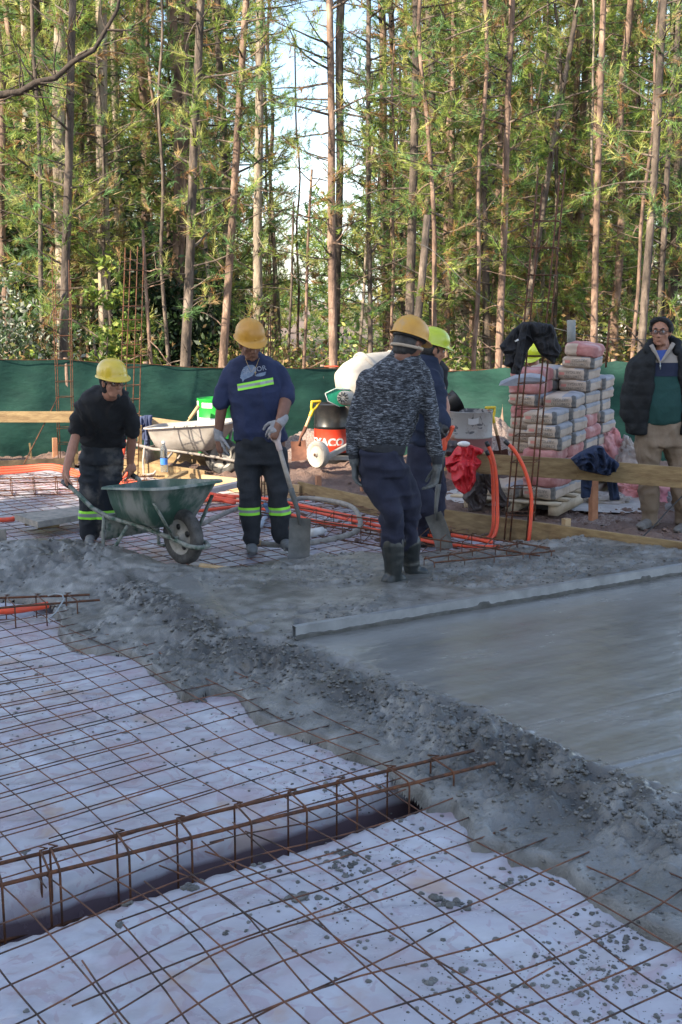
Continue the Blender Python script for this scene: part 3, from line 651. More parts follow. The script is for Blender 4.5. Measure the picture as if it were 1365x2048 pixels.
# the trunks one can tell apart: base pixel, pixel where they leave the picture, width there, distance, bark, crown
NEAR = [
 (127, 700, 146, 0, 22, 14, 17.0, m_bark, 0, 'slim dark pine trunk rising behind the leftmost rebar column'),
 (62, 700, 48, 0, 22, 18, 25.0, m_barkpale, 1, 'pale sunlit thick trunk nearest the left edge'),
 (212, 720, 200, 0, 30, 24, 20.0, m_barkpale, 2, 'thick patchy pale trunk above the bending worker'),
 (240, 700, 230, 30, 20, 14, 24.0, m_barkpale, None, 'ivy wrapped pale trunk just right of the thick patchy one'),
 (372, 735, 402, 0, 24, 12, 17.0, m_bark, 1, 'brown trunk leaning right between the two yellow helmets on the left'),
 (356, 730, 378, 0, 15, 12, 21.0, m_barkred, None, 'thin trunk crossing close behind the leaning brown one'),
 (447, 735, 492, 0, 20, 11, 18.0, m_barkred, 3, 'reddish trunk leaning right just left of the blue shirted worker'),
 (427, 720, 395, 200, 10, 8, 22.0, m_barkpale, None, 'very thin pale trunk left of the blue shirted worker'),
 (514, 700, 522, 0, 24, 16, 21.0, m_barkpale, 0, 'pale speckled trunk right behind the blue shirted worker'),
 (665, 730, 661, 0, 21, 13, 17.5, m_barkred, 2, 'straight brown trunk beside the cement mixer'),
 (672, 700, 685, 0, 15, 18, 23.0, m_bark, None, 'dark trunk close behind the straight one at the sky gap'),
 (741, 720, 736, 0, 12, 9, 19.0, m_bark, 1, 'thin dark trunk right of the sky gap'),
 (818, 700, 836, 0, 24, 15, 18.0, m_bark, 3, 'tall trunk directly above the yellow helmets in the middle'),
 (894, 735, 911, 0, 15, 10, 21.0, m_barkred, 0, 'slim trunk right of the lime helmet'),
 (927, 740, 923, 330, 20, 15, 26.0, m_barkpale, None, 'pale peeling trunk above the old white barrel'),
 (1000, 700, 1023, 0, 19, 13, 18.5, m_barkred, 2, 'reddish trunk left of the tall rebar column'),
 (984, 700, 1011, 0, 13, 12, 22.0, m_barkred, 1, 'thinner twin beside the reddish trunk left of the tall rebar column'),
 (1052, 640, 1150, 30, 15, 11, 20.0, m_bark, 0, 'trunk leaning strongly right behind the rebar column'),
 (1131, 700, 1160, 0, 15, 12, 23.0, m_barkred, 3, 'slim trunk above the cement bags'),
 (1186, 700, 1207, 0, 17, 13, 19.0, m_barkred, None, 'orange brown trunk over the right end of the cement bags'),
 (1262, 700, 1272, 0, 20, 24, 23.0, m_bark, 2, 'dark thick trunk in the right part of the wood'),
 (1285, 690, 1329, 0, 20, 12, 17.0, m_bark, 3, 'grey trunk just left of the man in glasses'),
 (1318, 640, 1357, 0, 15, 11, 20.0, m_bark, 0, 'dark leaning trunk nearest the right edge'),
 (606, 730, 622, 380, 8, 6, 18.0, m_barkred, None, 'pole thin sapling left of the drum with red band'),
 (578, 730, 588, 440, 7, 5, 20.0, m_bark, None, 'thinnest sapling right of the blue shirted worker'),
 (303, 735, 288, 500, 10, 7, 17.5, m_barkred, None, 'short thin trunk between the left rebar columns and the leaning trunk'),
 (718, 730, 745, 330, 8, 6, 20.0, m_barkpale, None, 'pale thin crooked sapling behind the mixer'),
 (960, 740, 948, 380, 10, 8, 24.0, m_barkpale, None, 'pale crooked thin trunk right of the peeling one'),
 (1080, 650, 1112, 150, 9, 8, 24.0, m_barkpale, None, 'thin pale trunk seen through the tall rebar column'),
 (1232, 700, 1226, 0, 13, 12, 25.0, m_barkred, None, 'brown trunk between the dark thick and orange brown trunks on the right'),
]
for i, (xb, yb, xt, yt, wb, wt, Y, m, cr, lab) in enumerate(NEAR):
    a = P(xb, yb, Y); c = P(xt, yt, Y); d = (c - a) / (c.z - a.z); z0 = -.5
    base = a + d * (z0 - a.z); full = yt <= 40; h = (13.0 if full else c.z - z0 + .3)
    s = Y / 2339 / 2 * .88
    r0 = wb * s; hz = c.z - z0; r1 = max(r0 + (wt - wb) * s * h / hz, .01) if not full else max(r0 + (wt * s - r0) * h / hz, .03)
    tm = trunk_mesh(h, r0, r1, 40 + i, (d.x * h, 0), m, 10, 12 if wb > 9 else 7, (1.2, 6.5 if full else h), .05, 1.1)
    tree('pine_tree' if wb > 9 else 'pine_sapling', base.x, Y, z0, tm, CROWNS_NEAR[cr] if cr is not None else None, lab, i * 1.3, lean=(d.x, 0))
# the snapped, tilted trunk
a, c = P(828, 700, 17.2), P(855, 430, 17.2)
mb = MB(); mb.tube([a + (a - c) * .35, a, a.lerp(c, .5) + V(.02, 0, 0), c], [.075, .068, .058, .052], 10)
tag(mb.build('snapped_trunk', m_bark), 'snapped dark trunk with a blunt top leaning behind the yellow helmets', 'tree')
# the heavy crooked limb coming in from the left
mb = MB(); q = [P(x, y, 15.5) for x, y in [(-160, 260), (-60, 212), (0, 190), (42, 184), (72, 165), (112, 156), (146, 124), (188, 101), (212, 60), (235, 20), (250, -60)]]
mb.tube(q, [.055, .052, .05, .043, .045, .036, .034, .028, .027, .022, .015], 9)
R = random.Random(4)
for k in range(22):
    b = q[R.randrange(2, 9)].lerp(q[R.randrange(3, 9)], 0); d = V(R.uniform(-.3, .9), R.uniform(-.3, .3), R.uniform(-.3, .9)).normalized(); pp = [b]
    for j in range(4): d = (d + V(R.uniform(-.4, .4), 0, R.uniform(-.35, .35))).normalized(); pp.append(pp[-1] + d * R.uniform(.1, .22))
    mb.tube(pp, [.015, .012, .009, .006, .003], 4, cap=False)
TL = empty_local('leaning_tree', (P(-160, 260, 15.5).x - .3, 15.5, -.3), 'dark crooked limb reaching in over the wood from beyond the left edge', 'tree')
o = mb.build('limb', m_barkdark, TL); o.location = -Vector(TL.location)
w = MB(); w.tube([V(0, 0, -.2), V(-.05, 0, 1.5), V(.05, 0, 3.2), q[0] - TL.location, V(.2, 0, 6.5), V(.1, 0, 9)], [.17, .15, .13, .11, .1, .08], 9); w.build('trunk', m_bark, TL)

# the wood behind: trunks and crowns reused
TR = [trunk_mesh(15, .085 + .02 * (i % 3), .045, 80 + i, (random.Random(i).uniform(-.7, .9), 0), [m_bark, m_barkred, m_barkpale][i % 3], 7, 16, (.6, 8), .12, 1.0) for i in range(7)]
THIN = [trunk_mesh(11, .05, .025, 95 + i, (random.Random(i + 5).uniform(-1.0, 1.0), 0), [m_barkred, m_barkpale, m_bark][i % 3], 6, 18, (.4, 7), .14, .9) for i in range(4)]
R = random.Random(22)
def gapped(px, Y):                                                  # the open sky the photograph shows
    return 560 < px < 725 and R.random() < .97 or 400 < px < 770 and R.random() < .7 or px > 1250 and R.random() < .3
n = 0
LB = ['far pine with dense green crown deep in the wood', 'far slender pine deep in the wood with browning needles']
while n < 78:
    Y = 19.5 + 29 * R.random() ** 1.1; px = R.uniform(-120, 1485)
    if gapped(px, Y): continue
    x = (px - 682.5) / 2339 * Y; n += 1
    ti = R.randrange(len(TR)); kd = ['brown', 'reddish', 'pale barked'][ti % 3]; side = 'left' if px < 560 else ('middle' if px < 760 else 'right')
    tree('pine_tree', x, Y, -.6 - .02 * (Y - 20), TR[ti], R.choice(CROWNS_FAR if Y > 25 else CROWNS_MID), '%s %s pine with green crown, %s part of the wood' % ('far' if Y > 30 else 'nearer', kd, side), R.uniform(0, 6.28), R.uniform(.8, 1.15) * (1 + .006 * (Y - 20)), group='%s %s pines, %s part of the wood' % ('far' if Y > 30 else 'nearer', kd, side))
for k in range(70):
    Y = 17.5 + 16 * R.random(); px = R.uniform(-60, 1430); x = (px - 682.5) / 2339 * Y
    if 590 < px < 700 and R.random() < .6: continue
    low = R.random() < .55 
    tree('pine_sapling', x, Y, -.6, R.choice(THIN), None if not low else R.choice(CROWNS_NEAR), 'thin %s, %s part of the wood' % ('young pine with sparse needles' if low else 'bare sapling with dead side twigs', 'left' if px < 560 else 'right'), R.uniform(0, 6.28), R.uniform(.55, 1.0), group='%s saplings, %s part of the wood' % ('leafy' if low else 'bare', 'left' if px < 560 else 'right'))
# dark shrubs, ivy and brush at the foot of the wood
def shrub_mesh(seed, w, h, n, lf, cols, dens=1.0):
    rg = np.random.default_rng(seed); L_ = Leaves()
    nc = max(6, int(n / 60)); cc = rg.normal(size=(nc, 3)) * [w * .36, w * .3, h * .26] + [0, 0, h * .5]
    C = cc[rg.integers(0, nc, n)] + rg.normal(size=(n, 3)) * min(w, h) * .11; C[:, 2] = np.abs(C[:, 2])
    a = rg.normal(size=(n, 3)); a /= np.linalg.norm(a, axis=1, keepdims=True); b = np.cross(a, rg.normal(size=(n, 3))); b /= np.linalg.norm(b, axis=1, keepdims=True)
    s = lf * rg.uniform(.6, 1.3, (n, 1)); q = np.stack([C - a * s, C + b * s * .45, C + a * s, C - b * s * .45], 1)
    t = cols[rg.integers(0, len(cols), n)] * rg.uniform(.6, 1.3, (n, 1)); L_.v.append(q.reshape(-1, 3)); L_.c.append(np.repeat(t, 4, 0)); return L_.mesh('foliage', m_leafm, True)
DK = np.array([[.02, .045, .018], [.03, .06, .02], [.015, .035, .015]]); LG = np.array([[.16, .24, .04], [.24, .28, .05], [.10, .17, .03]]); WH = np.array([[.05, .09, .04], [.08, .12, .06], [.42, .45, .38]]); BR = np.array([[.22, .14, .06], [.30, .20, .09], [.12, .13, .04], [.16, .19, .05]])
def shrub(px, py, Y, seed, w, h, n, lf, cols, lab, name='shrub', cat='shrub'):
    p = P(px, py, Y); o = empty_local(name, (p.x, Y, -.5), lab, cat); f = shrub_mesh(seed, w, h, n, lf, cols); c = bpy.data.objects.new('foliage', f); COL.objects.link(c); c.parent = o
    mb = MB(); rr = random.Random(seed)
    for k in range(5): mb.tube([V(0, 0, -.1), V(rr.uniform(-.2, .2) * w, 0, h * .3), V(rr.uniform(-.35, .35) * w, rr.uniform(-.2, .2) * w, h * .7)], [.03, .02, .008], 5, cap=False)
    mb.build('stem', m_bark, o)
shrub(-10, 640, 17.5, 1, 1.5, 2.6, 9000, .045, WH, 'bush with whitish flowers behind the fence at the left edge')
shrub(-10, 430, 24, 2, 3.4, 6.2, 16000, .09, DK, 'dark evergreen at the left edge behind the white flowered bush', 'evergreen_tree', 'tree')
shrub(75, 700, 17.0, 3, 1.4, 1.6, 3500, .05, np.concatenate([LG, BR]), 'low yellow green bush between the two left rebar columns')
shrub(215, 660, 18.0, 4, .75, 2.6, 2600, .06, LG, 'bright yellow green climbing vine beside the yellow helmet on the left', 'vine', 'vine')
shrub(330, 660, 21.5, 5, 2.2, 3.0, 9000, .07, DK, 'very dark thicket behind the second rebar column from the left')
shrub(292, 600, 20.5, 15, 1.2, 2.6, 3500, .07, DK, 'dark evergreen clump left of the dark thicket')
for k, (px, Y, w, h, cols, lab) in enumerate([(480, 19, 2, 1.7, BR, 'brownish brush left of the blue shirted worker'), (590, 20, 2.2, 1.6, np.concatenate([LG, BR]), 'yellow green brush right of the blue shirted worker'), (760, 21, 2.4, 1.6, np.concatenate([GREENS, LG]), 'green brush behind the mixer drum'),
    (960, 22, 2.2, 1.4, GREENS, 'green bush low behind the old barrel'), (1100, 24, 2.6, 2.6, np.concatenate([LG, BR]), 'yellow green undergrowth above the cement bags'), (1220, 22, 2.4, 1.6, BR, 'brown brush left of the man in glasses'), (1350, 20, 2, 1.9, BR, 'dry brush at the right edge behind the man in glasses'), (420, 24, 2.5, 2, GREENS, 'green bush between two leaning trunks left of the blue shirt')]):
    shrub(px, 680, Y, 20 + k, w, h, 4200, .055, cols, lab)
rg = np.random.default_rng(5); L_ = Leaves(); k = 5200
x = rg.uniform(-11, 12, k); y = rg.uniform(16.5, 34, k); c = np.stack([x, y, -.62 + rg.random(k) * .55], 1); d = rg.normal(size=(k, 3)) * [.5, .5, .3] + [0, 0, .8]; d /= np.linalg.norm(d, axis=1, keepdims=True)
tufts(L_, c, d, rg, 10, .35, .009, .5, np.concatenate([GREENS, LG * .8]), .1)
tag(link('undergrowth', L_.mesh('undergrowth', m_needle)), 'mixed dry and green undergrowth covering the ground of the wood', 'undergrowth', kind='stuff')
# the distant wood, reading as one mass of foliage
rg = np.random.default_rng(6); L_ = Leaves(); k = 15000
y = rg.uniform(50, 75, k); x = rg.uniform(-.42, .42, k) * y; h = 7.5 + 3 * vn(x * .3, x * 0, s=3) + 2.0 * vn(x * 1.1, x * 0, s=5)
pxx = x / y * 2339 + 682; h = np.where((pxx > 560) & (pxx < 725), h * .62, h)
c = np.stack([x, y, -1 + rg.random(k) ** .8 * (h + 1)], 1); d = rg.normal(size=(k, 3)) + [0, 0, .4]; d /= np.linalg.norm(d, axis=1, keepdims=True)
keep = vn(x * .9, c[:, 2] * .9, s=8) > -.35; c, d = c[keep], d[keep]
tufts(L_, c, d, rg, 12, .55, .03, .06)
tag(link('distant_wood', L_.mesh('distant_wood', m_needle)), 'far mass of pale green pines closing the view behind the nearer trunks', 'wood', kind='stuff')
# unseen leaf masses, added and shaped to keep the sun off the slab
rg = np.random.default_rng(9); L_ = Leaves()
sdh = np.array([sd.x, sd.y]) / math.hypot(sd.x, sd.y); sp_ = np.array([-sdh[1], sdh[0]])
if sp_[1] < 0: sp_ = -sp_
def mass(k, s0, s1, t0, t1, z0, z1, size, pw=1.0):
    s = rg.uniform(s0, s1, k); t_ = rg.uniform(t0, t1, k); top = z1 * (.86 + .14 * vn(s * .6, s * 0, s=7))
    c = np.stack([sp_[0] * s + sdh[0] * t_, sp_[1] * s + sdh[1] * t_, z0 + (top - z0) * rg.random(k) ** pw], 1)
    a = rg.normal(size=(k, 3)); a /= np.linalg.norm(a, axis=1, keepdims=True); b = np.cross(a, rg.normal(size=(k, 3))); b /= np.linalg.norm(b, axis=1, keepdims=True)
    sz_ = size * rg.uniform(.5, 1.3, (k, 1)); q = np.stack([c - a * sz_, c + b * sz_ * .6, c + a * sz_, c - b * sz_ * .6], 1)
    L_.v.append(q.reshape(-1, 3)); L_.c.append(np.repeat(GREENS[rg.integers(0, 6, k)], 4, 0))
mass(38000, -12, 9.4, 17, 24, 0, 20.5, .46)
mass(500, 9.6, 10.8, 17, 22, 0, 15, .4)
mass(2600, 12.0, 18.5, 10.5, 14, -.5, 7.4, .32)
tag(link('shading_wood', L_.mesh('shading_wood', m_leafm, True)), 'unseen dense wood added behind the photographer to keep the slab in shade', 'wood', kind='stuff')

# ------------------------------------------------------------------ green shade-net fence
m_net = mat('green_shade_net', (.010, .045, .037), (.018, .072, .055), 3, .75, 0, .010, 7, transl=.3, stretch=(1, 1, 2.2), spec=.3)
def fence(label, pts, zb, seed, post=True, sag=.02):
    """pts: (x, y, top z)"""
    o = empty('net_fence', (pts[0][0], pts[0][1], zb), label, 'fence', 'green net fences round the site'); mb = MB(); cols_ = []
    for i in range(len(pts) - 1):
        a, b = pts[i], pts[i + 1]; n = max(2, int(math.dist(a[:2], b[:2]) / .06))
        for j in range(n + (i == len(pts) - 2)):
            u = j / n; x, y = a[0] + (b[0] - a[0]) * u, a[1] + (b[1] - a[1]) * u; zt = a[2] + (b[2] - a[2]) * u - sag * math.sin(u * math.pi)
            cols_.append((x, y, zt))
    nv = 22; vs = []; fs = []
    for i, (x, y, zt) in enumerate(cols_):
        for k in range(nv + 1):
            v = k / nv; z = zb + (zt - zb) * v; s = i * .06
            off = .05 * mnoise.noise(V(s * .8, z * 1.5, seed)) + .03 * mnoise.noise(V(s * 3.1 + z, z * 2.5, seed + 3)) + .02 * math.sin(v * math.pi) * mnoise.noise(V(s * .5 + z * 2, 0, seed + 5))
            vs.append(V(x + off * .3, y + off * 1.6, z + .008 * mnoise.noise(V(s * 4, 0, seed)) * (k == nv)))
    for i in range(len(cols_) - 1):
        for k in range(nv): q = i * (nv + 1) + k; fs.append((q, q + nv + 1, q + nv + 2, q + 1))
    mb.add(vs, fs); mb.build('net', m_net, o)
    w = MB(); w.tube([V(x, y, z + .004) for x, y, z in cols_[::6] + [cols_[-1]]], .005, 5); w.build('top_wire', m_rebar, o)
    for i in range(len(pts)):
        if post: w = MB(); w.tube([V(pts[i][0], pts[i][1] + .06, zb), V(pts[i][0], pts[i][1] + .06, pts[i][2] + .02)], .03, 7); w.build('post', m_barkred, o)
def TP_(px, py, Y): q = P(px, py, Y); return (q.x, q.y, q.z)
fence('dark green shade net stretched behind the workers on the left', [TP_(-330, 704, 13.0), TP_(-60, 716, 13.7), TP_(130, 719, 14.0), TP_(290, 727, 14.3), TP_(450, 736, 14.6), TP_(560, 735, 14.8), TP_(645, 733, 15.0), TP_(700, 738, 15.15)], -.45, 1)
fence('sunlit lighter green net between the mixer and the cement bags', [TP_(690, 742, 15.3), TP_(800, 744, 15.2), TP_(905, 742, 15.0), TP_(1010, 734, 14.6), TP_(1100, 738, 14.4), TP_(1230, 722, 14.2), TP_(1420, 724, 13.9)], -.45, 9)
# ------------------------------------------------------------------ boards, stakes
def soil_z(x, y): return float(sz(np.array([x]), np.array([y]))[0])
def board(label, a, b, w, h, m=None, name='plank', group=None, bev=.003, cat='plank'):
    mb = MB(); n = 6; prev = Vector(a)
    mb.beam(a, b, w, h, mi=0, bev=bev)
    return tag(mb.build(name, m or m_wood, auto=30), label, cat, group)
def lift(q, z): return V(q.x, q.y, z)
GF = 'boards forming the edge of the slab'
def form_board(label, p, q, top, m=None, bot=-.06, w=.028):
    a, b = G(*p), G(*q); return board(label, lift(a, (top + bot) / 2), lift(b, (top + bot) / 2), w, top - bot, m, 'formwork_board', GF)
form_board('dark wet formwork board at the far left edge of the slab', (-260, 948), (150, 931), .09, m_wooddark)
form_board('weathered formwork board behind the bending worker with its end showing past his legs', (210, 935), (412, 966), .13)
form_board('short formwork board behind the blue shirted worker', (405, 968), (600, 990), .10, m_woodpale)
form_board('pale yellow formwork board between the two middle workers', (598, 987), (850, 1046), .12)
form_board('long weathered formwork board in front of the cement bags running to the right edge', (850, 1048), (1420, 1133), .15)
form_board('short board closing the slab far behind, under the grey wheelbarrow', (270, 925), (480, 940), .16, m_wood, -.05)
GR = 'height rails nailed to stakes'
def rail(label, p, q, Y1, Y2, h, m=None, w=.026):
    a, b = P(*p, Y1), P(*q, Y2); return board(label, a, b, w, h, m, 'rail_board', GR)
rail('long grey weathered rail board in front of the green net at the left edge', (-300, 833), (155, 834), 12.9, 12.9, .125, m_wood)
rail('pale rail board behind the bending worker with blue clothes over it', (200, 835), (445, 868), 12.8, 12.9, .16, m_woodpale)
rail('short pale rail board with the red jacket thrown over it', (845, 921), (975, 925), 9.9, 9.75, .17, m_woodpale)
rail('weathered rail board in front of the cement bags, its left end under the red jacket', (958, 927), (1190, 941), 9.72, 9.35, .17)
rail('weathered rail board overlapping at the navy jacket and running past the man in glasses', (1155, 938), (1440, 962), 9.28, 8.9, .165)
def stake(label, px, ytop, ybot, w=.045, m=None, rz=.4, dx=0, zg=None):
    b = G(px + dx, ybot); z1 = P(px, ytop, b.y).z; mb = MB()
    t = P(px, ytop, b.y); mb.beam(lift(b, -.2), t, w, w, up=V(math.cos(rz), math.sin(rz), 0), bev=.002)
    return tag(mb.build('stake', m or m_woodred, auto=30), label, 'stake', 'wooden stakes round the slab')
stake('tall orange wooden stake carrying the rail under the red jacket', 858, 925, 1048, .055, m_woodpale, dx=2)
stake('stout stake under the joint of the rail boards below the navy jacket', 1188, 945, 1042, .06)
stake('short stake standing in the soil between the middle workers', 637, 951, 985, .05)
stake('short stake seen just left of the legs of the man in wellingtons', 727, 948, 984, .05)
stake('short stump stake in the soil right of the tall rebar column', 1133, 1037, 1076, .055, m_woodpale)
stake('reddish stake in front of the green net at the far left', 110, 876, 917, .055)
stake('thin stake behind the plastic water bottle', 326, 915, 952, .035)
stake('cut stub of timber standing at the left edge beside the concrete heap', 6, 1058, 1092, .05, m_woodgrey, .2)
stake('thin broken stick by the fence left of the first rebar column', 60, 886, 918, .02, m_wood, dx=5)
stake('stake supporting the left rail near the leftmost rebar column', 152, 830, 925, .04, m_wood)
stake('stake holding the pale rail behind the bending worker', 280, 850, 945, .04, m_wood)
stake('outer stake carrying the right end of the long rail', 1400, 955, 1060, .05)

# loose timber
def plank_on(label, pts, h, m, z=.03, name='plank', cat='plank'):
    q = [G(x, y, z) for x, y in pts]; mb = MB(); top = [V(p.x, p.y, z + h) for p in q]
    mb.add(q + top, [(3, 2, 1, 0), (4, 5, 6, 7), (0, 1, 5, 4), (1, 2, 6, 5), (2, 3, 7, 6), (3, 0, 4, 7)]); return tag(mb.build(name, m, auto=30), label, cat)
plank_on('thick concrete covered panel lying on blocks behind the heap on the left', [(76, 1056), (158, 1042), (172, 1022), (30, 1040)], .05, m_woodgrey, .06, 'timber_panel', 'panel')
for i, (p, lab) in enumerate([([(50, 1052), (84, 1049), (84, 1040), (50, 1043)], 'left wooden block under the concrete covered panel'), ([(76, 1059), (120, 1053), (118, 1044), (74, 1050)], 'front wooden block under the concrete covered panel')]):
    plank_on(lab, p, .03, m_wood, .03, 'wood_block', 'block')
plank_on('thin piece of lath lying in the concrete in front of the green wheelbarrow', [(398, 1134), (452, 1142), (458, 1138), (402, 1130)], .015, m_woodpale, .06)
a, b = P(395, 987, 10.9), P(483, 967, 11.2)
board('pale straight timber lying on the mesh left of the blue shirted worker', a, b, .09, .05, mat('grey_pink_timber', (.36, .29, .27), (.48, .42, .40), 6, .7))
a, b = P(300, 958, 11.3), P(372, 944, 11.9)
board('thin board leaning on the formwork behind the green wheelbarrow', P(318, 968, 10.9), P(372, 944, 11.9), .06, .03, m_wood)

# straightedge and metal profile
m_alu = mat('aluminium', (.20, .21, .22), (.30, .315, .33), 7, .42, .5)
m_cemfilm = mat('cement_film', (.045, .044, .04), (.09, .09, .085), 16, .7, 0, .002, 90)
o = empty('screed_bar', EA, 'long aluminium straightedge lying across the smooth concrete, smeared along its lower edge', 'straightedge')
A_, B_ = EA + EP * .02 + V(0, 0, .036), EB + ED * .6 + EP * .02 + V(0, 0, .036)
mb = MB(); nrm = EP * .02; up = V(0, 0, .042); th = .0025
for s_ in (-1, 1): mb.beam(A_ + EP * .0185 * s_, B_ + EP * .0185 * s_, .003, .068, bev=.0008)
mb.beam(A_ + V(0, 0, .0325), B_ + V(0, 0, .0325), .034, .003); mb.beam(A_ - V(0, 0, .0325), B_ - V(0, 0, .0325), .034, .003)
mb.build('profile', m_alu, o, auto=30)
mb = MB(); n = 260; rows = []
for i in range(n + 1):
    q = A_.lerp(B_, i / n) - EP * .0225; h = .034 + .016 * mnoise.noise(V(i * .08, 0, 0)) + .012 * mnoise.noise(V(i * .35, 4, 0)); h = max(h, .006)
    if i % 97 > 90: h += .03
    h *= .55; rows.append([q + V(0, 0, -.042) + EP * .001, q + V(0, 0, -.034 + h * .6) + EP * .0005, q + V(0, 0, -.034 + h) + EP * .0012, q + V(0, 0, -.034 + h) + EP * .0024])
mb.loft(rows, cap=False, closed=False); mb.build('concrete_smear', m_cemfilm, o)
mb = MB(); mb.beam(P(1296, 1085, 8.55), P(1420, 1102, 8.4), .05, .035, bev=.003); tag(mb.build('metal_profile', m_alu, auto=30), 'short aluminium profile lying on the soil at the right edge', 'metal profile')

# ------------------------------------------------------------------ rebar columns
def column(label, bars, Y, stir, r=.007, dep=.15, rs=.004, side=1):
    """bars: list of ((xb, yb), (xt, yt), front?) in the picture; stirrup heights as picture rows"""
    base = P(*bars[0][0], Y); o = empty('rebar_column', V(base.x, Y, 0), label, 'rebar column', 'rebar columns rising from the slab')
    lines = []
    for (b, t, back) in bars:
        y = Y + (dep if back else 0); B, T = P(*b, y), P(*t, y); mb = MB(); B2 = B + (B - T).normalized() * .1
        mb.tube([B2, B.lerp(T, .33) + V(.01 * mnoise.noise(V(b[0], 0, 0)), 0, 0), B.lerp(T, .66), T], r, 6); mb.build('long_bar', m_rebar, o); lines.append((B, T))
    zb = base.z
    for sy in stir:
        pts = []
        for B, T in lines:
            z = P(lines[0][0].x, sy, Y).z; z = CAMH + (P(682, sy, Y).z - CAMH); u = (z - B.z) / (T.z - B.z)
            if u < 0 or u > 1.0: continue
            pts.append(B + (T - B) * u)
        if len(pts) < 3: continue
        c = sum(pts, V(0, 0, 0)) / len(pts); pts.sort(key=lambda q: math.atan2(q.y - c.y, q.x - c.x)); pts = [q + (q - c).normalized() * (r + rs) for q in pts]
        mb = MB(); mb.tube(pts + [pts[0]], rs, 5, cap=False); e = pts[0]; mb.tube([e, e + V(.03, -.02, .005)], rs, 5); mb.build('stirrup', m_rebar, o)
    return o
column('tall leaning rebar column in front of the cement bags with the black jacket on it', [((1008, 1090), (1076, 352), 0), ((1052, 1092), (1120, 350), 0), ((1020, 1084), (1086, 366), 1), ((1064, 1086), (1131, 335), 1)], 8.85, [441, 495, 550, 605, 660, 713, 767, 818, 872, 925, 977, 1030], .0065, .14)
column('leftmost rebar column in front of the green net', [((117, 915), (104, 515), 0), ((145, 915), (138, 520), 0), ((121, 912), (110, 560), 1), ((149, 912), (142, 560), 1)], 13.2, [580, 610, 640, 672, 703, 732, 764, 795, 825, 857, 888], .0055, .16, .0035)
column('rebar column behind the bending worker with orange conduits at its foot', [((236, 962), (251, 495), 0), ((262, 962), (276, 493), 0), ((246, 958), (262, 500), 1), ((276, 958), (288, 495), 1)], 11.7, [540, 575, 612, 640, 662, 690, 712, 736, 772, 800, 830, 858, 888, 912, 936], .006, .16, .0035)
column('short thin rebar column right behind the blue shirted worker', [((524, 992), (519, 634), 0), ((538, 992), (537, 630), 0), ((530, 988), (527, 640), 1), ((545, 988), (541, 632), 1)], 11.0, [634, 673, 715, 760, 805, 850, 895, 920, 945, 968], .0055, .14, .0035)
mb = MB(); mb.tube([P(116, 795, 13.15), P(46, 932, 12.6)], .007, 6); tag(mb.build('brace_bar', m_rebar), 'thin diagonal brace bar tied to the leftmost rebar column', 'steel bar')

# ------------------------------------------------------------------ conduits, hose, cable
def conduit(label, pts, r=.0145, caps=False, grp='orange corrugated conduits', sm=True):
    q = [Vector(p) for p in pts]
    if sm:                                                          # Catmull-Rom
        e = [q[0] * 2 - q[1]] + q + [q[-1] * 2 - q[-2]]; out = []
        for i in range(1, len(e) - 2):
            for k in range(7):
                t = k / 7; a, b, c, d = e[i - 1], e[i], e[i + 1], e[i + 2]
                out.append(.5 * ((2 * b) + (c - a) * t + (2 * a - 5 * b + 4 * c - d) * t * t + (3 * b - a - 3 * c + d) * t ** 3))
        out.append(q[-1]); q = out
    mb = MB(); mb.tube(q, r, 10)
    if caps:
        o = empty('conduit', V(q[-1].x, q[-1].y, 0), label, 'conduit', grp); mb.build('pipe', m_conduit, o); d = (q[0] - q[1]).normalized(); c = MB(); c.tube([q[0] - d * .03, q[0] + d * .012], r * 1.12, 10); c.build('black_tape', m_black, o); return o
    return tag(mb.build('conduit', m_conduit), label, 'conduit', grp)
def g3(x, y, z): return G(x, y, z)
conduit('curved orange riser nearest the red jacket, taped black at its top', [P(974, 886, 9.0), P(984, 908, 9.0), P(992, 945, 9.0), P(995, 1000, 9.0), P(994, 1055, 8.95), P(980, 1080, 8.92), P(940, 1084, 9.1), P(860, 1068, 9.5), P(760, 1050, 9.9), P(640, 1018, 10.6)], caps=True)
conduit('orange riser bound close behind the first one, shorter', [P(974, 904, 9.1), P(984, 930, 9.1), P(987, 1000, 9.1), P(985, 1060, 9.05), P(965, 1078, 9.1), P(900, 1066, 9.4), P(800, 1042, 10.0), P(700, 1022, 10.5), P(600, 1000, 11.0)], caps=True)
conduit('lone orange conduit curving over from the tall rebar column', [P(1012, 884, 8.75), P(1030, 902, 8.75), P(1050, 940, 8.75), P(1063, 990, 8.75), P(1062, 1040, 8.75), P(1057, 1090, 8.75)], caps=True)
conduit('orange conduit lying nearest the mesh between the middle workers', [g3(1000, 1094, .03), g3(900, 1090, .03), g3(820, 1075, .03), g3(730, 1056, .03), g3(640, 1044, .04), g3(560, 1024, .04), g3(480, 1014, .04), g3(400, 1022, .03), g3(300, 1032, .03)])
conduit('orange conduit in the middle of the bundle by the pale formwork board', [g3(985, 1085, .05), g3(880, 1066, .06), g3(780, 1046, .06), g3(690, 1030, .06), g3(600, 1010, .05), g3(520, 996, .05), g3(430, 990, .05)])
conduit('orange conduit bending across behind the shovel of the blue shirted worker', [g3(900, 1078, .06), g3(800, 1060, .04), g3(700, 1040, .03), g3(640, 1026, .04), g3(560, 1010, .05), g3(430, 1000, .05), g3(330, 1012, .04), g3(250, 1035, .03), g3(190, 1050, .03)])
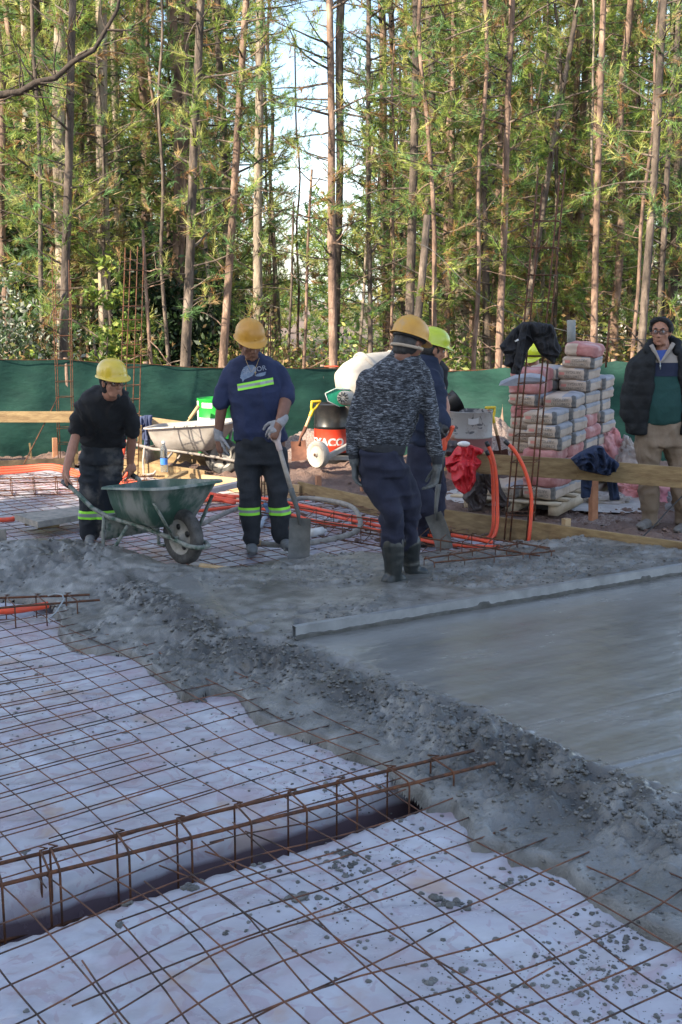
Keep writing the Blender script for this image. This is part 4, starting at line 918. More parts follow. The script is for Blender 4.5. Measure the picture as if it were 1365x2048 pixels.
for k, (dy, lab) in enumerate([(0, 'rearmost orange conduit of the bundle along the far left edge'), (5, 'middle orange conduit of the bundle along the far left edge'), (10, 'front orange conduit of the bundle along the far left edge')]):
    conduit(lab, [g3(-250, 948 + dy, .07), g3(-60, 940 + dy, .06), g3(40, 934 + dy, .07), g3(100, 930 + dy * .8, .1), g3(140, 938 + dy, .08), g3(190, 955 + dy * .6, .05), g3(260, 962 + dy * .8, .05), g3(330, 972 + dy, .04), g3(400, 984 + dy, .04), g3(470, 996 + dy, .04)], .0165)
conduit('orange loop rising beside the legs of the bending worker', [P(222, 955, 11.4), P(236, 940, 11.4), P(247, 905, 11.4), P(249, 870, 11.4), P(242, 842, 11.4), P(236, 838, 11.4)], .018)
conduit('orange riser on the right of the column behind the bending worker', [P(240, 960, 11.3), P(256, 945, 11.3), P(262, 915, 11.3), P(262, 880, 11.35), P(256, 850, 11.4)], .018)
conduit('thick orange conduit inside the cage at the left edge by the heap', [g3(-250, 1232, .05), g3(0, 1222, .05), g3(60, 1216, .05), g3(96, 1210, .05)], .022)
conduit('short orange conduit end at the left edge beyond the plank panel', [g3(-250, 1046, .05), g3(0, 1040, .05), g3(28, 1037, .05)], .02)
m_hose = mat('dirty_hose', (.16, .145, .125), (.26, .24, .21), 20, .7, 0, .001, 90)
h = conduit('grey concrete vibrator hose looping over the mesh between the middle workers', [g3(512, 1086, .03), g3(560, 1090, .03), g3(620, 1086, .03), g3(690, 1072, .05), g3(718, 1058, .06), g3(720, 1038, .07), P(706, 1015, 10.1), P(670, 1003, 10.4), P(610, 996, 10.6), g3(570, 1004, .05), g3(540, 1012, .06), g3(480, 1016, .06), g3(430, 1036, .05), g3(405, 1048, .04)], .022, grp=None)
h.name = 'hose'; h.data.materials[0] = m_hose; h['category'] = 'hose'
mb = MB(); mb.tube([g3(495, 1082, .035), g3(522, 1087, .035)], .026, 10); tag(mb.build('hose_nozzle', m_woodpale), 'tan tip of the vibrator hose by the foot of the blue shirted worker', 'nozzle')
mb = MB(); mb.tube([g3(520, 1054, .03), P(532, 1035, 9.9), P(546, 1012, 10.0)], .024, 10); tag(mb.build('pipe_piece', mat('galvanised', (.33, .36, .40), rough=.45, metal=.6)), 'short metal pipe standing between the legs of the blue shirted worker', 'pipe')
m_denim = mat('blue_rag', (.05, .09, .17), (.12, .18, .28), 12, .9, bump=.004, bscale=40)
m_cable = mat('black_cable', (.015, .015, .016), rough=.55)
mb = MB()
q = [g3(810, 1028, .0), g3(900, 1040, .01), g3(980, 1052, .01), g3(1060, 1066, .01), g3(1130, 1082, .01), g3(1220, 1090, .01), g3(1268, 1086, .01), P(1310, 1050, 8.9), P(1345, 1012, 9.0), P(1420, 940, 9.2)]
for i in range(10): pass
conduit('thin black power cable lying over the soil and hanging to the right edge', q, .0055, grp=None).data.materials[0] = m_cable
bpy.data.objects[-1] if False else None
m_rope = mat('grey_cord', (.05, .055, .055), rough=.7)
c_ = conduit('thin cord strung from the leaning snapped trunk down to the right over the bags', [P(830, 484, 14), P(870, 505, 13.8), P(960, 590, 13.4), P(1060, 640, 12.8), P(1180, 672, 12.3), P(1300, 680, 12), P(1420, 684, 11.8)], .0035, grp=None); c_.name = 'cord'; c_['category'] = 'cord'; c_.data.materials[0] = m_rope
for o in bpy.data.objects:
    if o.get('label', '').startswith('thin black power cable'): o.name = 'power_cable'; o['category'] = 'cable'

# ------------------------------------------------------------------ drums
def stripe_mat(name, bands, rough=.5, dirt=.15, seed=0):
    """paint bands up a drum, by height in object space, with dirt noise"""
    m = bpy.data.materials.new(name); m.use_nodes = True; t = m.node_tree; b = t.nodes['Principled BSDF']; b.inputs['Roughness'].default_value = rough
    tc = t.nodes.new('ShaderNodeTexCoord'); sp = t.nodes.new('ShaderNodeSeparateXYZ'); t.links.new(tc.outputs['Object'], sp.inputs['Vector'])
    mr = t.nodes.new('ShaderNodeMapRange'); mr.inputs['From Max'].default_value = 1.0; t.links.new(sp.outputs['Z'], mr.inputs['Value'])
    cr = t.nodes.new('ShaderNodeValToRGB'); cr.color_ramp.interpolation = 'CONSTANT'; e = cr.color_ramp.elements; e[0].color = tuple(bands[0][1]) + (1,); e[0].position = 0
    for i, (z, c) in enumerate(bands[1:]):
        q = e[1] if i == 0 else e.new(z); q.position = z; q.color = tuple(c) + (1,)
    t.links.new(mr.outputs['Result'], cr.inputs['Fac'])
    n = t.nodes.new('ShaderNodeTexNoise'); n.inputs['Scale'].default_value = 6; n.inputs['Detail'].default_value = 9; n.inputs['Roughness'].default_value = .7; t.links.new(tc.outputs['Object'], n.inputs['Vector'])
    r = t.nodes.new('ShaderNodeMapRange'); r.inputs['From Min'].default_value = .5; r.inputs['From Max'].default_value = .7; r.inputs['To Max'].default_value = dirt; t.links.new(n.outputs['Fac'], r.inputs['Value'])
    x = t.nodes.new('ShaderNodeMix'); x.data_type = 'RGBA'; x.inputs['B'].default_value = (.25, .21, .18, 1); t.links.new(r.outputs['Result'], x.inputs['Factor']); t.links.new(cr.outputs['Color'], x.inputs['A']); t.links.new(x.outputs['Result'], b.inputs['Base Color']); return m
def drum(label, px, Y, r, ztop, m, lid=True, open_=False, grp='steel drums'):
    c = P(px, 900, Y); o = empty_local('steel_drum', (c.x, Y, 0), label, 'drum', grp)
    H = ztop; pr = [(r * .96, 0), (r, .01), (r, .02)]
    for z in (H * .33, H * .64):
        pr += [(r, z - .015), (r * 1.025, z - .006), (r * 1.025, z + .006), (r, z + .015)]
    pr += [(r, H - .02), (r * 1.02, H - .012), (r * 1.02, H), (r * .985, H + .002)]
    pr += [(r * .97, H - .015), (0.001, H - .015)] if not open_ else [(r * .97, H - .01), (r * .97, .3)]
    mb = MB(); mb.lathe(pr, seg=40); mb.build('body', m, o, auto=40); return o, V(c.x, Y, 0)
def text_mesh(s, size, m, name, ext=.001, bold=0.0, spacing=1.0):
    cu = bpy.data.curves.new(name, 'FONT'); cu.body = s; cu.size = size; cu.align_x = 'CENTER'; cu.extrude = ext; cu.offset = bold; cu.space_character = spacing; cu.resolution_u = 3
    ob = bpy.data.objects.new(name, cu); COL.objects.link(ob); dg = bpy.context.evaluated_depsgraph_get(); me = bpy.data.meshes.new_from_object(ob.evaluated_get(dg)); bpy.data.objects.remove(ob); me.name = name; me.materials.clear(); me.materials.append(m); return me
def wrap_drum(me, r, a0, z0, flip=False):                           # bend a flat lettering round a drum
    for v in me.vertices:
        a = a0 + v.co.x / r; rr = r + .002 + v.co.z; z = z0 + v.co.y
        v.co = (rr * math.cos(a), rr * math.sin(a), z)
m_white = mat('white_paint', (.58, .57, .55), rough=.5)
m_black_p = mat('black_gloss_paint', (.012, .012, .013), (.03, .028, .026), 9, .28)
BL, RD, WT, GN = (.012, .012, .013), (.55, .045, .02), (.72, .72, .70), (.012, .30, .035)
o, c = drum('black drum with a broad red band and white lettering beside the mixer', 664, 13.2, .205, .70, stripe_mat('drum_black_red', [(0, BL), (.15, RD), (.42, BL)], .32, .12))
tm = text_mesh('TEXACO', .125, m_white, 'lettering', .0008, .004, 1.0); wrap_drum(tm, .205, math.radians(-118), .235)
l_ = link('lettering', tm, o)
o, c = drum('green drum with white and red bands behind the grey wheelbarrow', 437, 13.5, .235, .74, stripe_mat('drum_green', [(0, GN), (.10, (.02, .2, .06)), (.13, GN), (.36, WT), (.43, (.5, .05, .03)), (.46, WT), (.52, GN)], .4, .1))
mb = MB()
for a0, a1, z0, z1 in [(-2.32, -1.72, .64, .70), (-2.95, -2.62, .53, .715)]:
    rows = [[V(.238 * math.cos(a), .238 * math.sin(a), z) for z in (z0, z1)] for a in np.linspace(a0, a1, 10)]; mb.loft(rows, cap=False, closed=False)
mb.build('white_label', m_white, o)
m_old = stripe_mat('drum_old', [(0, (.30, .13, .12)), (.46, (.40, .37, .34))], .6, .85)
t = m_old.node_tree; b = t.nodes['Principled BSDF']; src = b.inputs['Base Color'].links[0].from_socket; tcn = t.nodes.new('ShaderNodeTexCoord')
src = stain(src, 7, .56, .60, (.05, .05, .06), 1.5, .85); src = stain(src, 4, .58, .66, (.30, .12, .06), .5, .8); t.links.new(src, b.inputs['Base Color'])
o, c = drum('battered whitish drum with rust stains and a red base by the red jacket', 939, 12.0, .235, .735, m_old, open_=True)
mb = MB(); rows = [[V(.241 * math.cos(a), .241 * math.sin(a), z + .02 * math.sin(a * 5)) for z in (.63, .69)] for a in np.linspace(-1.75, -1.30, 9)]; mb.loft(rows, cap=False, closed=False); mb.build('torn_label', m_white, o)
# bucket handle and dark bucket over the old drum
o = empty('bucket', P(905, 822, 12.0), 'black bucket held over the old white drum by a gloved hand', 'bucket')
mb = MB(); c = P(897, 812, 12.05); Mt = Matrix.Rotation(1.0, 3, 'Y') @ Matrix.Rotation(-.2, 3, 'X'); mb.lathe([(.0, -.12), (.085, -.12), (.115, .11), (.12, .12), (.108, .11), (.08, -.11)], c, Mt, 24); mb.build('bucket_body', m_black, o)
mb = MB(); mb.tube([P(893, 786, 12), P(905, 792, 12), P(915, 806, 12), P(918, 826, 12)], .004, 6); mb.build('wire_handle', m_rebar, o)

# ------------------------------------------------------------------ wheelbarrows
m_rub = mat('tyre_rubber', (.025, .024, .023), (.10, .095, .09), 12, .85, 0, .003, 60)
def wheelbarrow(label, loc, rz, m_tray, m_frame, m_wheel, pitch=0.0, kx=1.0):
    K = lambda x, y, z: V(x * (kx if x < -.1 else 1), y, z)
    o = empty_local('wheelbarrow', loc, label, 'wheelbarrow', 'wheelbarrows on the site'); o.rotation_euler = (0, pitch, rz)
    def ring(x0, x1, hw0, hw1, z0, z1, cr, n=8):
            # rounded plan at given heights: rear x0 (half width hw0), front x1 (hw1); height follows x
        c = []
        for (cx, cy, a0) in ((x1 - cr, hw1 - cr, 0), (x0 + cr, hw0 - cr, 90), (x0 + cr, -hw0 + cr, 180), (x1 - cr, -hw1 + cr, 270)):
            for k in range(n + 1):
                a = math.radians(a0 + 90 * k / n); c.append((cx + cr * math.cos(a), cy + cr * math.sin(a)))
        return [K(x, y, z0 + (z1 - z0) * (x - x0) / (x1 - x0)) for x, y in c]
    out = [ring(-.64, -.16, .17, .15, .275, .26, .08), ring(-.72, -.08, .21, .19, .30, .285, .10), ring(-.77, .02, .245, .24, .40, .42, .12), ring(-.80, .13, .262, .27, .495, .57, .13), ring(-.81, .15, .272, .28, .505, .59, .14), ring(-.835, .18, .295, .30, .507, .592, .15), ring(-.838, .183, .298, .303, .497, .582, .15)]
    inn = [ring(-.835, .18, .294, .299, .512, .597, .15), ring(-.80, .135, .262, .268, .51, .594, .135), ring(-.76, .01, .238, .232, .40, .42, .12), ring(-.70, -.09, .20, .18, .312, .297, .10), ring(-.63, -.17, .16, .14, .29, .275, .08)]
    mb = MB(); mb.loft(out + inn); mb.build('tray', m_tray, o, auto=50)
    w = MB()                                                        # wheel
    tyre = [( .125, -.035), (.15, -.045), (.18, -.042), (.196, -.025), (.20, 0), (.196, .025), (.18, .042), (.15, .045), (.125, .035)]
    Mx = Matrix.Rotation(math.pi / 2, 3, 'X'); wc = (0, 0, .2)
    wh = mb2 = MB(); wh.lathe(tyre, wc, Mx, 40)
    ty = wh.build('wheel', m_rub, o)
    rm = MB(); rm.lathe([(.127, -.036), (.118, -.03), (.10, -.012), (.06, -.016), (.045, -.02), (.028, -.045), (.018, -.05), (.018, .05), (.028, .045), (.045, .02), (.06, .016), (.10, .012), (.118, .03), (.127, .036)], wc, Mx, 32)
    rm.build('rim', m_wheel, ty)
    hs = MB()
    for k in range(4):
        a = k * math.pi / 2 + .4; c = V(.075 * math.cos(a), 0, .2 + .075 * math.sin(a)); hs.tube([c + V(0, -.0195, 0), c + V(0, .0195, 0)], .022, 10)
    hs.build('rim_hole', m_black, ty)
    f = MB()
    for s in (-1, 1): f.tube([K(-1.34, s * .30, .50), K(-1.22, s * .30, .475), K(-.95, s * .265, .345), K(-.72, s * .22, .285), K(-.45, s * .17, .262), K(-.2, s * .12, .225), V(0, s * .085, .195), V(.16, s * .08, .165), V(.225, s * .05, .16), V(.245, 0, .16)], .0165, 10)
    f.build('frame', m_frame, o)
    ax = MB(); ax.tube([V(0, -.1, .2), V(0, .1, .2)], .012, 8); ax.build('axle', m_frame, o)
    for s in (-1, 1):
        l = MB(); l.tube([K(-.80, s * .24, .31), K(-.82, s * .245, .16), K(-.82, s * .25, .012), K(-.76, s * .25, .008), K(-.70, s * .25, .02), K(-.50, s * .2, .25)], .0135, 8); l.build('leg', m_frame, o)
        b = MB(); b.beam(V(.02, s * .255, .47), V(.02, s * .09, .19), .006, .034, up=V(1, 0, 0)); b.build('brace', m_frame, o)
        b = MB(); b.beam(V(-.22, s * .215, .36), V(-.12, s * .118, .215), .006, .034, up=V(1, 0, 0)); b.build('brace', m_frame, o)
        g = MB(); g.tube([K(-1.37, s * .30, .507), K(-1.25, s * .30, .482)], .0205, 10); g.build('grip', m_black, o)
    pn = MB(); pn.box(K(-.80, 0, .21), (.012, .46, .18), bev=.003); pn.build('cross_panel', m_frame, o)
    return o
m_gtray = mat('worn_green_paint', (.018, .062, .045), (.04, .09, .068), 5, .55, 0, .002, 60, c3=(.22, .235, .215), pos=(.3, .47), stretch=(1, 1, .35))
m_gframe = mat('cement_caked_green', (.03, .07, .05), (.20, .21, .19), 18, .8, 0, .003, 80, pos=(.35, .55))
m_wtray = mat('worn_whitish_paint', (.26, .235, .21), (.36, .33, .30), 8, .55, 0, .001, 60, c3=(.05, .16, .11), pos=(.35, .66))
m_wframe = mat('chalky_steel', (.24, .21, .19), (.36, .33, .30), 14, .6, .1, .002, 60)
m_rim = mat('dusty_rim', (.22, .21, .19), (.33, .31, .28), 20, .7)
w0 = G(368, 1128, .02)
o = wheelbarrow('dented green wheelbarrow held by the bending worker, its frame caked with cement', (w0.x, w0.y, .02), math.radians(-45), m_gtray, m_gframe, m_rim, 0, .78)
mb = MB(); mb.box((-.80, 0, .17), (.014, .5, .2)); 
w1 = G(446, 949, 0)
o2 = wheelbarrow('whitish wheelbarrow with worn paint parked behind between the two left workers', (w1.x, w1.y, 0), math.radians(-14), m_wtray, m_wframe, m_rim, 0); 
mb = MB(); mb.ell((-.33, 0, .38), (.24, .19, .09)); k_ = mb.build('wheelbarrow_load', m_crumb); k_.matrix_world = Matrix.Translation(o.location) @ Matrix.Rotation(o.rotation_euler.z, 4, 'Z')
tag(k_, 'wet concrete left in the bottom of the green wheelbarrow', 'concrete')

# ------------------------------------------------------------------ cement mixer
m_cream = mat('cement_whitened_paint', (.33, .295, .25), (.46, .42, .36), 7, .7, 0, .003, 50, c3=(.28, .25, .22), pos=(.3, .66))
m_gplast = mat('green_guard', (.01, .22, .12), (.02, .30, .17), 9, .4)
MY = 12.6; mc = P(733, 768, MY); o = empty('cement_mixer', V(mc.x, MY, 0), 'whitish tilting cement mixer with green motor guard, half hidden by the heather sweater', 'cement mixer')
ax = V(.80, .35, .40).normalized(); Mx = ax.to_track_quat('Z', 'Y').to_matrix()
mb = MB(); mb.lathe([(.001, -.30), (.17, -.29), (.27, -.24), (.315, -.12), (.32, .02), (.318, .05), (.325, .055), (.325, .075), (.315, .08), (.27, .22), (.215, .36), (.20, .40), (.21, .41), (.19, .40), (.25, .22), (.29, .05), (.28, -.15), (.15, -.27), (.001, -.28)], mc, Mx, 48); mb.build('drum', m_cream, o, auto=45)
mb = MB(); mb.lathe([(.328, -.008), (.345, 0), (.345, .03), (.328, .038)], mc + ax * .055, Mx, 60); mb.build('ring_gear', m_cream, o)
mo = P(692, 796, MY - .42)
mb = MB(); Mm = V(-.35, -1, .1).normalized().to_track_quat('Z', 'Y').to_matrix(); mb.lathe([(.001, .09), (.06, .085), (.075, .06), (.078, -.16), (.06, -.18), (.001, -.18)], mo, Mm, 28)
mt = mb.build('motor', m_cream, o, auto=40)
mb = MB()
for k in range(10):
    a = k * math.pi / 5; u = Mm @ V(math.cos(a), math.sin(a), 0); mb.tube([mo + u * .025 + Mm @ V(0, 0, .098), mo + u * .062 + Mm @ V(0, 0, .094)], .006, 4)
mb.build('fan_slot', m_black, mt)
mb = MB(); q = [P(650, 787, MY - .4), P(672, 778, MY - .4), P(700, 780, MY - .38), P(700, 812, MY - .38), P(678, 813, MY - .4), P(655, 801, MY - .4)]; mb.loft([q, [p + V(.01, .22, 0) for p in q]]); mb.build('motor_guard', m_gplast, o, auto=30)
mb = MB(); mb.tube([P(651, 787, MY - .41), P(672, 777, MY - .41), P(700, 779, MY - .39)], .006, 5); mb.tube([P(651, 787, MY - .41), P(656, 802, MY - .41), P(680, 814, MY - .41)], .005, 5); mb.build('guard_edge', m_white, mt)
mb = MB(); mb.beam(P(703, 812, MY - .2), P(703, 893, MY - .2), .05, .06, up=V(1, 0, 0), bev=.004); mb.beam(P(703, 888, MY - .2), P(655, 914, MY - .45), .05, .05, bev=.004); mb.beam(P(650, 916, MY - .3), P(790, 916, MY - .1), .045, .045, bev=.003)
mb.beam(P(712, 890, MY - .2), P(800, 930, MY - .3), .05, .05); mb.beam(P(760, 820, MY), P(790, 930, MY), .05, .05); mb.build('frame', m_cream, o, auto=30)
wc = P(637, 909, MY - .5); Mw = V(-.72, -.70, 0).normalized().to_track_quat('Z', 'Y').to_matrix()
mb = MB(); mb.lathe([(.001, .05), (.02, .05), (.03, .03), (.09, .025), (.11, .04), (.135, .04), (.147, .02), (.147, -.02), (.135, -.04), (.09, -.03), (.001, -.03)], wc, Mw, 36); wl = mb.build('wheel', m_cream, o, auto=40)
mb = MB(); mb.lathe([(.001, .056), (.016, .055), (.018, .045)], wc, Mw, 12); mb.build('hub', m_rebar, wl)
mb = MB(); mb.box(P(745, 905, MY + .3), (.5, .4, .16), bev=.01); tag(mb.build('dark_crate', mat('dark_box', (.02, .02, .022), rough=.7), auto=30), 'dark box standing on the soil under the mixer', 'box')

# ------------------------------------------------------------------ shovels
m_ash = mat('shovel_shaft_wood', (.40, .25, .13), (.55, .37, .20), 9, .6, stretch=(1, 1, .2))
m_blade = mat('cement_grey_blade', (.075, .078, .075), (.14, .14, .135), 9, .6, .2, .001, 80, c3=(.24, .25, .26), pos=(.4, .7))
m_bladerust = mat('rusty_blade', (.08, .03, .018), (.15, .06, .035), 9, .8, .2)
m_yel = mat('yellow_plastic', (.62, .42, .02), (.70, .50, .03), 9, .45)
m_ored = mat('orange_red_plastic', (.60, .07, .03), (.68, .10, .04), 8, .4)
m_greyshaft = mat('cement_covered_shaft', (.24, .21, .18), (.36, .32, .28), 16, .7, 0, .001, 60)
def shovel(label, top, sock, blade_top, blade_tip, face, m_shaft, m_grip, m_bl, w=.11, gw=.055, gtop=None, sock_m=None, gdir=None):
    """top: end of the shaft under the grip; face: direction the blade faces; grip is an open D"""
    o = empty('shovel', V(blade_tip.x, blade_tip.y, blade_tip.z), label, 'shovel', 'shovels on the site')
    d = (top - sock).normalized(); side = (gdir or d.cross(face)).normalized()
    mb = MB(); mb.tube([sock, sock.lerp(top, .5), top], [.017, .0175, .0165], 12); mb.build('shaft', m_shaft, o)
    g = MB(); a = top; h = .11
    g.chain([a - d * .05, a + d * .01], [.021, .022]); 
    for s in (-1, 1): g.chain([a, a + d * .045 + side * gw * .6 * s, a + d * h + side * gw * s], [.018, .014, .014])
    g.chain([a + d * h - side * gw, a + d * h + side * gw], [.0155, .0155]); g.build('d_grip', m_grip, o)
    b = MB(); b.tube([sock + d * .05, sock, sock.lerp(blade_top, .6) + face * -.01, blade_top + (blade_tip - blade_top).normalized() * .05], [.0215, .021, .016, .011], 10); b.build('socket', sock_m or m_bl, o)
    bl = MB(); v = (blade_tip - blade_top); L_ = v.length; v.normalize(); sd_ = v.cross(face).normalized(); f = sd_.cross(v).normalized(); rows = []; n = 14
    for i in range(n + 1):
        u = i / n; ww = w * (1 if u > .03 else .96); cur = .018 * (1 - u * .4); rows.append([blade_top + v * L_ * u + sd_ * ww * k + f * (-cur * (1 - k * k) + .012 * (1 - u) ** 3 - .02 * math.sin(u * 2.6)) for k in np.linspace(-1, 1, 13)])
    back = [[p - f * .0025 for p in r] for r in rows]
    for r, q in zip(rows, back): pass
    bl.loft([r + q[::-1] for r, q in zip(rows, back)]); bl.build('blade', m_bl, o, auto=40); return o
shovel('shovel with a yellow grip leaning by the drum with the red band', P(625, 822, 12.6), P(609, 862, 12.55), P(597, 882, 12.5), P(598, 920, 12.4), V(-.2, -1, .2).normalized(), m_ash, m_yel, m_bladerust, .085, .05, gdir=V(.8, .5, 0))
shovel('square mouthed shovel the blue shirted worker leans on, its blade in the concrete', P(556, 885, 8.28), P(586, 990, 8.2), P(601, 1036, 8.15), P(598, 1120, 8.1), V(.05, -1, .25).normalized(), m_greyshaft, mat('pinkish_grip', (.40, .30, .28), (.48, .38, .35), 9, .6), m_blade, .078, .05, gdir=V(.75, .3, .55))
shovel('shovel with orange red grip standing behind the man in wellingtons', P(890, 884, 8.6), P(876, 980, 8.62), P(868, 1028, 8.6), P(888, 1102, 8.5), V(-.75, -.6, .3).normalized(), mat('black_shaft', (.02, .02, .022), rough=.4), m_ored, m_blade, .085, .05, gdir=V(.8, -.5, .1))
shovel('shovel with yellow grip and worn shaft leaning behind the old white drum', P(986, 835, 12.3), P(997, 880, 12.3), P(1001, 900, 12.3), P(1004, 930, 12.2), V(-.2, -1, .2).normalized(), m_ash, m_yel, m_bladerust, .08, .05, gdir=V(.9, .3, 0))
mb = MB(); mb.tube([P(380, 838, 13.1), P(398, 812, 13.15)], .022, 10); mb.tube([P(372, 848, 13.1), P(380, 838, 13.1)], .012, 8); tag(mb.build('tool_handle', m_woodpale), 'wooden tool handle sticking up left of the green drum', 'tool handle')

# gravel heaps
m_gravel = mat('gravel', (.16, .11, .095), (.30, .24, .21), 60, .95, 0, .03, 45, c3=(.38, .35, .33), detail=3)
def heap_obj(label, px, py, rx, ry, h, seed):
    c = G(px, py); nx = 90
    def zf(X, Y):
        r2 = ((X - c.x) / rx) ** 2 + ((Y - c.y) / ry) ** 2; return -.03 + h * np.exp(-r2 * 1.3) * (1 + .15 * fbm(X * 4, Y * 4, s=seed)) + clod(X, Y, .045, seed, .9) * .7 + clod(X, Y, .028, seed + 1, .9) * .6
    tag(sheet('gravel_heap', np.arange(c.x - rx * 1.7, c.x + rx * 1.7, .018), np.arange(c.y - ry * 1.7, c.y + ry * 1.7, .018), zf, m_gravel, lambda X, Y: ((X - c.x) / rx) ** 2 + ((Y - c.y) / ry) ** 2 < 2.6), label, 'gravel heap', kind='stuff')
heap_obj('gravel heap piled behind the yellow handled shovel and the drum', 640, 905, .62, .5, .34, 3)
heap_obj('gravel heap between the old drum and the cement bags', 975, 905, .55, .5, .40, 13)
heap_obj('low mound of pinkish spoil at the foot of the stake below the rail', 1215, 1040, .25, .14, .06, 23)
R = random.Random(8); mb = MB()
def stone(px, py, r, mb): 
    vs, fs = R.choice(CRUMB); g = G(px, py); mb.add([V(g.x + p.x * r, g.y + p.y * r, p.z * r * .8 + .01) for p in vs], fs)
mb = MB()
for k in range(900): stone(R.uniform(600, 1365), R.choice([R.uniform(935, 1090), R.uniform(985, 1075)]), .006 + .022 * R.random() ** 3, mb)
for k in range(250): stone(R.uniform(250, 500), R.uniform(925, 960), .006 + .02 * R.random() ** 3, mb)
tag(mb.build('soil_clods', m_soil), 'small stones and clods scattered over the reddish soil', 'stones', kind='stuff')
mb = MB(); stone(1305, 1080, .10, mb); tag(mb.build('rock', m_soil), 'pinkish rock beside the metal profile on the right', 'rock')
mb = MB(); stone(1265, 1062, .05, mb); tag(mb.build('rock', m_soil), 'small reddish rock in front of the shoes of the man in glasses', 'rock')

# bottle, cup on the mesh
m_pet = mat('clear_plastic', (.55, .60, .62), rough=.15); m_pet.node_tree.nodes['Principled BSDF'].inputs['Transmission Weight'].default_value = .9
c = P(329, 940, 12.1); o = empty('water_bottle', V(c.x, c.y, c.z - .17), 'clear plastic water bottle with blue label standing behind the green wheelbarrow', 'bottle')
mb = MB(); mb.lathe([(.001, -.02), (.036, -.02), (.038, 0), (.038, .20), (.034, .23), (.016, .27), (.016, .29), (.001, .29)], c, None, 20); mb.build('bottle_body', m_pet, o)
mb = MB(); mb.lathe([(.0395, .06), (.0395, .13)], c, None, 20); mb.build('label_band', mat('blue_label', (.05, .18, .55), rough=.4), o)
mb = MB(); mb.lathe([(.018, .285), (.018, .31), (.001, .31)], c, None, 14); mb.build('cap', m_white, o)
mb = MB(); mb.tube([g3(624, 1066, .05), g3(645, 1062, .05)], .035, 12); mb.tube([g3(645, 1062, .05), g3(652, 1061, .05)], .015, 10); tag(mb.build('plastic_bottle', m_white), 'small white plastic bottle lying on the mesh right of the shovel blade', 'bottle')

# concrete pad, pallet, cement bags
m_pad = mat('pale_dusty_concrete', (.28, .26, .25), (.42, .40, .38), 5, .95, 0, .004, 40)
def padz(X, Y): return .030 + .01 * fbm(X * 2, Y * 2, s=77) + .02 * sstep(0, .3, distline(X, Y, padp, True)) - .02
padp = [tuple(G(x, y)[:2]) for x, y in [(985, 1012), (1080, 1022), (1190, 1028), (1300, 1024), (1340, 1000), (1330, 960), (1180, 950), (985, 960), (880, 985), (890, 1005)]]
tag(sheet('dusty_ground', np.arange(-.5, 5, .03), np.arange(9.3, 13, .03), lambda X, Y: padz(X, Y), m_pad, lambda X, Y: inpoly(X, Y, padp)), kind='structure')
RB = math.radians(28); BX = V(math.cos(RB + math.pi), -math.sin(RB) * -1, 0); 
bxl = V(-math.cos(RB), math.sin(RB), 0)         # leftwards along the front face
byd = V(math.sin(RB), math.cos(RB), 0)                                   # away along the right face
m_beige = mat('paper_bag', (.31, .245, .195), (.42, .345, .285), 4, .85, 0, .006, 18, c3=(.45, .41, .39)); m_bluegrey = mat('bag_bluegrey', (.16, .17, .20), (.27, .27, .29), 6, .8, 0, .003, 25); m_dark = mat('bag_dark_print', (.05, .05, .055), (.16, .15, .14), 14, .85); m_txt = mat('bag_lettering', (.13, .115, .10), (.24, .20, .16), 30, .9)
m_pink = mat('bag_red', (.26, .085, .08), (.38, .18, .17), 5, .85, 0, .006, 18, c3=(.44, .33, .32), pos=(.35, .55)); m_redprint = mat('bag_red_print', (.42, .17, .14), rough=.8)
BW, BD, BH = .305, .47, .118
def bag_mesh(seed, pink):
    bm = bmesh.new(); bmesh.ops.create_cube(bm, size=1); bmesh.ops.subdivide_edges(bm, edges=bm.edges[:], cuts=9, use_grid_fill=True)
    for v in bm.verts:
        x, y, z = v.co * 2; k = 9
        n_ = (abs(x) ** k + abs(y) ** k + abs(z) ** 6) ** (1 / 8.0)
        s_ = min(1 / max(n_, 1e-3), 1.0); X, Y, Z = x * s_, y * s_, z * s_
        Z *= 1.04 - .10 * (X ** 6) - .10 * Y ** 6
        q = V(X * BW / 2, Y * BD / 2, Z * BH / 2); nn = mnoise.noise(V(X * 1.6, Y * 1.6, Z + seed * 3.1)); q.z += .010 * nn - .008 * (X * X) * (seed % 2); q.x += .008 * mnoise.noise(V(Y * 2, Z * 2, seed)); q.y += .008 * mnoise.noise(V(X * 2, Z * 2, seed + 5))
        q += q.normalized() * .005 * mnoise.noise(V(X * 6, Y * 6, Z * 4 + seed)); v.co = q
    bm.normal_update(); me = bpy.data.meshes.new('cement_bag')
    for f in bm.faces:
        c = f.calc_center_median(); n_ = f.normal; f.smooth = True
        if pink: f.material_index = 3 if not (n_.y < -.5 and c.x < -.02) else (0 if seed % 2 else 3)
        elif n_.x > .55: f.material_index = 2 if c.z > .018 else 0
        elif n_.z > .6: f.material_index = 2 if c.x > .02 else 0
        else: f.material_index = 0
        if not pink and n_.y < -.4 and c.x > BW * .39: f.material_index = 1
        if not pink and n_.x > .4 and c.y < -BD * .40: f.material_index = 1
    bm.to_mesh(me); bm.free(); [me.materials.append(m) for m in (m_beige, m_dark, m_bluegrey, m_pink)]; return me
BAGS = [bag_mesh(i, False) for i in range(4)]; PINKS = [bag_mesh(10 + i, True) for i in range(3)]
t1 = text_mesh('CEMENTO', .036, m_txt, 'print', .0004, .0004); t2 = text_mesh('ARTIGAS', .036, m_txt, 'print', .0004, .0004)
pm = MB(); 
for me, dy in ((t1, .012), (t2, -.026)):
    co = [v.co for v in me.vertices]; pm.add([V(-p.x * 1.0 - 0, 0, -(p.y + dy)) + V(0, p.z, 0) for p in co], [tuple(p.vertices) for p in me.polygons])
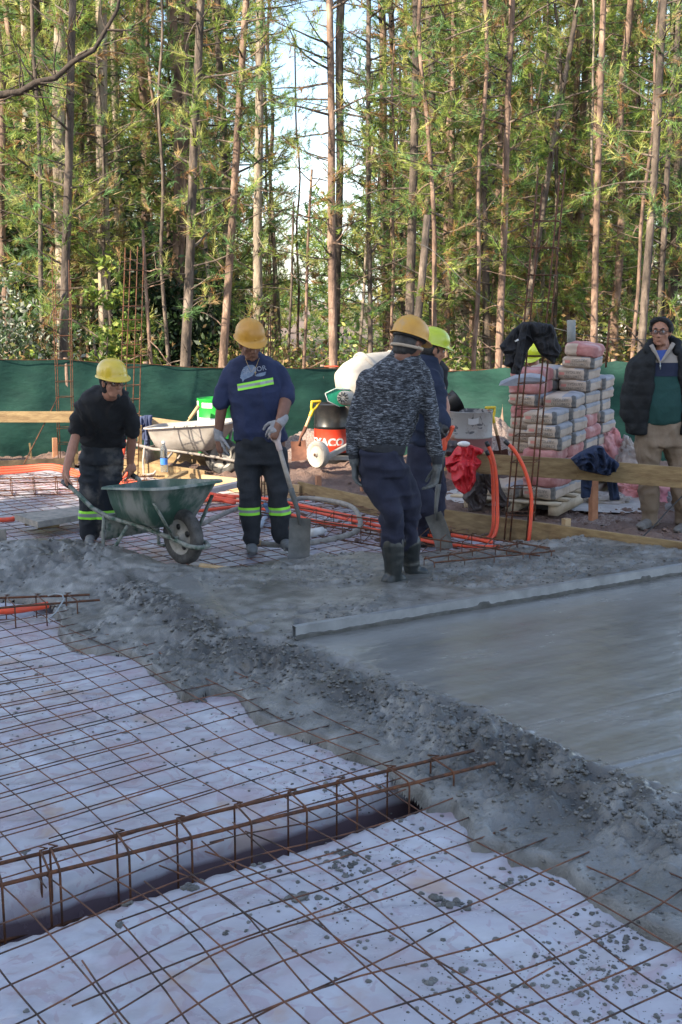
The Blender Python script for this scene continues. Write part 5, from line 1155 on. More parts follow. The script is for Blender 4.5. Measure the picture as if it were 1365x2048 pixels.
o_ = len(pm.f); pm.add([V(-.135, 0, -.012), V(-.085, 0, -.012), V(-.085, 0, .012), V(-.135, 0, .012)], [(0, 1, 2, 3)], 1)
PR = pm.mesh('print', [m_txt, m_redprint], False)
A0 = G(1109, 1004, .15); 
CORN = lambda i, j: V(A0.x, A0.y, 0) + bxl * (BW * 1.03 * i) + byd * (BD * 1.0 * j)
ang = math.atan2(-bxl.y, -bxl.x)
R = random.Random(12)
def bag(i, j, k, pink, lab, dx=0, dy=0, rz=0, tilt=0, flip=False):
    c = CORN(i, j) + bxl * (BW / 2 + dx) + byd * (BD / 2 + dy); z = .155 + BH * .93 * (k + .5)
    o = bpy.data.objects.new('cement_bag', (R.choice(PINKS) if pink else R.choice(BAGS))); COL.objects.link(o); o.location = (c.x, c.y, z)
    o.rotation_euler = (R.uniform(-.02, .02), tilt + R.uniform(-.03, .03), ang + rz + R.uniform(-.09, .09)); tag(o, lab, 'cement bag', 'cement bags stacked on the pallet')
    if not pink:
        p = bpy.data.objects.new('print', PR); COL.objects.link(p); p.parent = o; p.location = (.02, -BD / 2 - .006, .004)
ST = [(0, 0, 7, 'front right'), (0, 1, 8, 'middle right'), (0, 2, 12, 'rear right, tallest'), (1, 1, 10, 'left'), (1, 2, 10, 'rear middle'), (1, 0, 1, 'front left, lowest'), (0, 3, 9, 'rearmost')]
ordn = ['lowest', 'second', 'third', 'fourth', 'fifth', 'sixth', 'seventh', 'eighth', 'ninth', 'tenth', 'eleventh', 'twelfth']
PK = {(0, 0): [1, 3], (0, 1): [2, 3], (0, 2): [5, 4, 11], (1, 1): [9, 8, 6, 2], (1, 2): [5], (1, 0): [], (0, 3): [2]}
for i, j, n, nm in ST:
    for k in range(n):
        pk = k in PK[(i, j)]; top = k == n - 1
        lab = '%s cement bag %s in the %s stack' % ('red' if pk else 'beige', 'on top' if top else ordn[k] + ' from the pallet', nm)
        bag(i, j, k, pk, lab, R.uniform(-.022, .022) - (.05 if top and n == 12 else 0), R.uniform(-.01, .01), (.15 if top and n == 12 else 0), (.10 if top and n == 12 else 0))
# pallet
o = empty('pallet', CORN(0, 0), 'low wooden pallet carrying the stacked cement bags', 'pallet')
m_pal = mat('pallet_wood', (.34, .27, .19), (.46, .38, .28), 6, .85, 0, .002, 40)
for k in range(5): mb = MB(); a = CORN(0, .0 + k * .55); mb.beam(lift(a - bxl * .05, .135), lift(a + bxl * .95, .135), .10, .02); mb.build('deck_board', m_pal, o)
for k in range(3): mb = MB(); a = CORN(k * 1.25, -.05); mb.beam(lift(a, .075), lift(a + byd * 1.6, .075), .09, .085, bev=.002); mb.build('bearer', m_pal, o)
# empty bags in a heap on the right
def empty_bag(label, px, py, Y, w, h, d, seed, m, rot=0, cr=.35):
    c = P(px, py, Y); mb = MB(); mb.ell((0, 0, 0), (1, 1, 1), seg=96, rings=64)
    vs = []
    for p in mb.v:
        p = Vector(p); e = V(*[math.copysign(abs(t_) ** .6, t_) for t_ in p]); k = 1 + cr * mnoise.noise(e * 1.6 + V(seed, 0, 0)) + cr * .6 * abs(mnoise.noise(e * 3.7 + V(0, seed, 0))) + cr * .45 * (.25 - abs(mnoise.noise(e * 4.5 + V(3, seed, 3)))) * 2 + cr * .3 * (.2 - abs(mnoise.noise(e * 10 + V(0, seed, 3)))) * 2
        e = V(e.x * w / 2, e.y * d / 2, e.z * h / 2) * k; e.rotate(Matrix.Rotation(rot, 3, 'Y')); vs.append(c + e)
    mb.v = vs; return tag(mb.build('empty_bag', m), label, 'empty bag', 'crumpled empty cement bags')
m_pinkpaper = mat('crumpled_pink_paper', (.55, .20, .20), (.62, .36, .36), 4, .85, 0, .01, 14, c3=(.42, .38, .36)); m_greypaper = mat('crumpled_grey_paper', (.22, .20, .19), (.44, .38, .34), 5, .85, 0, .01, 14, c3=(.5, .2, .18))
empty_bag('tall crumpled pink bag leaning on the right side of the stack', 1222, 905, 11.4, .26, .5, .3, 1, m_pinkpaper, -.5)
empty_bag('crumpled grey and pink bag above the rail next to the man in glasses', 1255, 920, 11.3, .28, .35, .3, 2, m_greypaper, .4)
empty_bag('red crumpled bag just over the rail left of the man in glasses', 1240, 950, 11.1, .34, .16, .3, 3, m_pinkpaper, .5)
empty_bag('crumpled pale bag on the ground left of the stake under the rail', 1150, 1000, 10.6, .30, .2, .3, 4, m_greypaper, .3)
empty_bag('crumpled dirty bag on the ground under the hanging navy jacket', 1205, 1000, 10.6, .42, .12, .35, 5, m_greypaper)
empty_bag('pink and black bag lying behind the trousers of the man in glasses', 1265, 985, 10.9, .36, .24, .3, 6, m_pinkpaper, .2)
empty_bag('bright pink bag seen between the legs of the man in glasses', 1325, 990, 10.7, .32, .30, .3, 7, mat('bright_pink_paper', (.62, .22, .28), (.66, .34, .38), 4, .85, 0, .01, 14), -.2)
empty_bag('bluish grey bags dumped against the right edge behind the man in glasses', 1375, 1020, 10.2, .3, .3, .3, 8, m_bluegrey)
# extra things
mb = MB(); mb.tube([P(1143, 700, 12.2), P(1143, 640, 12.2)], .045, 14); tag(mb.build('white_post', mat('pale_post', (.14, .15, .15), (.20, .21, .20), 9, .6)), 'short pale pipe post standing up behind the topmost cement bags', 'post')
mb = MB(); mb.tube([P(1212, 735, 11.9), P(1219, 640, 11.9)], .010, 7); tag(mb.build('steel_rod', m_rebar), 'dark upright rod just right of the topmost cement bags', 'rod')
mb = MB(); mb.ell(P(664, 733, 14.8), (.10, .05, .012), seg=20); tag(mb.build('orange_disc', m_conduit), 'flat orange cap lying on top of the net fence left of the mixer', 'cap')
# house glimpsed through the wood
hb = empty('house', P(1150, 690, 58), 'pale house glimpsed through the trunks on the right', 'house')
c = P(1150, 660, 58); mb = MB(); mb.box(V(c.x, c.y, .6), (5.5, 4, 3.2)); mb.build('wall', mat('pale_wall', (.62, .58, .52), (.7, .67, .6), 1, .8), hb, smooth=False)
mb = MB(); z = 2.2; x0, x1 = c.x - 3, c.x + 3; mb.add([V(x0, 55.7, z), V(x1, 55.7, z), V(x1, 60.3, z), V(x0, 60.3, z), V(x0, 58, z + 1.3), V(x1, 58, z + 1.3)], [(0, 1, 5, 4), (2, 3, 4, 5), (0, 4, 3), (1, 2, 5), (0, 3, 2, 1)]); mb.build('roof', mat('grey_roof', (.16, .16, .17), (.22, .22, .23), 3, .8), hb, smooth=False)
for k in (-1.4, 1.2): mb = MB(); mb.box(V(c.x + k, c.y - 2.02, .9), (.9, .06, 1.0)); mb.build('window', mat('dark_glass', (.03, .04, .05), rough=.1), hb, smooth=False)
# ------------------------------------------------------------------ people and their clothes
def fuse(mb, name, mats, parent, voxel=.012, smooth=3, disp=None, seed=0, fac=.5):
    """join overlapping forms into one continuous skin, then fold it like cloth or leave it as skin"""
    me0 = mb.mesh(name, mats, True); t_ = bpy.data.objects.new(name, me0); COL.objects.link(t_)
    r = t_.modifiers.new('r', 'REMESH'); r.mode = 'VOXEL'; r.voxel_size = voxel; r.use_smooth_shade = True
    s = t_.modifiers.new('s', 'SMOOTH'); s.iterations = smooth; s.factor = fac
    dg = bpy.context.evaluated_depsgraph_get(); dg.update(); me = bpy.data.meshes.new_from_object(t_.evaluated_get(dg)); bpy.data.objects.remove(t_)
    me.name = name; me.materials.clear(); [me.materials.append(m) for m in (mats if isinstance(mats, (list, tuple)) else [mats])]
    n = len(me.vertices); co = np.empty(n * 3); me.vertices.foreach_get('co', co); co = co.reshape(-1, 3)
    if disp:
        no = np.empty(n * 3); me.vertices.foreach_get('normal', no); no = no.reshape(-1, 3); d = disp(co, seed); co = co + no * d[:, None]
        me.vertices.foreach_set('co', co.ravel().copy())
    me.polygons.foreach_set('use_smooth', [True] * len(me.polygons)); me.update()
    return link(name, me, parent)
def folds(amp=.008, fx=9, fz=7):
    def f(co, s):
        x, y, z = co[:, 0], co[:, 1], co[:, 2]
        w = 2.0 * vn(x * 3, y * 3, z * 3, s)
        a = 1 - np.abs(vn(x * fx + w, y * fx, z * fz + w, s + 1)) * 2.4
        b_ = 1 - np.abs(vn(x * fx * .6 - w, y * fx, z * fz * 1.9, s + 2)) * 2.4
        return amp * (.6 * np.clip(a, -.6, 1) + .5 * np.clip(b_, -.6, 1) + .5 * vn(x * 22, y * 22, z * 22, s + 3) * .5)
    return f
def quilt(amp=.010, step=.085):
    def f(co, s): z = co[:, 2] + .012 * vn(co[:, 0] * 6, co[:, 1] * 6, None, s); return amp * np.abs(np.sin(z / step * math.pi)) ** .5 + .006 * vn(co[:, 0] * 16, co[:, 1] * 16, co[:, 2] * 16, s)
    return f
def oval(c, hw, hd, yaw=0.0, n=28, e=2.4, tilt=0.0, roll=0.0):
    out = []
    for k in range(n):
        a = 2 * math.pi * k / n; x = hw * math.copysign(abs(math.cos(a)) ** (2 / e), math.cos(a)); y = hd * math.copysign(abs(math.sin(a)) ** (2 / e), math.sin(a))
        q = V(x, y, 0); q.rotate(Matrix.Rotation(tilt, 3, 'X')); q.rotate(Matrix.Rotation(roll, 3, 'Y')); q.rotate(Matrix.Rotation(yaw, 3, 'Z')); out.append(c + q)
    return out
class Fig:
    def __init__(s, name, label, Y, foot, ang=0):
        s.Y = Y; s.o = empty('person', V(foot.x, foot.y, 0), label, 'person', 'people on the site'); s.k = FPX / Y / math.cos(PITCH) * 1.0
    def J(s, px, py, dy=0.0): return P(px, py, s.Y + dy)
    def m(s, px): return px / s.k
    def torso(s, rows, mb, e=2.5, yaw=0.0):                         # rows: px, py, half width px, half depth m, dy[, tilt, roll]
        mb.loft([oval(s.J(r[0], r[1], r[4]), s.m(r[2]), r[3], yaw, 28, e, r[5] if len(r) > 5 else 0, r[6] if len(r) > 6 else 0) for r in rows])
    def limb(s, pts, rs, mb): mb.chain([s.J(*p) for p in pts], rs)
def head_frame(fwd, up):
    f = Vector(fwd).normalized(); u = Vector(up); u = (u - f * u.dot(f)).normalized(); r = f.cross(u).normalized(); return Matrix((r, f, u)).transposed()
def add_head(mb, c, M, s=1.0, beard=False):
    s *= .95
    E = lambda x, y, z, rx, ry, rz: mb.ell(c + M @ V(x * s, y * s, z * s), (rx * s, ry * s, rz * s), M, 18, 12)
    T = lambda a, b, ra, rb: mb.cap_tube(c + M @ (V(*a) * s), c + M @ (V(*b) * s), ra * s, rb * s, 10)
    E(0, -.008, .035, .077, .097, .088); E(0, .018, -.02, .066, .076, .08); E(0, .032, -.062, .053, .056, .048); E(0, .070, -.093, .024, .018, .018)
    T((-.030, .045, -.085), (.030, .045, -.085), .024, .024)
    T((0, .087, .018), (0, .106, -.026), .008, .0115); E(-.012, .100, -.031, .008, .009, .007); E(.012, .100, -.031, .008, .009, .007)
    T((-.040, .074, .032), (-.008, .088, .030), .010, .009); T((.040, .074, .032), (.008, .088, .030), .010, .009)
    E(-.044, .058, -.018, .020, .022, .020); E(.044, .058, -.018, .020, .022, .020)
    E(0, .086, -.052, .024, .012, .0055); E(0, .084, -.064, .020, .012, .007); E(0, .078, -.05, .03, .012, .02)
    for q in (-1, 1): E(q * .078, -.008, -.006, .009, .020, .031); E(q * .084, -.010, .004, .006, .016, .020)
    mb.chain([c + M @ V(0, -.025, -.03) * s, c + M @ V(0, -.035, -.10) * s], [.058 * s, .056 * s])
def face_parts(o, c, M, s=1.0, glasses=False, brow=True, m_h=None, lens=(.04, .04, .045)):
    s *= .95
    for q in (-1, 1):
        b = MB(); p = c + M @ (V(q * .031, .0785, .010) * s); b.ell(p, (.0125 * s,) * 3, None, 14, 10); e = b.build('eye', m_eyew, o)
        b = MB(); b.ell(c + M @ (V(q * .031, .0895, .009) * s), (.0055 * s, .0028 * s, .0055 * s), M, 12, 8); b.build('iris', m_dk, e)
        if brow: b = MB(); b.tube([c + M @ (V(q * .012, .0955, .030) * s), c + M @ (V(q * .03, .089, .037) * s), c + M @ (V(q * .048, .072, .031) * s)], [.004, .005, .003], 6); b.build('eyebrow', m_h or m_hair, o)
    if glasses:
        g = MB()
        for q in (-1, 1):
            ring = []
            for k in range(20):
                a = 2 * math.pi * k / 20; ring.append(c + M @ (V(q * .034 + .027 * math.copysign(abs(math.cos(a)) ** .5, math.cos(a)), .104 - .25 * abs(q * .034 + .027 * math.cos(a) - 0) ** 1.4, .007 + .0155 * math.copysign(abs(math.sin(a)) ** .5, math.sin(a))) * s))
            g.tube(ring + [ring[0]], .0024 * s, 6, cap=False)
            g.tube([c + M @ (V(q * .061, .092, .014) * s), c + M @ (V(q * .078, .05, .014) * s), c + M @ (V(q * .083, -.005, .010) * s)], .0028 * s, 6)
            l = MB(); l.add([p for p in ring], [tuple(range(20))]); l.build('lens', m_lens, o)
        g.tube([c + M @ (V(-.008, .103, .012) * s), c + M @ (V(.008, .103, .012) * s)], .003 * s, 6); g.build('glasses', m_dk, o)
def helmet(o, c, M, m_, s=1.0, harness=None, ridges=True, back=False):
    s *= .87
    rows = []; n = 48
    def pt(a, r, z, bx=0): return c + M @ V(math.cos(a) * r * .118 * s, math.sin(a) * r * .142 * s + bx, z * s)
    for i in range(13):
        t = i / 12 * math.pi / 2; rr = math.sin(t) ** .92; zz = .128 * math.cos(t) ** .85 if i else .128; row = []
        for k in range(n):
            a = 2 * math.pi * k / n; rd = 1.0
            z2 = zz + (.006 * math.exp(-((math.cos(a) * rr) / .10) ** 2) * (1 if rr < .85 else 0) if ridges else 0) + (.003 * math.exp(-((abs(math.cos(a) * rr) - .3) / .07) ** 2) * (1 if rr < .8 else 0) if ridges else 0)
            row.append(pt(a, max(rr, .001), z2 + .02))
        rows.append(row)
    def brim(dz, ext, low): 
        row = []
        for k in range(n):
            a = 2 * math.pi * k / n; f = max(0, math.sin(a)) ** 2.2; row.append(pt(a, 1.0 + ext * (.10 + .30 * f), .02 + dz - .014 * f * ext * low))
        return row
    rows += [brim(-.012, .15, 1), brim(-.014, .75, 1), brim(-.018, 1.0, 1.3), brim(-.022, .98, 1.3), brim(-.019, .5, 1), brim(-.014, -.05, 1)]
    for i in range(8):
        t = math.pi / 2 - i / 8 * math.pi / 2; rows.append([pt(2 * math.pi * k / n, max(math.sin(t) ** .92 * .97, .001), .122 * math.cos(t) ** .85 + .018 if i < 7 else .13) for k in range(n)])
    mb = MB(); mb.loft(rows); h = mb.build('helmet', m_, o, auto=50)
    cl = MB(); cl.box(c + M @ V(0, .138 * s, .035 * s), (.022, .008, .012), M, bev=.002); cl.build('helmet_clip', m_, h)
    if harness:
        b = MB(); b.tube([c + M @ (V(math.cos(a) * .098, math.sin(a) * .118, -.005) * s) for a in np.linspace(0, 2 * math.pi, 25)], .011, 8, cap=False); b.build('headband', harness, h)
    return h
def hand(mb, w, f, n_, t_, s=1.0, curl=.3, spread=1.0, tcurl=.4):
    """w wrist, f towards the fingers, n_ out of the back of the hand, t_ towards the thumb side"""
    f = Vector(f).normalized(); n_ = Vector(n_); n_ = (n_ - f * n_.dot(f)).normalized(); t0 = Vector(t_); t0 = (t0 - f * t0.dot(f) - n_ * t0.dot(n_)).normalized()
    w = Vector(w)
    for k in (-1.15, -.4, .4, 1.15): mb.cap_tube(w + f * .012 * s + t0 * k * .018 * s, w + f * .085 * s + t0 * k * .026 * s, .015 * s, .0135 * s, 8)
    for i, (k, l) in enumerate([(1.2, .072), (.4, .082), (-.4, .076), (-1.2, .060)]):
        p = w + f * .088 * s + t0 * k * .0265 * s * spread; d = f.copy(); a = curl * (1 + .15 * i)
        for j, q in enumerate((.42, .32, .26)):
            d = (d * math.cos(a * (.9 if j == 0 else 1.1)) - n_ * math.sin(a * (.9 if j == 0 else 1.1))); d = d.normalized(); nn = (n_ - d * n_.dot(d)).normalized(); e = p + d * l * q * s
            mb.cap_tube(p, e, (.0098 - .001 * j) * s, (.0090 - .001 * j) * s, 8); p = e; n2 = nn
            if j < 2: pass
    p = w + f * .025 * s + t0 * .030 * s; d = (f * .75 + t0 * .75 - n_ * .25 * tcurl).normalized()
    for j, q in enumerate((.040, .032, .026)):
        e = p + d * q * s; mb.cap_tube(p, e, (.0135 - .0015 * j) * s, (.0118 - .0015 * j) * s, 8); p = e; d = (d + f * .3 - n_ * .35 * tcurl - t0 * .25 * tcurl * (j + 1)).normalized()
def slab_cut(src, planes, off, name, m_, parent, front=None):
    """a strip cut from a garment's own surface between planes (point, normal kept) and lifted off it"""
    bm = bmesh.new(); bm.from_mesh(src.data); bm.normal_update()
    for p, n_ in planes: bmesh.ops.bisect_plane(bm, geom=bm.verts[:] + bm.edges[:] + bm.faces[:], plane_co=p, plane_no=n_, clear_inner=True)
    if front is not None: bmesh.ops.delete(bm, geom=[f for f in bm.faces if f.normal.dot(front) < .05], context='FACES')
    bm.normal_update(); nv = [(v, v.normal.copy()) for v in bm.verts]
    for v, n_ in nv: v.co += n_ * off
    me = bpy.data.meshes.new(name); bm.to_mesh(me); bm.free(); me.materials.clear(); me.materials.append(m_); me.polygons.foreach_set('material_index', [0] * len(me.polygons)); return link(name, me, parent)
def project(me, o3, ex, ez, target, off=.003, d=V(0, 1, 0)):
    """lay a flat drawing (x, y) on a garment: every point goes to the cloth along d"""
    bvh = BVHTree.FromPolygons([v.co for v in target.data.vertices], [p.vertices for p in target.data.polygons])
    for v in me.vertices:
        q = o3 + ex * v.co.x + ez * v.co.y; h = bvh.ray_cast(q - d * 1.0, d); v.co = (h[0] if h[0] is not None else q) - d * (off + v.co.z)
def shoe(mb, a, toe, r=.047, h=.05):
    a, toe = Vector(a), Vector(toe); d = (toe - a); d.z = 0; L_ = max(d.length, .15); d.normalize(); w = d.cross(V(0, 0, 1)); M = Matrix((w, d, V(0, 0, 1))).transposed(); z = min(a.z, toe.z) - .004
    for t_, rx, rz_ in ((-.06, .034, .036), (0, .038, .042), (L_ * .45, .041, .036), (L_ * .85, .044, .030), (L_ * 1.15, .036, .024)): mb.ell(V(a.x, a.y, z) + d * t_, (rx, .055, rz_), M, 14, 8)
    for t_ in (-.06, 0, L_ * .5, L_ * .95): mb.box(V(a.x, a.y, z - .026) + d * t_, (.076, .10, .018), M, bev=.004)
    mb.chain([V(a.x, a.y, z), V(a.x, a.y, z + h + .01)], [r * .86, r * .86])
m_skin = mat('skin', (0.2700, 0.1215, 0.0765), (0.3420, 0.1710, 0.1125), 12, .55, 0, .001, 120, spec=.4)
m_skin2 = mat('skin_dark', (0.1600, 0.0736, 0.0480), (0.2160, 0.1040, 0.0680), 12, .55, 0, .001, 120, spec=.4)
m_hair = mat('dark_hair', (.012, .010, .010), (.03, .027, .026), 40, .6, 0, .004, 90, stretch=(1, 1, .3))
m_hairg = mat('greying_hair', (.006, .006, .007), (.018, .018, .021), 40, .95, 0, .008, 60, stretch=(1, .3, 1))
m_eyew = mat('eye_white', (.55, .5, .47), rough=.3); m_dk = mat('glossy_black', (.01, .01, .011), rough=.25)
m_lens = mat('tinted_lens', (.05, .05, .06), rough=.08); m_lens.node_tree.nodes['Principled BSDF'].inputs['Alpha'].default_value = .28
m_hy = mat('helmet_yellow', (0.5280, 0.3600, 0.0240), (0.5760, 0.4160, 0.0400), 9, .35, coat=.3); m_ho = mat('worn_amber_helmet', (.42, .19, .018), (.52, .27, .035), 5, .42, 0, .0006, 60, c3=(.38, .25, .12), pos=(.35, .62)); m_hl = mat('lime_helmet', (.40, .47, .02), rough=.35, coat=.3)
m_navyshirt = mat('navy_shirt', (0.0121, 0.0193, 0.0550), (0.0187, 0.0275, 0.0743), 5, .9, 0, .003, 60, sheen=0); m_blackshirt = mat('black_shirt', (0.0072, 0.0079, 0.0101), (0.0144, 0.0151, 0.0180), 6, .92, 0, .003, 60)
m_work = mat('dark_work_trousers', (0.0085, 0.0110, 0.0161), (0.0204, 0.0238, 0.0306), 7, .9, 0, .003, 70); m_workdirty = mat('muddy_work_trousers', (0.0078, 0.0108, 0.0168), (0.0120, 0.0162, 0.0228), 4, .9, 0, .003, 60, c3=(.10, .095, .09), pos=(.42, .54))
m_navytr = mat('navy_trousers', (0.0083, 0.0099, 0.0248), (0.0149, 0.0174, 0.0372), 7, .9, 0, .003, 60)
m_lime = mat('lime_tape', (.30, .78, .06), rough=.5); m_silver = mat('reflective_tape', (.30, .33, .33), rough=.35, metal=.3)
m_glovel = mat('pale_grey_glove', (0.2380, 0.2310, 0.2380), (0.2940, 0.2870, 0.2940), 30, .9, 0, .002, 120); m_gloved = mat('dark_grey_glove', (.055, .06, .06), (.12, .125, .125), 20, .85, 0, .002, 90)
m_boot = mat('rubber_boot', (0.0096, 0.0132, 0.0132), (0.0210, 0.0240, 0.0240), 8, .45, 0, .002, 40, c3=(.16, .155, .14), pos=(.4, .7)); m_shoe = mat('cement_grey_shoe', (.09, .10, .11), (.18, .18, .17), 18, .85, 0, .003, 70)
FR = V(0, -1, 0)

# --- the blue shirted worker
B = Fig('B', 'worker in a navy shirt with lime chest stripe looking down, hand on a square shovel', 8.5, G(515, 1100))
hc = B.J(501, 689, -.09); HM = head_frame((.36, -.88, -.30), (.05, -.25, .95))
mb = MB(); add_head(mb, hc, HM); J = B.J
mb.chain([hc + HM @ V(0, -.03, -.08), J(498, 722, .02), J(505, 760, .02)], [.055, .058, .06]); mb.chain([J(508, 760), J(515, 880)], [.07, .08])
for q in (([(474, 752), (448, 800), (437, 868)]), ([(545, 750), (572, 790, -.05), (558, 850, -.22)])): mb.chain([J(*p) for p in q], [.028, .034, .030]); mb.chain([J(508, 760), J(*q[0])], [.05, .028]); 
mb.chain([J(446, 800), J(441, 835), J(437, 872)], [.046, .040, .030]); mb.chain([J(574, 792, -.05), J(567, 822, -.14), J(558, 850, -.22)], [.048, .044, .032])
mb.chain([J(498, 880), J(500, 990), J(503, 1080)], [.08, .055, .04]); mb.chain([J(550, 880), J(557, 985), J(566, 1072)], [.08, .055, .04]); mb.chain([J(437, 868), J(441, 900)], [.028, .03]); mb.chain([J(558, 850, -.22), J(549, 872, -.24)], [.03, .03])
fuse(mb, 'body', m_skin2, B.o, .0065, 2)
face_parts(B.o, hc, HM); helmet(B.o, hc + HM @ V(0, -.014, .050), head_frame((.36, -.86, -.34), (.05, -.3, .95)), m_ho, 1.04)
mb = MB(); mb.ell(hc + HM @ V(0, -.02, .028), (.074, .088, .078), HM); mb.build('hair', m_hair, B.o)
mb = MB(); B.torso([(503, 706, 14, .07, .0), (502, 713, 27, .085, .0), (505, 722, 45, .105, .01), (507, 738, 56, .12, .015), (510, 765, 56, .13, .01), (514, 800, 54, .13, 0), (518, 840, 52, .125, 0), (521, 868, 53, .13, 0), (522, 880, 52, .128, 0)], mb)
mb.chain([J(474, 739, .01), J(459, 752, .01), J(449, 780, .01), J(444, 806)], [.070, .064, .058, .060]); mb.chain([J(545, 736, .01), J(561, 750, .01), J(572, 775, 0), J(575, 795, -.05)], [.070, .064, .058, .058])
shirt = fuse(mb, 'shirt', m_navyshirt, B.o, .010, 4, folds(.017, 6, 5), 3)
def line_planes(x0, y0, x1, y1, x2, y2, x3, y3, Y):                # strip between the upper edge 0-1 and the lower edge 2-3
    a, b, c, d = P(x0, y0, Y), P(x1, y1, Y), P(x2, y2, Y), P(x3, y3, Y); n1 = (b - a).cross(V(0, 1, 0)).normalized(); n1 = n1 if n1.z < 0 else -n1; n2 = (d - c).cross(V(0, 1, 0)).normalized(); n2 = n2 if n2.z > 0 else -n2
    nl = (c - a).cross(V(0, 1, 0)).normalized(); nl = nl if nl.x > 0 else -nl; nr = (d - b).cross(V(0, 1, 0)).normalized(); nr = nr if nr.x < 0 else -nr; return [(a, n1), (c, n2), (a, nl), (b, nr)]
for (u0, u1, m_) in ((0, .30, m_lime), (.30, .68, m_silver), (.68, 1, m_lime)):
    L0, L1, R0_, R1_ = (474, 769), (476.5, 782.5), (545.5, 755.5), (547.5, 769)
    f = lambda p, q, u: (p[0] + (q[0] - p[0]) * u, p[1] + (q[1] - p[1]) * u)
    a, c, b_, d_ = f(L0, L1, u0), f(L0, L1, u1), f(R0_, R1_, u0), f(R0_, R1_, u1)
    slab_cut(shirt, line_planes(*a, *b_, *c, *d_, 8.37), .004, 'chest_stripe', m_, shirt, FR)
m_print = mat('faded_print', (.30, .33, .40), (.16, .19, .27), 30, .8); m_printw = mat('pale_print', (.50, .50, .52), rough=.8); m_printb = mat('bluegrey_print', (.10, .15, .24), (.20, .26, .36), 20, .85)
poly = [(480.5, 756), (483, 744), (488, 735), (497, 730), (508, 730.5), (513, 736), (511, 744), (505, 752), (496, 756), (489, 759), (486, 763.5), (484, 758)]
def drawing(poly, Y, c):                                            # a filled outline given in picture points around c, as a fine flat mesh
    xs_ = np.arange(min(p[0] for p in poly), max(p[0] for p in poly), .8); ys_ = np.arange(min(p[1] for p in poly), max(p[1] for p in poly), .8); mb = MB()
    for x in xs_:
        for y in ys_:
            if inpoly(np.array([x + .4]), np.array([y + .4]), poly)[0]: mb.add([V((x - c[0]) / B.k, -(y - c[1]) / B.k, 0), V((x + .8 - c[0]) / B.k, -(y - c[1]) / B.k, 0), V((x + .8 - c[0]) / B.k, -(y + .8 - c[1]) / B.k, 0), V((x - c[0]) / B.k, -(y + .8 - c[1]) / B.k, 0)], [(3, 2, 1, 0)])
    return mb
c0 = (497, 745); me = drawing(poly, 8.4, c0).mesh('shirt_emblem', m_printb); project(me, P(*c0, 8.4), V(1, 0, 0), V(0, 0, 1), shirt, .0035); link('shirt_emblem', me, shirt)
poly = [(514, 748), (533, 743), (531, 750), (520, 753), (511, 752)]; me = drawing(poly, 8.4, c0).mesh('shirt_emblem', m_printb); project(me, P(*c0, 8.4), V(1, 0, 0), V(0, 0, 1), shirt, .0035); link('shirt_emblem', me, shirt)
me = text_mesh('SAVIOR', .050, m_print, 'shirt_lettering', .0003, .0006, 1.05); ex = V(math.cos(.19), 0, math.sin(.19)); project(me, P(510, 744, 8.4), ex, V(-math.sin(.19), 0, math.cos(.19)), shirt, .0045); link('shirt_lettering', me, shirt)
mb = MB(); mb.tube([J(489, 712, -.075), J(495, 727, -.125), J(503, 744, -.14), J(513, 733, -.14), J(519, 716, -.10)], .0016, 5, cap=False); mb.tube([J(511, 742, -.145), J(511, 752, -.145)], .002, 5); mb.tube([J(508.5, 745, -.145), J(513.5, 745, -.145)], .002, 5); mb.build('necklace', mat('gold', (.45, .33, .15), rough=.4, metal=.8), B.o)
mb = MB(); B.torso([(521, 868, 47, .115, 0), (521, 884, 48, .12, 0), (522, 905, 50, .12, 0), (523, 925, 50, .11, 0)], mb)
mb.chain([J(499, 905), J(497, 935), J(500, 990, -.02), J(502, 1030), J(504, 1078)], [.098, .097, .082, .071, .066]); mb.chain([J(548, 905), J(551, 935), J(556, 985, -.02), J(560, 1030), J(562, 1068, .0)], [.098, .097, .082, .071, .066])
tr = fuse(mb, 'trousers', m_work, B.o, .011, 3, folds(.015, 6, 5), 8)
for x0, x1 in ((478, 520), (536, 588)):
    for (y0, y1, m_) in ((1012, 1017, m_lime), (1017, 1022.5, m_silver), (1022.5, 1028, m_lime)): slab_cut(tr, line_planes(x0, y0, x1, y0 - 1, x0, y1, x1, y1 - 1, 8.5), .004, 'reflective_band', m_, tr)
for i, (x, y, dx, Yd) in enumerate([(503, 1084, 2, -.13), (568, 1076, 8, -.12)]): mb = MB(); shoe(mb, J(x, y, .02), J(x + dx, y + 14, Yd), .048, .05); fuse(mb, 'shoe', m_shoe, B.o, .007, 2)
mb = MB(); hand(mb, J(438, 868), J(446, 905) - J(438, 868), V(-.8, -.5, 0), V(.3, -1, 0), 1.08, .22, 1.1); mb.chain([J(437, 862), J(438, 876)], [.036, .036]); fuse(mb, 'glove', m_glovel, B.o, .0042, 1)
mb = MB(); hand(mb, J(562, 843, -.20), J(545, 866, -.24) - J(562, 843, -.20), V(.1, -1, .5), V(-.8, 0, .5), 1.1, .75, 1.0, 1); mb.chain([J(567, 836, -.17), J(561, 846, -.21)], [.040, .038]); mb.ell(J(550, 862, -.23), (.036, .034, .030)); fuse(mb, 'glove', m_glovel, B.o, .0042, 1)

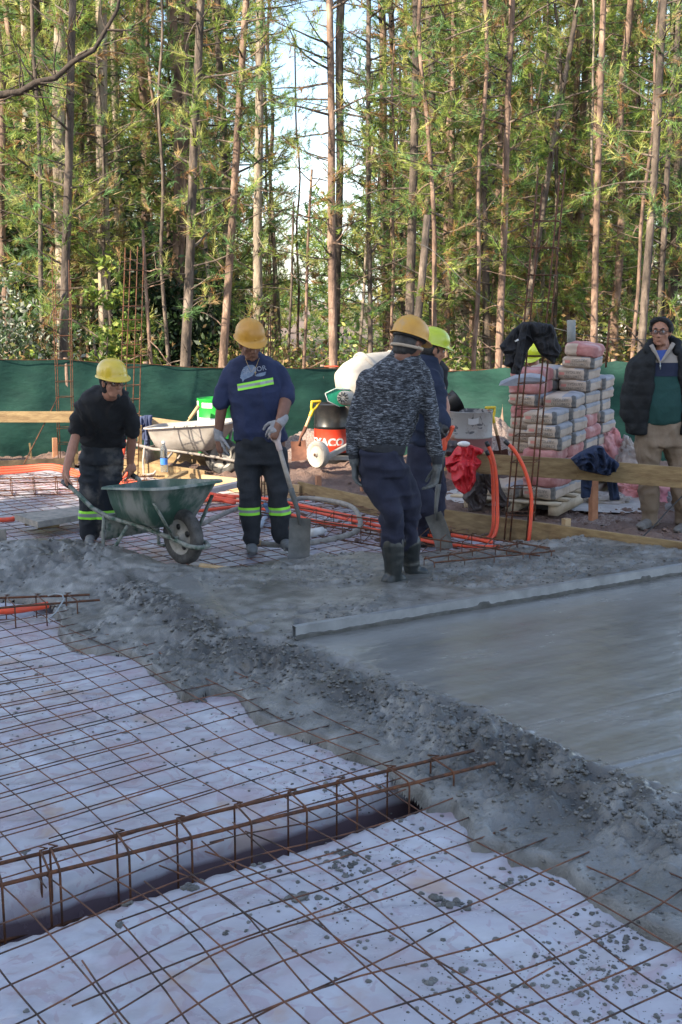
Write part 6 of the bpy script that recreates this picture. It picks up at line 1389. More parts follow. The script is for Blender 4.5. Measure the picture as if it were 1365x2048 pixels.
# --- the bending worker at the wheelbarrow
A = Fig('A', 'bending worker in black shirt and yellow helmet gripping the green wheelbarrow handles', 8.95, G(195, 1088)); J = A.J
gl, gr = V(0, 0, 0), V(0, 0, 0)
WBm = Matrix.Translation(V(w0.x, w0.y, .02)) @ Matrix.Rotation(math.radians(-45), 4, 'Z')
gl = WBm @ V(-1.31 * .78, -.30, .50); gr = WBm @ V(-1.31 * .78, .30, .50)
hc = J(226, 765, -.50); HM = head_frame((.62, -.78, -.10), (.10, -.22, 1))
mb = MB(); add_head(mb, hc, HM, .98)
mb.chain([hc + HM @ V(0, -.03, -.07), J(212, 800, -.36), J(205, 850, -.12), J(207, 885, 0)], [.055, .05, .06, .07]); 
ela, elb = J(155, 862, -.22), J(265, 860, -.18)
wl_, wr_ = gl + V(.0, .0, .095), gr + V(-.02, 0, .095)
mb.chain([J(182, 815, -.28), ela, ela.lerp(wl_, .45), wl_, gl + V(0, 0, .05)], [.032, .034, .038, .029, .03]); mb.chain([J(238, 815, -.28), elb, elb.lerp(wr_, .45), wr_, gr + V(0, 0, .05)], [.032, .034, .038, .029, .03]); mb.chain([J(212, 820, -.26), J(182, 815, -.28)], [.04, .03]); mb.chain([J(212, 820, -.26), J(238, 815, -.28)], [.04, .03])
hand(mb, wl_, V(.0, -.1, -1), V(-1, -.3, 0), V(.3, -1, 0), 1.0, .55, 1.0, 1); hand(mb, wr_, V(.05, -.1, -1), V(1, -.3, 0), V(-.3, -1, 0), 1.0, .55, 1.0, 1)
mb.chain([J(188, 885), J(184, 985), J(182, 1060)], [.08, .055, .04]); mb.chain([J(225, 885), J(215, 985), J(205, 1052)], [.08, .055, .04])
fuse(mb, 'body', m_skin, A.o, .0062, 2)
face_parts(A.o, hc, HM, .98, glasses=True); helmet(A.o, hc + HM @ V(0, -.008, .045), HM, m_hy, 1.04, ridges=False)
mb = MB(); mb.ell(hc + HM @ V(0, -.034, .012), (.086, .088, .086), HM); mb.ell(hc + HM @ V(0, -.045, -.045), (.072, .062, .055), HM); fuse(mb, 'hood', m_blackshirt, A.o, .009, 2, folds(.003), 2)
mb = MB(); mb.ell(hc + HM @ V(0, .082, -.088), (.014, .012, .016), HM); mb.build('goatee', m_hair, A.o)
mb = MB(); A.torso([(215, 781, 16, .08, -.40, .5), (212, 790, 40, .10, -.36, .5), (209, 803, 53, .13, -.30, .45), (207, 825, 52, .15, -.22, .4), (206, 850, 47, .15, -.12, .3), (206, 875, 44, .14, -.04, .1), (207, 893, 43, .13, 0)], mb)
mb.chain([J(180, 798, -.32), J(166, 812, -.30), J(159, 838, -.26), ela], [.072, .066, .060, .060]); mb.chain([J(238, 799, -.32), J(252, 814, -.30), J(261, 838, -.25), elb], [.072, .066, .060, .058]); mb.chain([J(190, 795, -.33), J(235, 795, -.33)], [.085, .085])
sh = fuse(mb, 'shirt', m_blackshirt, A.o, .011, 4, folds(.018, 6, 5), 13)
mb = MB(); A.torso([(206, 880, 40, .12, 0), (206, 900, 42, .125, 0), (207, 925, 42, .12, 0)], mb)
mb.chain([J(187, 905), J(184, 940), J(183, 990, -.03), J(181, 1030), J(182, 1066)], [.094, .094, .085, .074, .070]); mb.chain([J(226, 905), J(222, 940), J(214, 990, -.03), J(210, 1030), J(207, 1056)], [.094, .092, .083, .073, .068])
tr = fuse(mb, 'trousers', m_workdirty, A.o, .011, 3, folds(.018, 6, 6), 18)
for (y0, y1, m_) in ((1019, 1024, m_lime), (1024, 1031, m_silver), (1031, 1036, m_lime)): slab_cut(tr, line_planes(150, y0, 240, y0 - 1, 150, y1, 240, y1 - 1, 8.95), .004, 'reflective_band', m_, tr)
for x, y, x2, y2, d_ in [(181, 1070, 180, 1082, -.16), (207, 1060, 213, 1069, -.12)]: mb = MB(); shoe(mb, J(x, y, .02), J(x2, y2, d_), .046, .045); fuse(mb, 'shoe', m_shoe, A.o, .007, 2)

# --- the man in the heather sweater, seen from behind
m_heather = bpy.data.materials.new('heather_knit'); m_heather.use_nodes = True; t = m_heather.node_tree; b = t.nodes['Principled BSDF']; b.inputs['Roughness'].default_value = .95
tcn = t.nodes.new('ShaderNodeTexCoord'); mp = t.nodes.new('ShaderNodeMapping'); mp.inputs['Scale'].default_value = (17, 17, 70); mp.inputs['Rotation'].default_value = (0, .35, 0); n_ = t.nodes.new('ShaderNodeTexNoise'); n_.inputs['Scale'].default_value = 1.6; n_.inputs['Detail'].default_value = 4; n_.inputs['Roughness'].default_value = .75; n_.inputs['Distortion'].default_value = .6
r = t.nodes.new('ShaderNodeValToRGB'); e = r.color_ramp.elements; e[0].position = .42; e[0].color = (.008, .009, .012, 1); e[1].position = .66; e[1].color = (.24, .26, .29, 1); q = e.new(.52); q.color = (.045, .05, .062, 1)
t.links.new(tcn.outputs['Object'], mp.inputs['Vector']); t.links.new(mp.outputs['Vector'], n_.inputs['Vector']); t.links.new(n_.outputs['Fac'], r.inputs['Fac']); t.links.new(r.outputs['Color'], b.inputs['Base Color'])
bp = t.nodes.new('ShaderNodeBump'); bp.inputs['Distance'].default_value = .003; t.links.new(n_.outputs['Fac'], bp.inputs['Height']); t.links.new(bp.outputs['Normal'], b.inputs['Normal'])
m_rib = mat('dark_rib', (.018, .02, .025), (.03, .032, .038), 20, .95, 0, .003, 60)
C_ = Fig('C', 'man in a grey heather sweater and wellingtons seen from behind, amber helmet', 7.2, G(790, 1168)); MB.rsc = .93; J = C_.J
hc = J(819, 688, -.02); HM = head_frame((.72, .66, -.32), (.16, .10, 1))
mb = MB(); add_head(mb, hc, HM, 1.0)
mb.chain([hc + HM @ V(0, -.03, -.06), J(803, 728, -.02), J(790, 770, 0), J(770, 890, 0)], [.058, .055, .07, .08])
mb.chain([J(795, 755), J(735, 765), J(714, 832), J(709, 905), J(708, 925)], [.05, .034, .034, .028, .028]); mb.chain([J(795, 750), J(842, 752), J(862, 832), J(872, 915, -.02), J(873, 935, -.02)], [.05, .034, .034, .028, .028])
mb.chain([J(752, 920), J(785, 1010, -.04), J(786, 1120)], [.05, .05, .04]); mb.chain([J(780, 920), J(822, 1020, .10), J(822, 1120, .22)], [.05, .05, .04])
fuse(mb, 'body', m_skin2, C_.o, .0065, 2)
helmet(C_.o, hc + HM @ V(0, -.012, .040), HM, m_ho, 1.02, harness=m_black)
mb = MB(); mb.ell(hc + HM @ V(0, -.028, .0), (.080, .088, .088), HM); mb.ell(hc + HM @ V(0, -.055, -.04), (.06, .045, .055), HM); fuse(mb, 'hair', m_hair, C_.o, .008, 1, folds(.003, 30, 10), 2)
mb = MB(); ng = [hc + HM @ V(math.cos(a) * .092, math.sin(a) * .105 - .01, -.022 + .012 * math.sin(a)) for a in np.linspace(math.pi * .95, math.pi * 2.05, 12)]; mb.tube(ng, .010, 8); mb.box(ng[-1] + HM @ V(.006, .0, 0), (.012, .05, .02), HM, bev=.003); mb.build('helmet_strap', mat('tan_strap', (.38, .30, .22), rough=.8), C_.o)
mb = MB(); C_.torso([(806, 705, 17, .065, 0, 0, -.12), (801, 716, 32, .085, 0, 0, -.12), (795, 732, 56, .11, 0, 0, -.15), (789, 755, 66, .125, 0, 0, -.12), (783, 800, 64, .13, 0), (776, 845, 59, .13, 0), (767, 878, 51, .125, 0), (764, 890, 50, .122, 0)], mb)
mb.chain([J(737, 762), J(722, 800), J(713, 840), J(708, 898)], [.072, .064, .060, .042]); mb.chain([J(842, 750), J(854, 795), J(863, 840, -.02), J(873, 908, -.03)], [.074, .066, .060, .044])
mb.ell(J(803, 709, 0), (.068, .072, .05))
sw = fuse(mb, 'sweater', m_heather, C_.o, .0105, 4, folds(.016, 6, 6), 23)
mb = MB(); C_.torso([(765, 884, 50, .124, 0, 0, .12), (763, 898, 49, .122, 0, 0, .16), (763, 903, 47, .12, 0, 0, .16)], mb); fuse(mb, 'waistband', m_rib, C_.o, .010, 2, folds(.003), 4)
for p0, p1 in (((708, 893, 0), (708, 914, 0)), ((873, 903, -.03), (875, 925, -.03))): mb = MB(); mb.chain([J(*p0), J(*p1)], [.043, .038]); fuse(mb, 'cuff', m_rib, C_.o, .008, 2)
mb = MB(); C_.torso([(762, 898, 44, .115, 0), (763, 925, 46, .125, 0), (768, 950, 45, .12, 0)], mb)
mb.chain([J(748, 930), J(757, 965, -.02), J(783, 1015, -.05), J(786, 1050, -.02), J(785, 1084)], [.105, .100, .084, .078, .078]); mb.chain([J(785, 930), J(800, 970, .03), J(822, 1020, .10), J(820, 1060, .16), J(820, 1085, .18)], [.10, .095, .080, .070, .068])
fuse(mb, 'trousers', m_navytr, C_.o, .0115, 3, folds(.019, 6, 6), 28)
mb = MB(); mb.chain([J(785, 1088), J(787, 1120), J(787, 1148)], [.084, .072, .058]); mb.chain([J(787, 1152), J(778, 1164, -.02)], [.056, .056]); mb.chain([J(787, 1154), J(800, 1160, .06)], [.052, .048]); fuse(mb, 'boot', m_boot, C_.o, .009, 2, folds(.004, 6, 9), 5)
mb = MB(); mb.chain([J(820, 1085, .18), J(822, 1118, .20), J(824, 1140, .20)], [.078, .064, .054]); mb.chain([J(824, 1142, .20), J(846, 1146, .22)], [.052, .044]); fuse(mb, 'boot', m_boot, C_.o, .009, 2, folds(.004, 6, 9), 6)
mb = MB(); mb.chain([J(708, 912), J(709, 926)], [.036, .034]); hand(mb, J(709, 924), J(712, 965) - J(709, 924), V(-1, .2, 0), V(.3, 1, 0), 1.12, .35, 1.05); fuse(mb, 'glove', m_gloved, C_.o, .0045, 1)
mb = MB(); mb.chain([J(875, 922, -.03), J(875, 936, -.03)], [.036, .034]); hand(mb, J(875, 932, -.03), J(868, 972, -.03) - J(875, 932, -.03), V(1, .3, 0), V(-.3, 1, 0), 1.12, .5, 1.05); fuse(mb, 'glove', m_gloved, C_.o, .0045, 1)

MB.rsc = 1.0
# --- worker in a navy jacket behind him, facing right
m_navyj = mat('navy_fleece', (0.0072, 0.0132, 0.0330), (0.0120, 0.0198, 0.0450), 6, .92, 0, .003, 50, sheen=0)
E_ = Fig('E', 'worker in navy jacket and lime helmet turned to the right behind the heather sweater', 8.9, G(845, 1092)); J = E_.J
hc = J(866, 700, 0); HM = head_frame((.95, .25, -.25), (.2, 0, 1))
mb = MB(); add_head(mb, hc, HM)
mb.chain([hc + HM @ V(0, -.03, -.07), J(852, 745), J(850, 850)], [.055, .08, .10]); mb.chain([J(855, 760), J(880, 765, -.06), J(892, 815, -.2), J(890, 850, -.32)], [.04, .034, .034, .028])
mb.chain([J(845, 890), J(840, 985), J(840, 1070)], [.08, .06, .04]); mb.chain([J(862, 890), J(872, 985, .1), J(870, 1065, .2)], [.08, .06, .04]); fuse(mb, 'body', m_skin, E_.o, .0068, 2)
face_parts(E_.o, hc, HM); helmet(E_.o, hc + HM @ V(0, -.012, .042), HM, m_hl, 1.04, ridges=False)
mb = MB(); mb.ell(hc + HM @ V(0, -.026, .01), (.081, .092, .088), HM); fuse(mb, 'hair', m_hair, E_.o, .009, 1, folds(.003, 30, 10), 2)
mb = MB(); E_.torso([(856, 712, 13, .07, 0), (852, 724, 26, .09, 0), (850, 740, 36, .14, 0), (850, 775, 38, .17, 0), (852, 820, 37, .17, 0), (854, 860, 38, .165, 0), (855, 888, 38, .16, 0)], mb)
mb.chain([J(862, 755, -.10), J(878, 800, -.18), J(886, 832, -.26), J(890, 848, -.31)], [.078, .066, .055, .045]); mb.chain([J(862, 755, .12), J(870, 810, .2), J(885, 830, .1)], [.07, .06, .045]); mb.ell(J(857, 716), (.062, .07, .045))
fuse(mb, 'jacket', m_navyj, E_.o, .012, 4, folds(.018, 6, 5), 33)
mb = MB(); E_.torso([(853, 880, 33, .13, 0), (852, 920, 34, .14, 0)], mb); mb.chain([J(842, 905, -.05), J(838, 950, -.05), J(846, 1010, -.10), J(843, 1045, 0), J(838, 1070, 0)], [.10, .10, .088, .075, .07]); mb.chain([J(862, 905, .08), J(866, 950, .1), J(872, 1010, .1), J(868, 1060, .2)], [.10, .095, .08, .07])
fuse(mb, 'trousers', m_navytr, E_.o, .012, 3, folds(.018, 6, 5), 38)
for x, y, d_ in ((838, 1066, 0), (866, 1058, .25)): mb = MB(); mb.chain([J(x, y, d_), J(x + 1, y + 18, d_)], [.068, .055]); mb.chain([J(x + 2, y + 20, d_), J(x + 24, y + 23, d_ - .02)], [.052, .046]); fuse(mb, 'boot', m_boot, E_.o, .009, 2)
mb = MB(); hand(mb, J(888, 846, -.30), V(-.15, -.5, -.6), V(.8, -.6, .2), V(0, -.3, 1), 1.1, .8, 1, 1); mb.chain([J(890, 838, -.27), J(889, 856, -.33)], [.045, .040]); fuse(mb, 'glove', m_black, E_.o, .0048, 1)

# --- worker behind, at the old drum
F_ = Fig('F', 'worker mostly hidden behind the others, holding a bucket over the old white drum', 11.6, G(868, 1005)); J = F_.J
hc = J(872, 694, 0); HM = head_frame((.9, -.3, -.3), (.1, -.2, 1)); mb = MB(); add_head(mb, hc, HM); mb.chain([hc + HM @ V(0, -.03, -.07), J(866, 735), J(864, 830)], [.055, .08, .10]); mb.chain([J(866, 745), J(872, 775, -.05), J(882, 772, .1)], [.055, .045, .03]); mb.chain([J(858, 840), J(856, 915), J(856, 985)], [.08, .06, .04]); mb.chain([J(872, 840), J(874, 915), J(874, 985)], [.08, .06, .04]); fuse(mb, 'body', m_skin, F_.o, .009, 2)
face_parts(F_.o, hc, HM); helmet(F_.o, hc + HM @ V(0, -.012, .042), HM, m_hy, 1.04, ridges=False)
mb = MB(); F_.torso([(868, 722, 18, .09, 0), (866, 738, 32, .12, 0), (864, 790, 30, .13, 0), (864, 845, 28, .12, 0)], mb); mb.chain([J(872, 745), J(876, 768, -.03), J(878, 772, 0)], [.065, .055, .045]); fuse(mb, 'shirt', m_blackshirt, F_.o, .014, 3, folds(.01, 7, 5), 2)
mb = MB(); F_.torso([(864, 838, 26, .12, 0), (864, 860, 27, .12, 0)], mb); mb.chain([J(857, 855), J(855, 915), J(856, 985)], [.09, .075, .065]); mb.chain([J(872, 855), J(874, 915), J(874, 985)], [.09, .075, .065]); fuse(mb, 'trousers', m_work, F_.o, .014, 3, folds(.01, 7, 5), 3)
mb = MB(); hand(mb, J(876, 771, .05), J(893, 786, .2) - J(876, 771, .05), V(.3, -.6, .7), V(0, -1, -.2), 1.1, .8, 1, 1); fuse(mb, 'glove', mat('dirty_pale_glove', (.28, .25, .23), (.38, .35, .32), 20, .9), F_.o, .006, 1)
for x in (856, 875): mb = MB(); shoe(mb, J(x, 992), J(x + 12, 1000, -.1)); fuse(mb, 'shoe', m_shoe, F_.o, .009, 1)
# --- worker behind the hanging black jacket
Gp = Fig('G', 'worker hidden behind the hanging black jacket, only his lime helmet brim showing', 12.9, G(1068, 960)); J = Gp.J
hc = J(1066, 712, 0); HM = head_frame((-.5, -.7, -.5), (0, -.4, 1)); mb = MB(); add_head(mb, hc, HM); mb.chain([hc + HM @ V(0, -.03, -.07), J(1068, 742), J(1070, 830)], [.055, .08, .10]); mb.chain([J(1062, 830), J(1062, 940)], [.08, .05]); mb.chain([J(1078, 830), J(1078, 940)], [.08, .05]); fuse(mb, 'body', m_skin, Gp.o, .010, 2)
face_parts(Gp.o, hc, HM); helmet(Gp.o, hc + HM @ V(0, -.012, .042), HM, m_hl, 1.08, ridges=False)
mb = MB(); Gp.torso([(1068, 732, 16, .09, 0), (1068, 745, 34, .12, 0), (1068, 830, 28, .12, 0)], mb); mb.chain([J(1040, 748), J(1036, 800), J(1044, 840)], [.06, .05, .04]); mb.chain([J(1096, 748), J(1100, 800), J(1094, 840)], [.06, .05, .04]); fuse(mb, 'shirt', m_blackshirt, Gp.o, .014, 3, folds(.01, 7, 5), 2)
mb = MB(); Gp.torso([(1069, 822, 26, .12, 0), (1069, 845, 27, .12, 0)], mb); mb.chain([J(1062, 840), J(1062, 945)], [.085, .065]); mb.chain([J(1078, 840), J(1078, 945)], [.085, .065]); fuse(mb, 'trousers', m_work, Gp.o, .014, 3, folds(.01, 7, 5), 3)

# --- the man in glasses on the right
D = Fig('D', 'man in glasses and open black padded jacket standing at the right edge, hands in pockets', 9.5, G(1330, 1056)); J = D.J
hc = J(1322, 664, 0); HM = head_frame((-.42, -.93, -.06), (.02, 0, 1))
mb = MB(); add_head(mb, hc, HM, 1.02); mb.chain([hc + HM @ V(0, -.03, -.07), J(1328, 708), J(1326, 770), J(1322, 840)], [.060, .065, .10, .10]); mb.chain([J(1300, 850), J(1300, 950), J(1303, 1030)], [.09, .06, .045]); mb.chain([J(1360, 850), J(1362, 950), J(1368, 1035)], [.09, .06, .045])
mb.chain([J(1275, 750), J(1262, 810), J(1278, 850)], [.04, .035, .03]); mb.chain([J(1380, 750), J(1392, 810), J(1376, 850)], [.04, .035, .03]); mb.chain([J(1275, 750), J(1380, 750)], [.05, .05])
fuse(mb, 'body', m_skin, D.o, .0062, 2)
face_parts(D.o, hc, HM, 1.02, glasses=True, m_h=m_hairg)
mb = MB()
for a in np.linspace(-.1, math.pi + .1, 14):
    mb.chain([hc + HM @ V(.055 * math.cos(a) * 1.15, -.045, .02 + .05 * math.sin(a)), hc + HM @ V(.068 * math.cos(a), .048 + .012 * math.sin(a), .078 + .030 * math.sin(a))], [.034, .016])
mb.ell(hc + HM @ V(0, -.028, .045), (.086, .090, .078), HM); mb.ell(hc + HM @ V(0, -.05, -.01), (.072, .06, .07), HM); mb.chain([hc + HM @ V(-.078, .022, .03), hc + HM @ V(-.080, .018, .005)], [.012, .008]); mb.chain([hc + HM @ V(.078, .022, .03), hc + HM @ V(.080, .018, .005)], [.012, .008])
fuse(mb, 'hair', m_hairg, D.o, .007, 1, folds(.006, 22, 12), 5)
m_teal = mat('teal_sweater', (0.0060, 0.0390, 0.0360), (0.0084, 0.0480, 0.0432), 6, .9, 0, .002, 60)
rows = [(1328, 702, 20, .08, 0), (1328, 711, 32, .10, 0), (1327, 728, 45, .12, 0), (1325, 770, 49, .14, -.01), (1323, 808, 50, .15, -.02), (1322, 836, 48, .145, -.01), (1322, 848, 45, .135, 0)]
mb = MB(); D.torso(rows, mb); sw = fuse(mb, 'sweater', m_teal, D.o, .011, 3, folds(.005, 7, 5), 43)
pl = lambda y0, y1: line_planes(1240, y0, 1420, y0, 1240, y1, 1420, y1, 9.36)
m_yoke = mat('beige_yoke', (.24, .21, .185), rough=.9)
slab_cut(sw, pl(700, 726), .004, 'sweater_yoke', m_yoke, sw, FR); slab_cut(sw, pl(726, 753), .0035, 'sweater_band', mat('navy_band', (.008, .013, .035), rough=.9), sw, FR)
mb = MB()
for q in ([(1303, 690), (1309, 702), (1317, 717), (1321, 726)], [(1347, 687), (1340, 699), (1328, 716), (1321, 726)]): mb.tube([J(x, y, -.085 - .055 * i / 3) for i, (x, y) in enumerate(q)], [.018, .017, .012, .006], 8)
mb.build('collar', m_yoke, D.o)
mb = MB(); mb.add([J(1310, 701, -.100), J(1340, 699, -.100), J(1331, 712, -.125), J(1321, 725, -.140)], [(0, 3, 2, 1)]); mb.build('undershirt', mat('blue_undershirt', (.03, .06, .22), rough=.9), D.o)
mb = MB(); mb.tube([J(1321, 725, -.145), J(1321, 739, -.150)], .004, 6); mb.box(J(1321, 733, -.155), (.014, .004, .026), bev=.002); mb.build('zip', m_silver, D.o)
m_puff = mat('black_padded_jacket', (.0035, .0045, .006), (.008, .010, .012), 6, .75, 0, .004, 40, spec=.3)
mb = MB()
def shell(rows):
    out = []; n = 34
    for (x, y, hw, hd, dy, g) in rows:
        c = J(x, y, dy); r_ = []; a0 = -math.pi / 2 + g; a1 = math.pi * 1.5 - g
        for k in range(n): a = a0 + (a1 - a0) * k / (n - 1); r_.append(c + V(D.m(hw) * math.copysign(abs(math.cos(a)) ** .85, math.cos(a)), hd * math.copysign(abs(math.sin(a)) ** .85, math.sin(a)), 0))
        i_ = [c + (p - c) * .80 for p in r_[::-1]]; out.append(r_ + i_)
    return out
mb.loft(shell([(1328, 696, 36, .12, .01, .80), (1328, 708, 50, .135, 0, .52), (1326, 724, 61, .15, 0, .42), (1324, 770, 65, .17, 0, .42), (1322, 810, 68, .18, 0, .52), (1321, 842, 68, .18, 0, .56), (1320, 866, 66, .175, 0, .60)]))
mb.chain([J(1276, 733), J(1262, 780), J(1259, 825, -.02), J(1272, 852, -.06)], [.078, .074, .068, .056]); mb.chain([J(1380, 731), J(1394, 780), J(1396, 825, -.02), J(1380, 852, -.06)], [.078, .074, .068, .056])
mb.chain([J(1295, 703, -.07), J(1300, 688, .0), J(1318, 682, .09), J(1342, 680, .09), J(1356, 688, .0), J(1352, 704, -.08)], [.026, .034, .040, .040, .034, .026])
fuse(mb, 'jacket', m_puff, D.o, .011, 2, lambda co, s_: quilt(.006, .11)(co, s_) + folds(.009, 6, 5)(co, s_), 6)
mb = MB(); D.torso([(1323, 838, 46, .13, 0), (1323, 865, 52, .14, 0), (1325, 890, 52, .13, 0)], mb); mb.chain([J(1299, 875), J(1298, 930), J(1299, 985, -.02), J(1301, 1034)], [.112, .098, .082, .078]); mb.chain([J(1350, 875), J(1358, 930), J(1364, 985, -.02), J(1370, 1040)], [.112, .098, .082, .078])
fuse(mb, 'trousers', mat('beige_trousers', (.15, .109, .075), (.20, .151, .109), 5, .9, 0, .003, 60), D.o, .011, 2, folds(.019, 6, 6), 48)
for x, y, x2, y2 in ((1302, 1040, 1284, 1049), (1371, 1046, 1358, 1057)): mb = MB(); shoe(mb, J(x, y), J(x2, y2, -.16), .050, .04); fuse(mb, 'shoe', mat('grey_shoe', (.10, .095, .09), (.17, .16, .15), 16, .8), D.o, .007, 2)

# ------------------------------------------------------------------ clothes hung about the site
def garment(name, label, pieces, m_, Y, amp=.012, vox=.010, seed=1, cat='jacket', extra=None):
    q = pieces[0][0][0]; o = empty(name, P(q[0], q[1], Y), label, cat)
    for i, (nm, pts, m2) in enumerate([(p[2] if len(p) > 2 else 'cloth', p, p[3] if len(p) > 3 else m_) for p in pieces]):
        mb = MB()
        for (ps, rs) in (pts[0:2],) if not isinstance(pts[1][0], (list, tuple)) else []: pass
        P3 = [P(x[0], x[1], Y + (x[2] if len(x) > 2 else 0)) for x in pts[0]]; rs = pts[1]
        # flattened chain: thick in the picture plane, thin in depth
        for a in range(len(P3) - 1):
            for t_ in np.linspace(0, 1, 5): c = P3[a].lerp(P3[a + 1], t_); r = rs[a] + (rs[a + 1] - rs[a]) * t_; mb.ell(c, (r, r * .45 + .012, r), None, 14, 10)
        fuse(mb, nm, m2, o, vox, 3, folds(amp, 9, 7), seed + i)
    return o
m_blk = mat('black_fabric', (.007, .007, .009), (.014, .014, .017), 6, .92, 0, .003, 60); m_redj = mat('red_padded', (0.4000, 0.0096, 0.0160), (0.4800, 0.0160, 0.0240), 5, .6, 0, .003, 40); m_brn = mat('dark_brown_padded', (.035, .026, .026), (.06, .045, .045), 6, .6, 0, .003, 40); m_nvy = mat('navy_cloth', (0.0072, 0.0156, 0.0450), (0.0120, 0.0240, 0.0600), 6, .92, 0, .003, 50); m_blu = mat('slate_blue_cloth', (0.0245, 0.0350, 0.0840), (0.0350, 0.0490, 0.1050), 6, .92, 0, .003, 50)
def drape(name, label, parts, m_, cat='jacket', seed=0):
    """cloth thrown over something: each part is an outline with real thickness, bulge and folds"""
    Y0 = parts[0][2]; c0_ = parts[0][1][0]; o = empty(name, P(c0_[0], c0_[1], Y0), label, cat)
    for i, (nm, poly, Y, th, hang, fx, fy, mm) in enumerate(parts):
        st = 1.6; xs_ = np.arange(min(p[0] for p in poly), max(p[0] for p in poly) + st, st); ys_ = np.arange(min(p[1] for p in poly), max(p[1] for p in poly) + st, st); X, Yy = np.meshgrid(xs_, ys_)
        ok = inpoly(X, Yy, poly); d = distline(X, Yy, poly, True); edge = np.clip(d / 9.0, 0, 1); bulge = np.sqrt(edge * (2 - edge))
        w = 2 * vn(X / 30, Yy / 30, s=seed + i); r = 1 - 2.6 * np.abs(vn(X * fx + w, Yy * fy + w, s=seed + 7 + i)); r2 = 1 - 2.6 * np.abs(vn(X * fx * 2.1 - Yy * fy * .7, Yy * fy * 1.7 + w, s=seed + 11 + i))
        dep = th * bulge * (.65 + .42 * np.clip(r, -.7, 1) + .2 * np.clip(r2, -.7, 1)); mb = MB(); idx = {}; top = ys_[0]
        for a in range(X.shape[0]):
            for b_ in range(X.shape[1]):
                if ok[a, b_]:
                    yb = Y + hang * ((X[a, b_] - xs_[0]) / 60.0); f = P(X[a, b_], Yy[a, b_], yb); idx[a, b_] = (f - V(0, dep[a, b_] + .006, 0), f + V(0, th * .5 * bulge[a, b_] + .006, 0))
        vs = []; vi = {}
        for k_, (f, g) in idx.items(): vi[k_] = len(vs); vs += [f, g]
        fs = []
        def sol(k1, k2): fs.append((vi[k1], vi[k1] + 1, vi[k2] + 1, vi[k2]))
        for (a, b_) in idx:
            q = [(a, b_), (a, b_ + 1), (a + 1, b_ + 1), (a + 1, b_)]
            if all(x in vi for x in q):
                fs.append(tuple(vi[x] for x in q)); fs.append(tuple(vi[x] + 1 for x in q[::-1]))
                for (u, v_, nb) in ((q[0], q[1], (a - 1, b_)), (q[1], q[2], (a, b_ + 1)), (q[2], q[3], (a + 1, b_)), (q[3], q[0], (a, b_ - 1))):
                    nq = [(nb[0], nb[1]), (nb[0], nb[1] + 1), (nb[0] + 1, nb[1] + 1), (nb[0] + 1, nb[1])]
                    if not all(x in vi for x in nq): sol(u, v_)
        mb.add(vs, fs); fuse(mb, nm, mm or m_, o, .0065, 3)
    return o
drape('black_jacket', 'black jacket draped over the tall rebar column above the cement bags', [
 ('left_half', [(998, 692), (1005, 685), (1025, 659), (1048, 642), (1066, 643), (1074, 660), (1070, 684), (1056, 702), (1051, 721), (1041, 750), (1021, 748), (1022, 736), (1007, 731), (1011, 713)], 8.84, .075, 0, .07, .022, None),
 ('right_half', [(1058, 644), (1073, 643), (1105, 648), (1113, 665), (1116, 682), (1126, 699), (1107, 728), (1095, 719), (1080, 709), (1066, 684)], 8.82, .07, 0, .08, .025, None),
 ('sleeve', [(1046, 644), (1058, 646), (1052, 680), (1047, 712), (1040, 750), (1022, 748), (1030, 712), (1036, 676)], 8.76, .05, 0, .11, .02, None)], m_blk, seed=3)
mb = MB(); mb.box(P(1034, 681, 8.70), (.03, .004, .012), Matrix.Rotation(-.5, 3, 'Y')); tag(mb.build('white_tag', m_white), 'small white tag on the hanging black jacket', 'tag')
drape('red_jacket', 'red padded jacket thrown over the rail board by the old drum', [
 ('front', [(886, 916), (901, 912), (913, 894), (922, 889), (942, 889), (970, 899), (965, 907), (952, 912), (965, 922), (960, 932), (950, 942), (940, 950), (915, 950), (897, 945), (888, 928)], 9.72, .09, 0, .07, .06, None),
 ('sleeve', [(900, 935), (925, 918), (950, 925), (953, 945), (952, 960), (942, 980), (927, 988), (914, 980), (904, 963)], 9.64, .10, 0, .05, .045, None)], m_redj, seed=13)
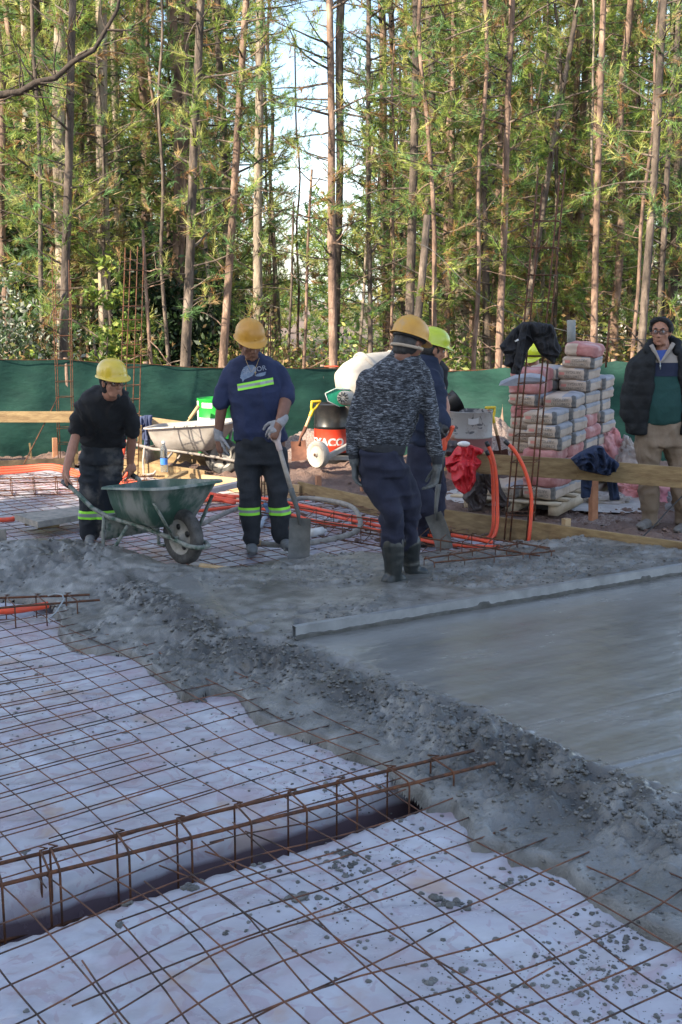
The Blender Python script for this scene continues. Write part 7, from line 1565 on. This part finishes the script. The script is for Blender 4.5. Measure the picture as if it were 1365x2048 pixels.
drape('brown_coat', 'dark brown padded coat hanging behind and below the red jacket', [
 ('collar', [(884, 886), (898, 881), (914, 881), (922, 888), (905, 914), (886, 912)], 9.86, .07, 0, .08, .07, None),
 ('front', [(924, 946), (975, 942), (978, 965), (973, 1006), (962, 1022), (937, 1024), (935, 1008), (924, 998), (930, 975)], 9.9, .08, 0, .08, .05, None),
 ('sleeve', [(968, 942), (998, 947), (1003, 975), (1023, 1008), (1018, 1014), (995, 1011), (983, 991), (972, 975)], 9.84, .07, 0, .05, .08, None)], m_brn, 'coat', seed=23)
mb = MB(); mb.ell(P(928, 888, 9.66), (.055, .03, .025)); tag(mb.build('white_cloth', m_white), 'bit of white cloth on top of the red jacket', 'cloth')
drape('navy_jacket', 'navy jacket bundled over the rail joint with its sleeves hanging below', [
 ('body', [(1141, 918), (1161, 904), (1190, 890), (1204, 891), (1215, 908), (1238, 925), (1229, 942), (1215, 952), (1184, 945), (1161, 941), (1150, 928)], 9.16, .13, 0, .055, .05, None),
 ('sleeve', [(1163, 950), (1186, 950), (1181, 996), (1161, 997)], 9.34, .06, 0, .09, .02, None), ('sleeve', [(1212, 952), (1233, 955), (1241, 1000), (1220, 1002)], 9.34, .06, 0, .09, .02, None)], m_nvy, seed=33)
drape('blue_trousers', 'slate blue trousers hung over the pale rail behind the bending worker', [
 ('leg', [(279, 832), (296, 829), (297, 850), (292, 882), (277, 881), (278, 859)], 12.76, .07, 0, .2, .02, None), ('leg', [(292, 830), (306, 830), (305, 845), (302, 878), (300, 901), (286, 904), (289, 880), (291, 855)], 12.7, .07, 0, .2, .02, None), ('leg', [(306, 868), (318, 868), (320, 894), (309, 896)], 12.86, .05, 0, .2, .02, None)], m_blu, 'trousers', seed=43)
garment('blue_rag', 'blue rag tied on the hose valve behind the blue shirted worker', [([(533, 1012), (541, 1022), (534, 1032)], [.03, .035, .03], 'cloth')], m_denim, 9.9, .01, .007, 53, 'rag')
mb = MB(); q = [P(998, 771, 9.9), P(1030, 757, 9.9), P(1060, 754, 9.9), P(1082, 757, 9.9), P(1090, 764, 9.9), P(1060, 768, 9.9), P(1030, 772, 9.9)]
mb.loft([[p for p in q], [p + V(.05, .25, .02) for p in q]]); tag(mb.build('torn_paper', m_bluegrey, smooth=False), 'torn grey paper sheet lying flat on the left stack of cement bags', 'paper')
clear_marks()
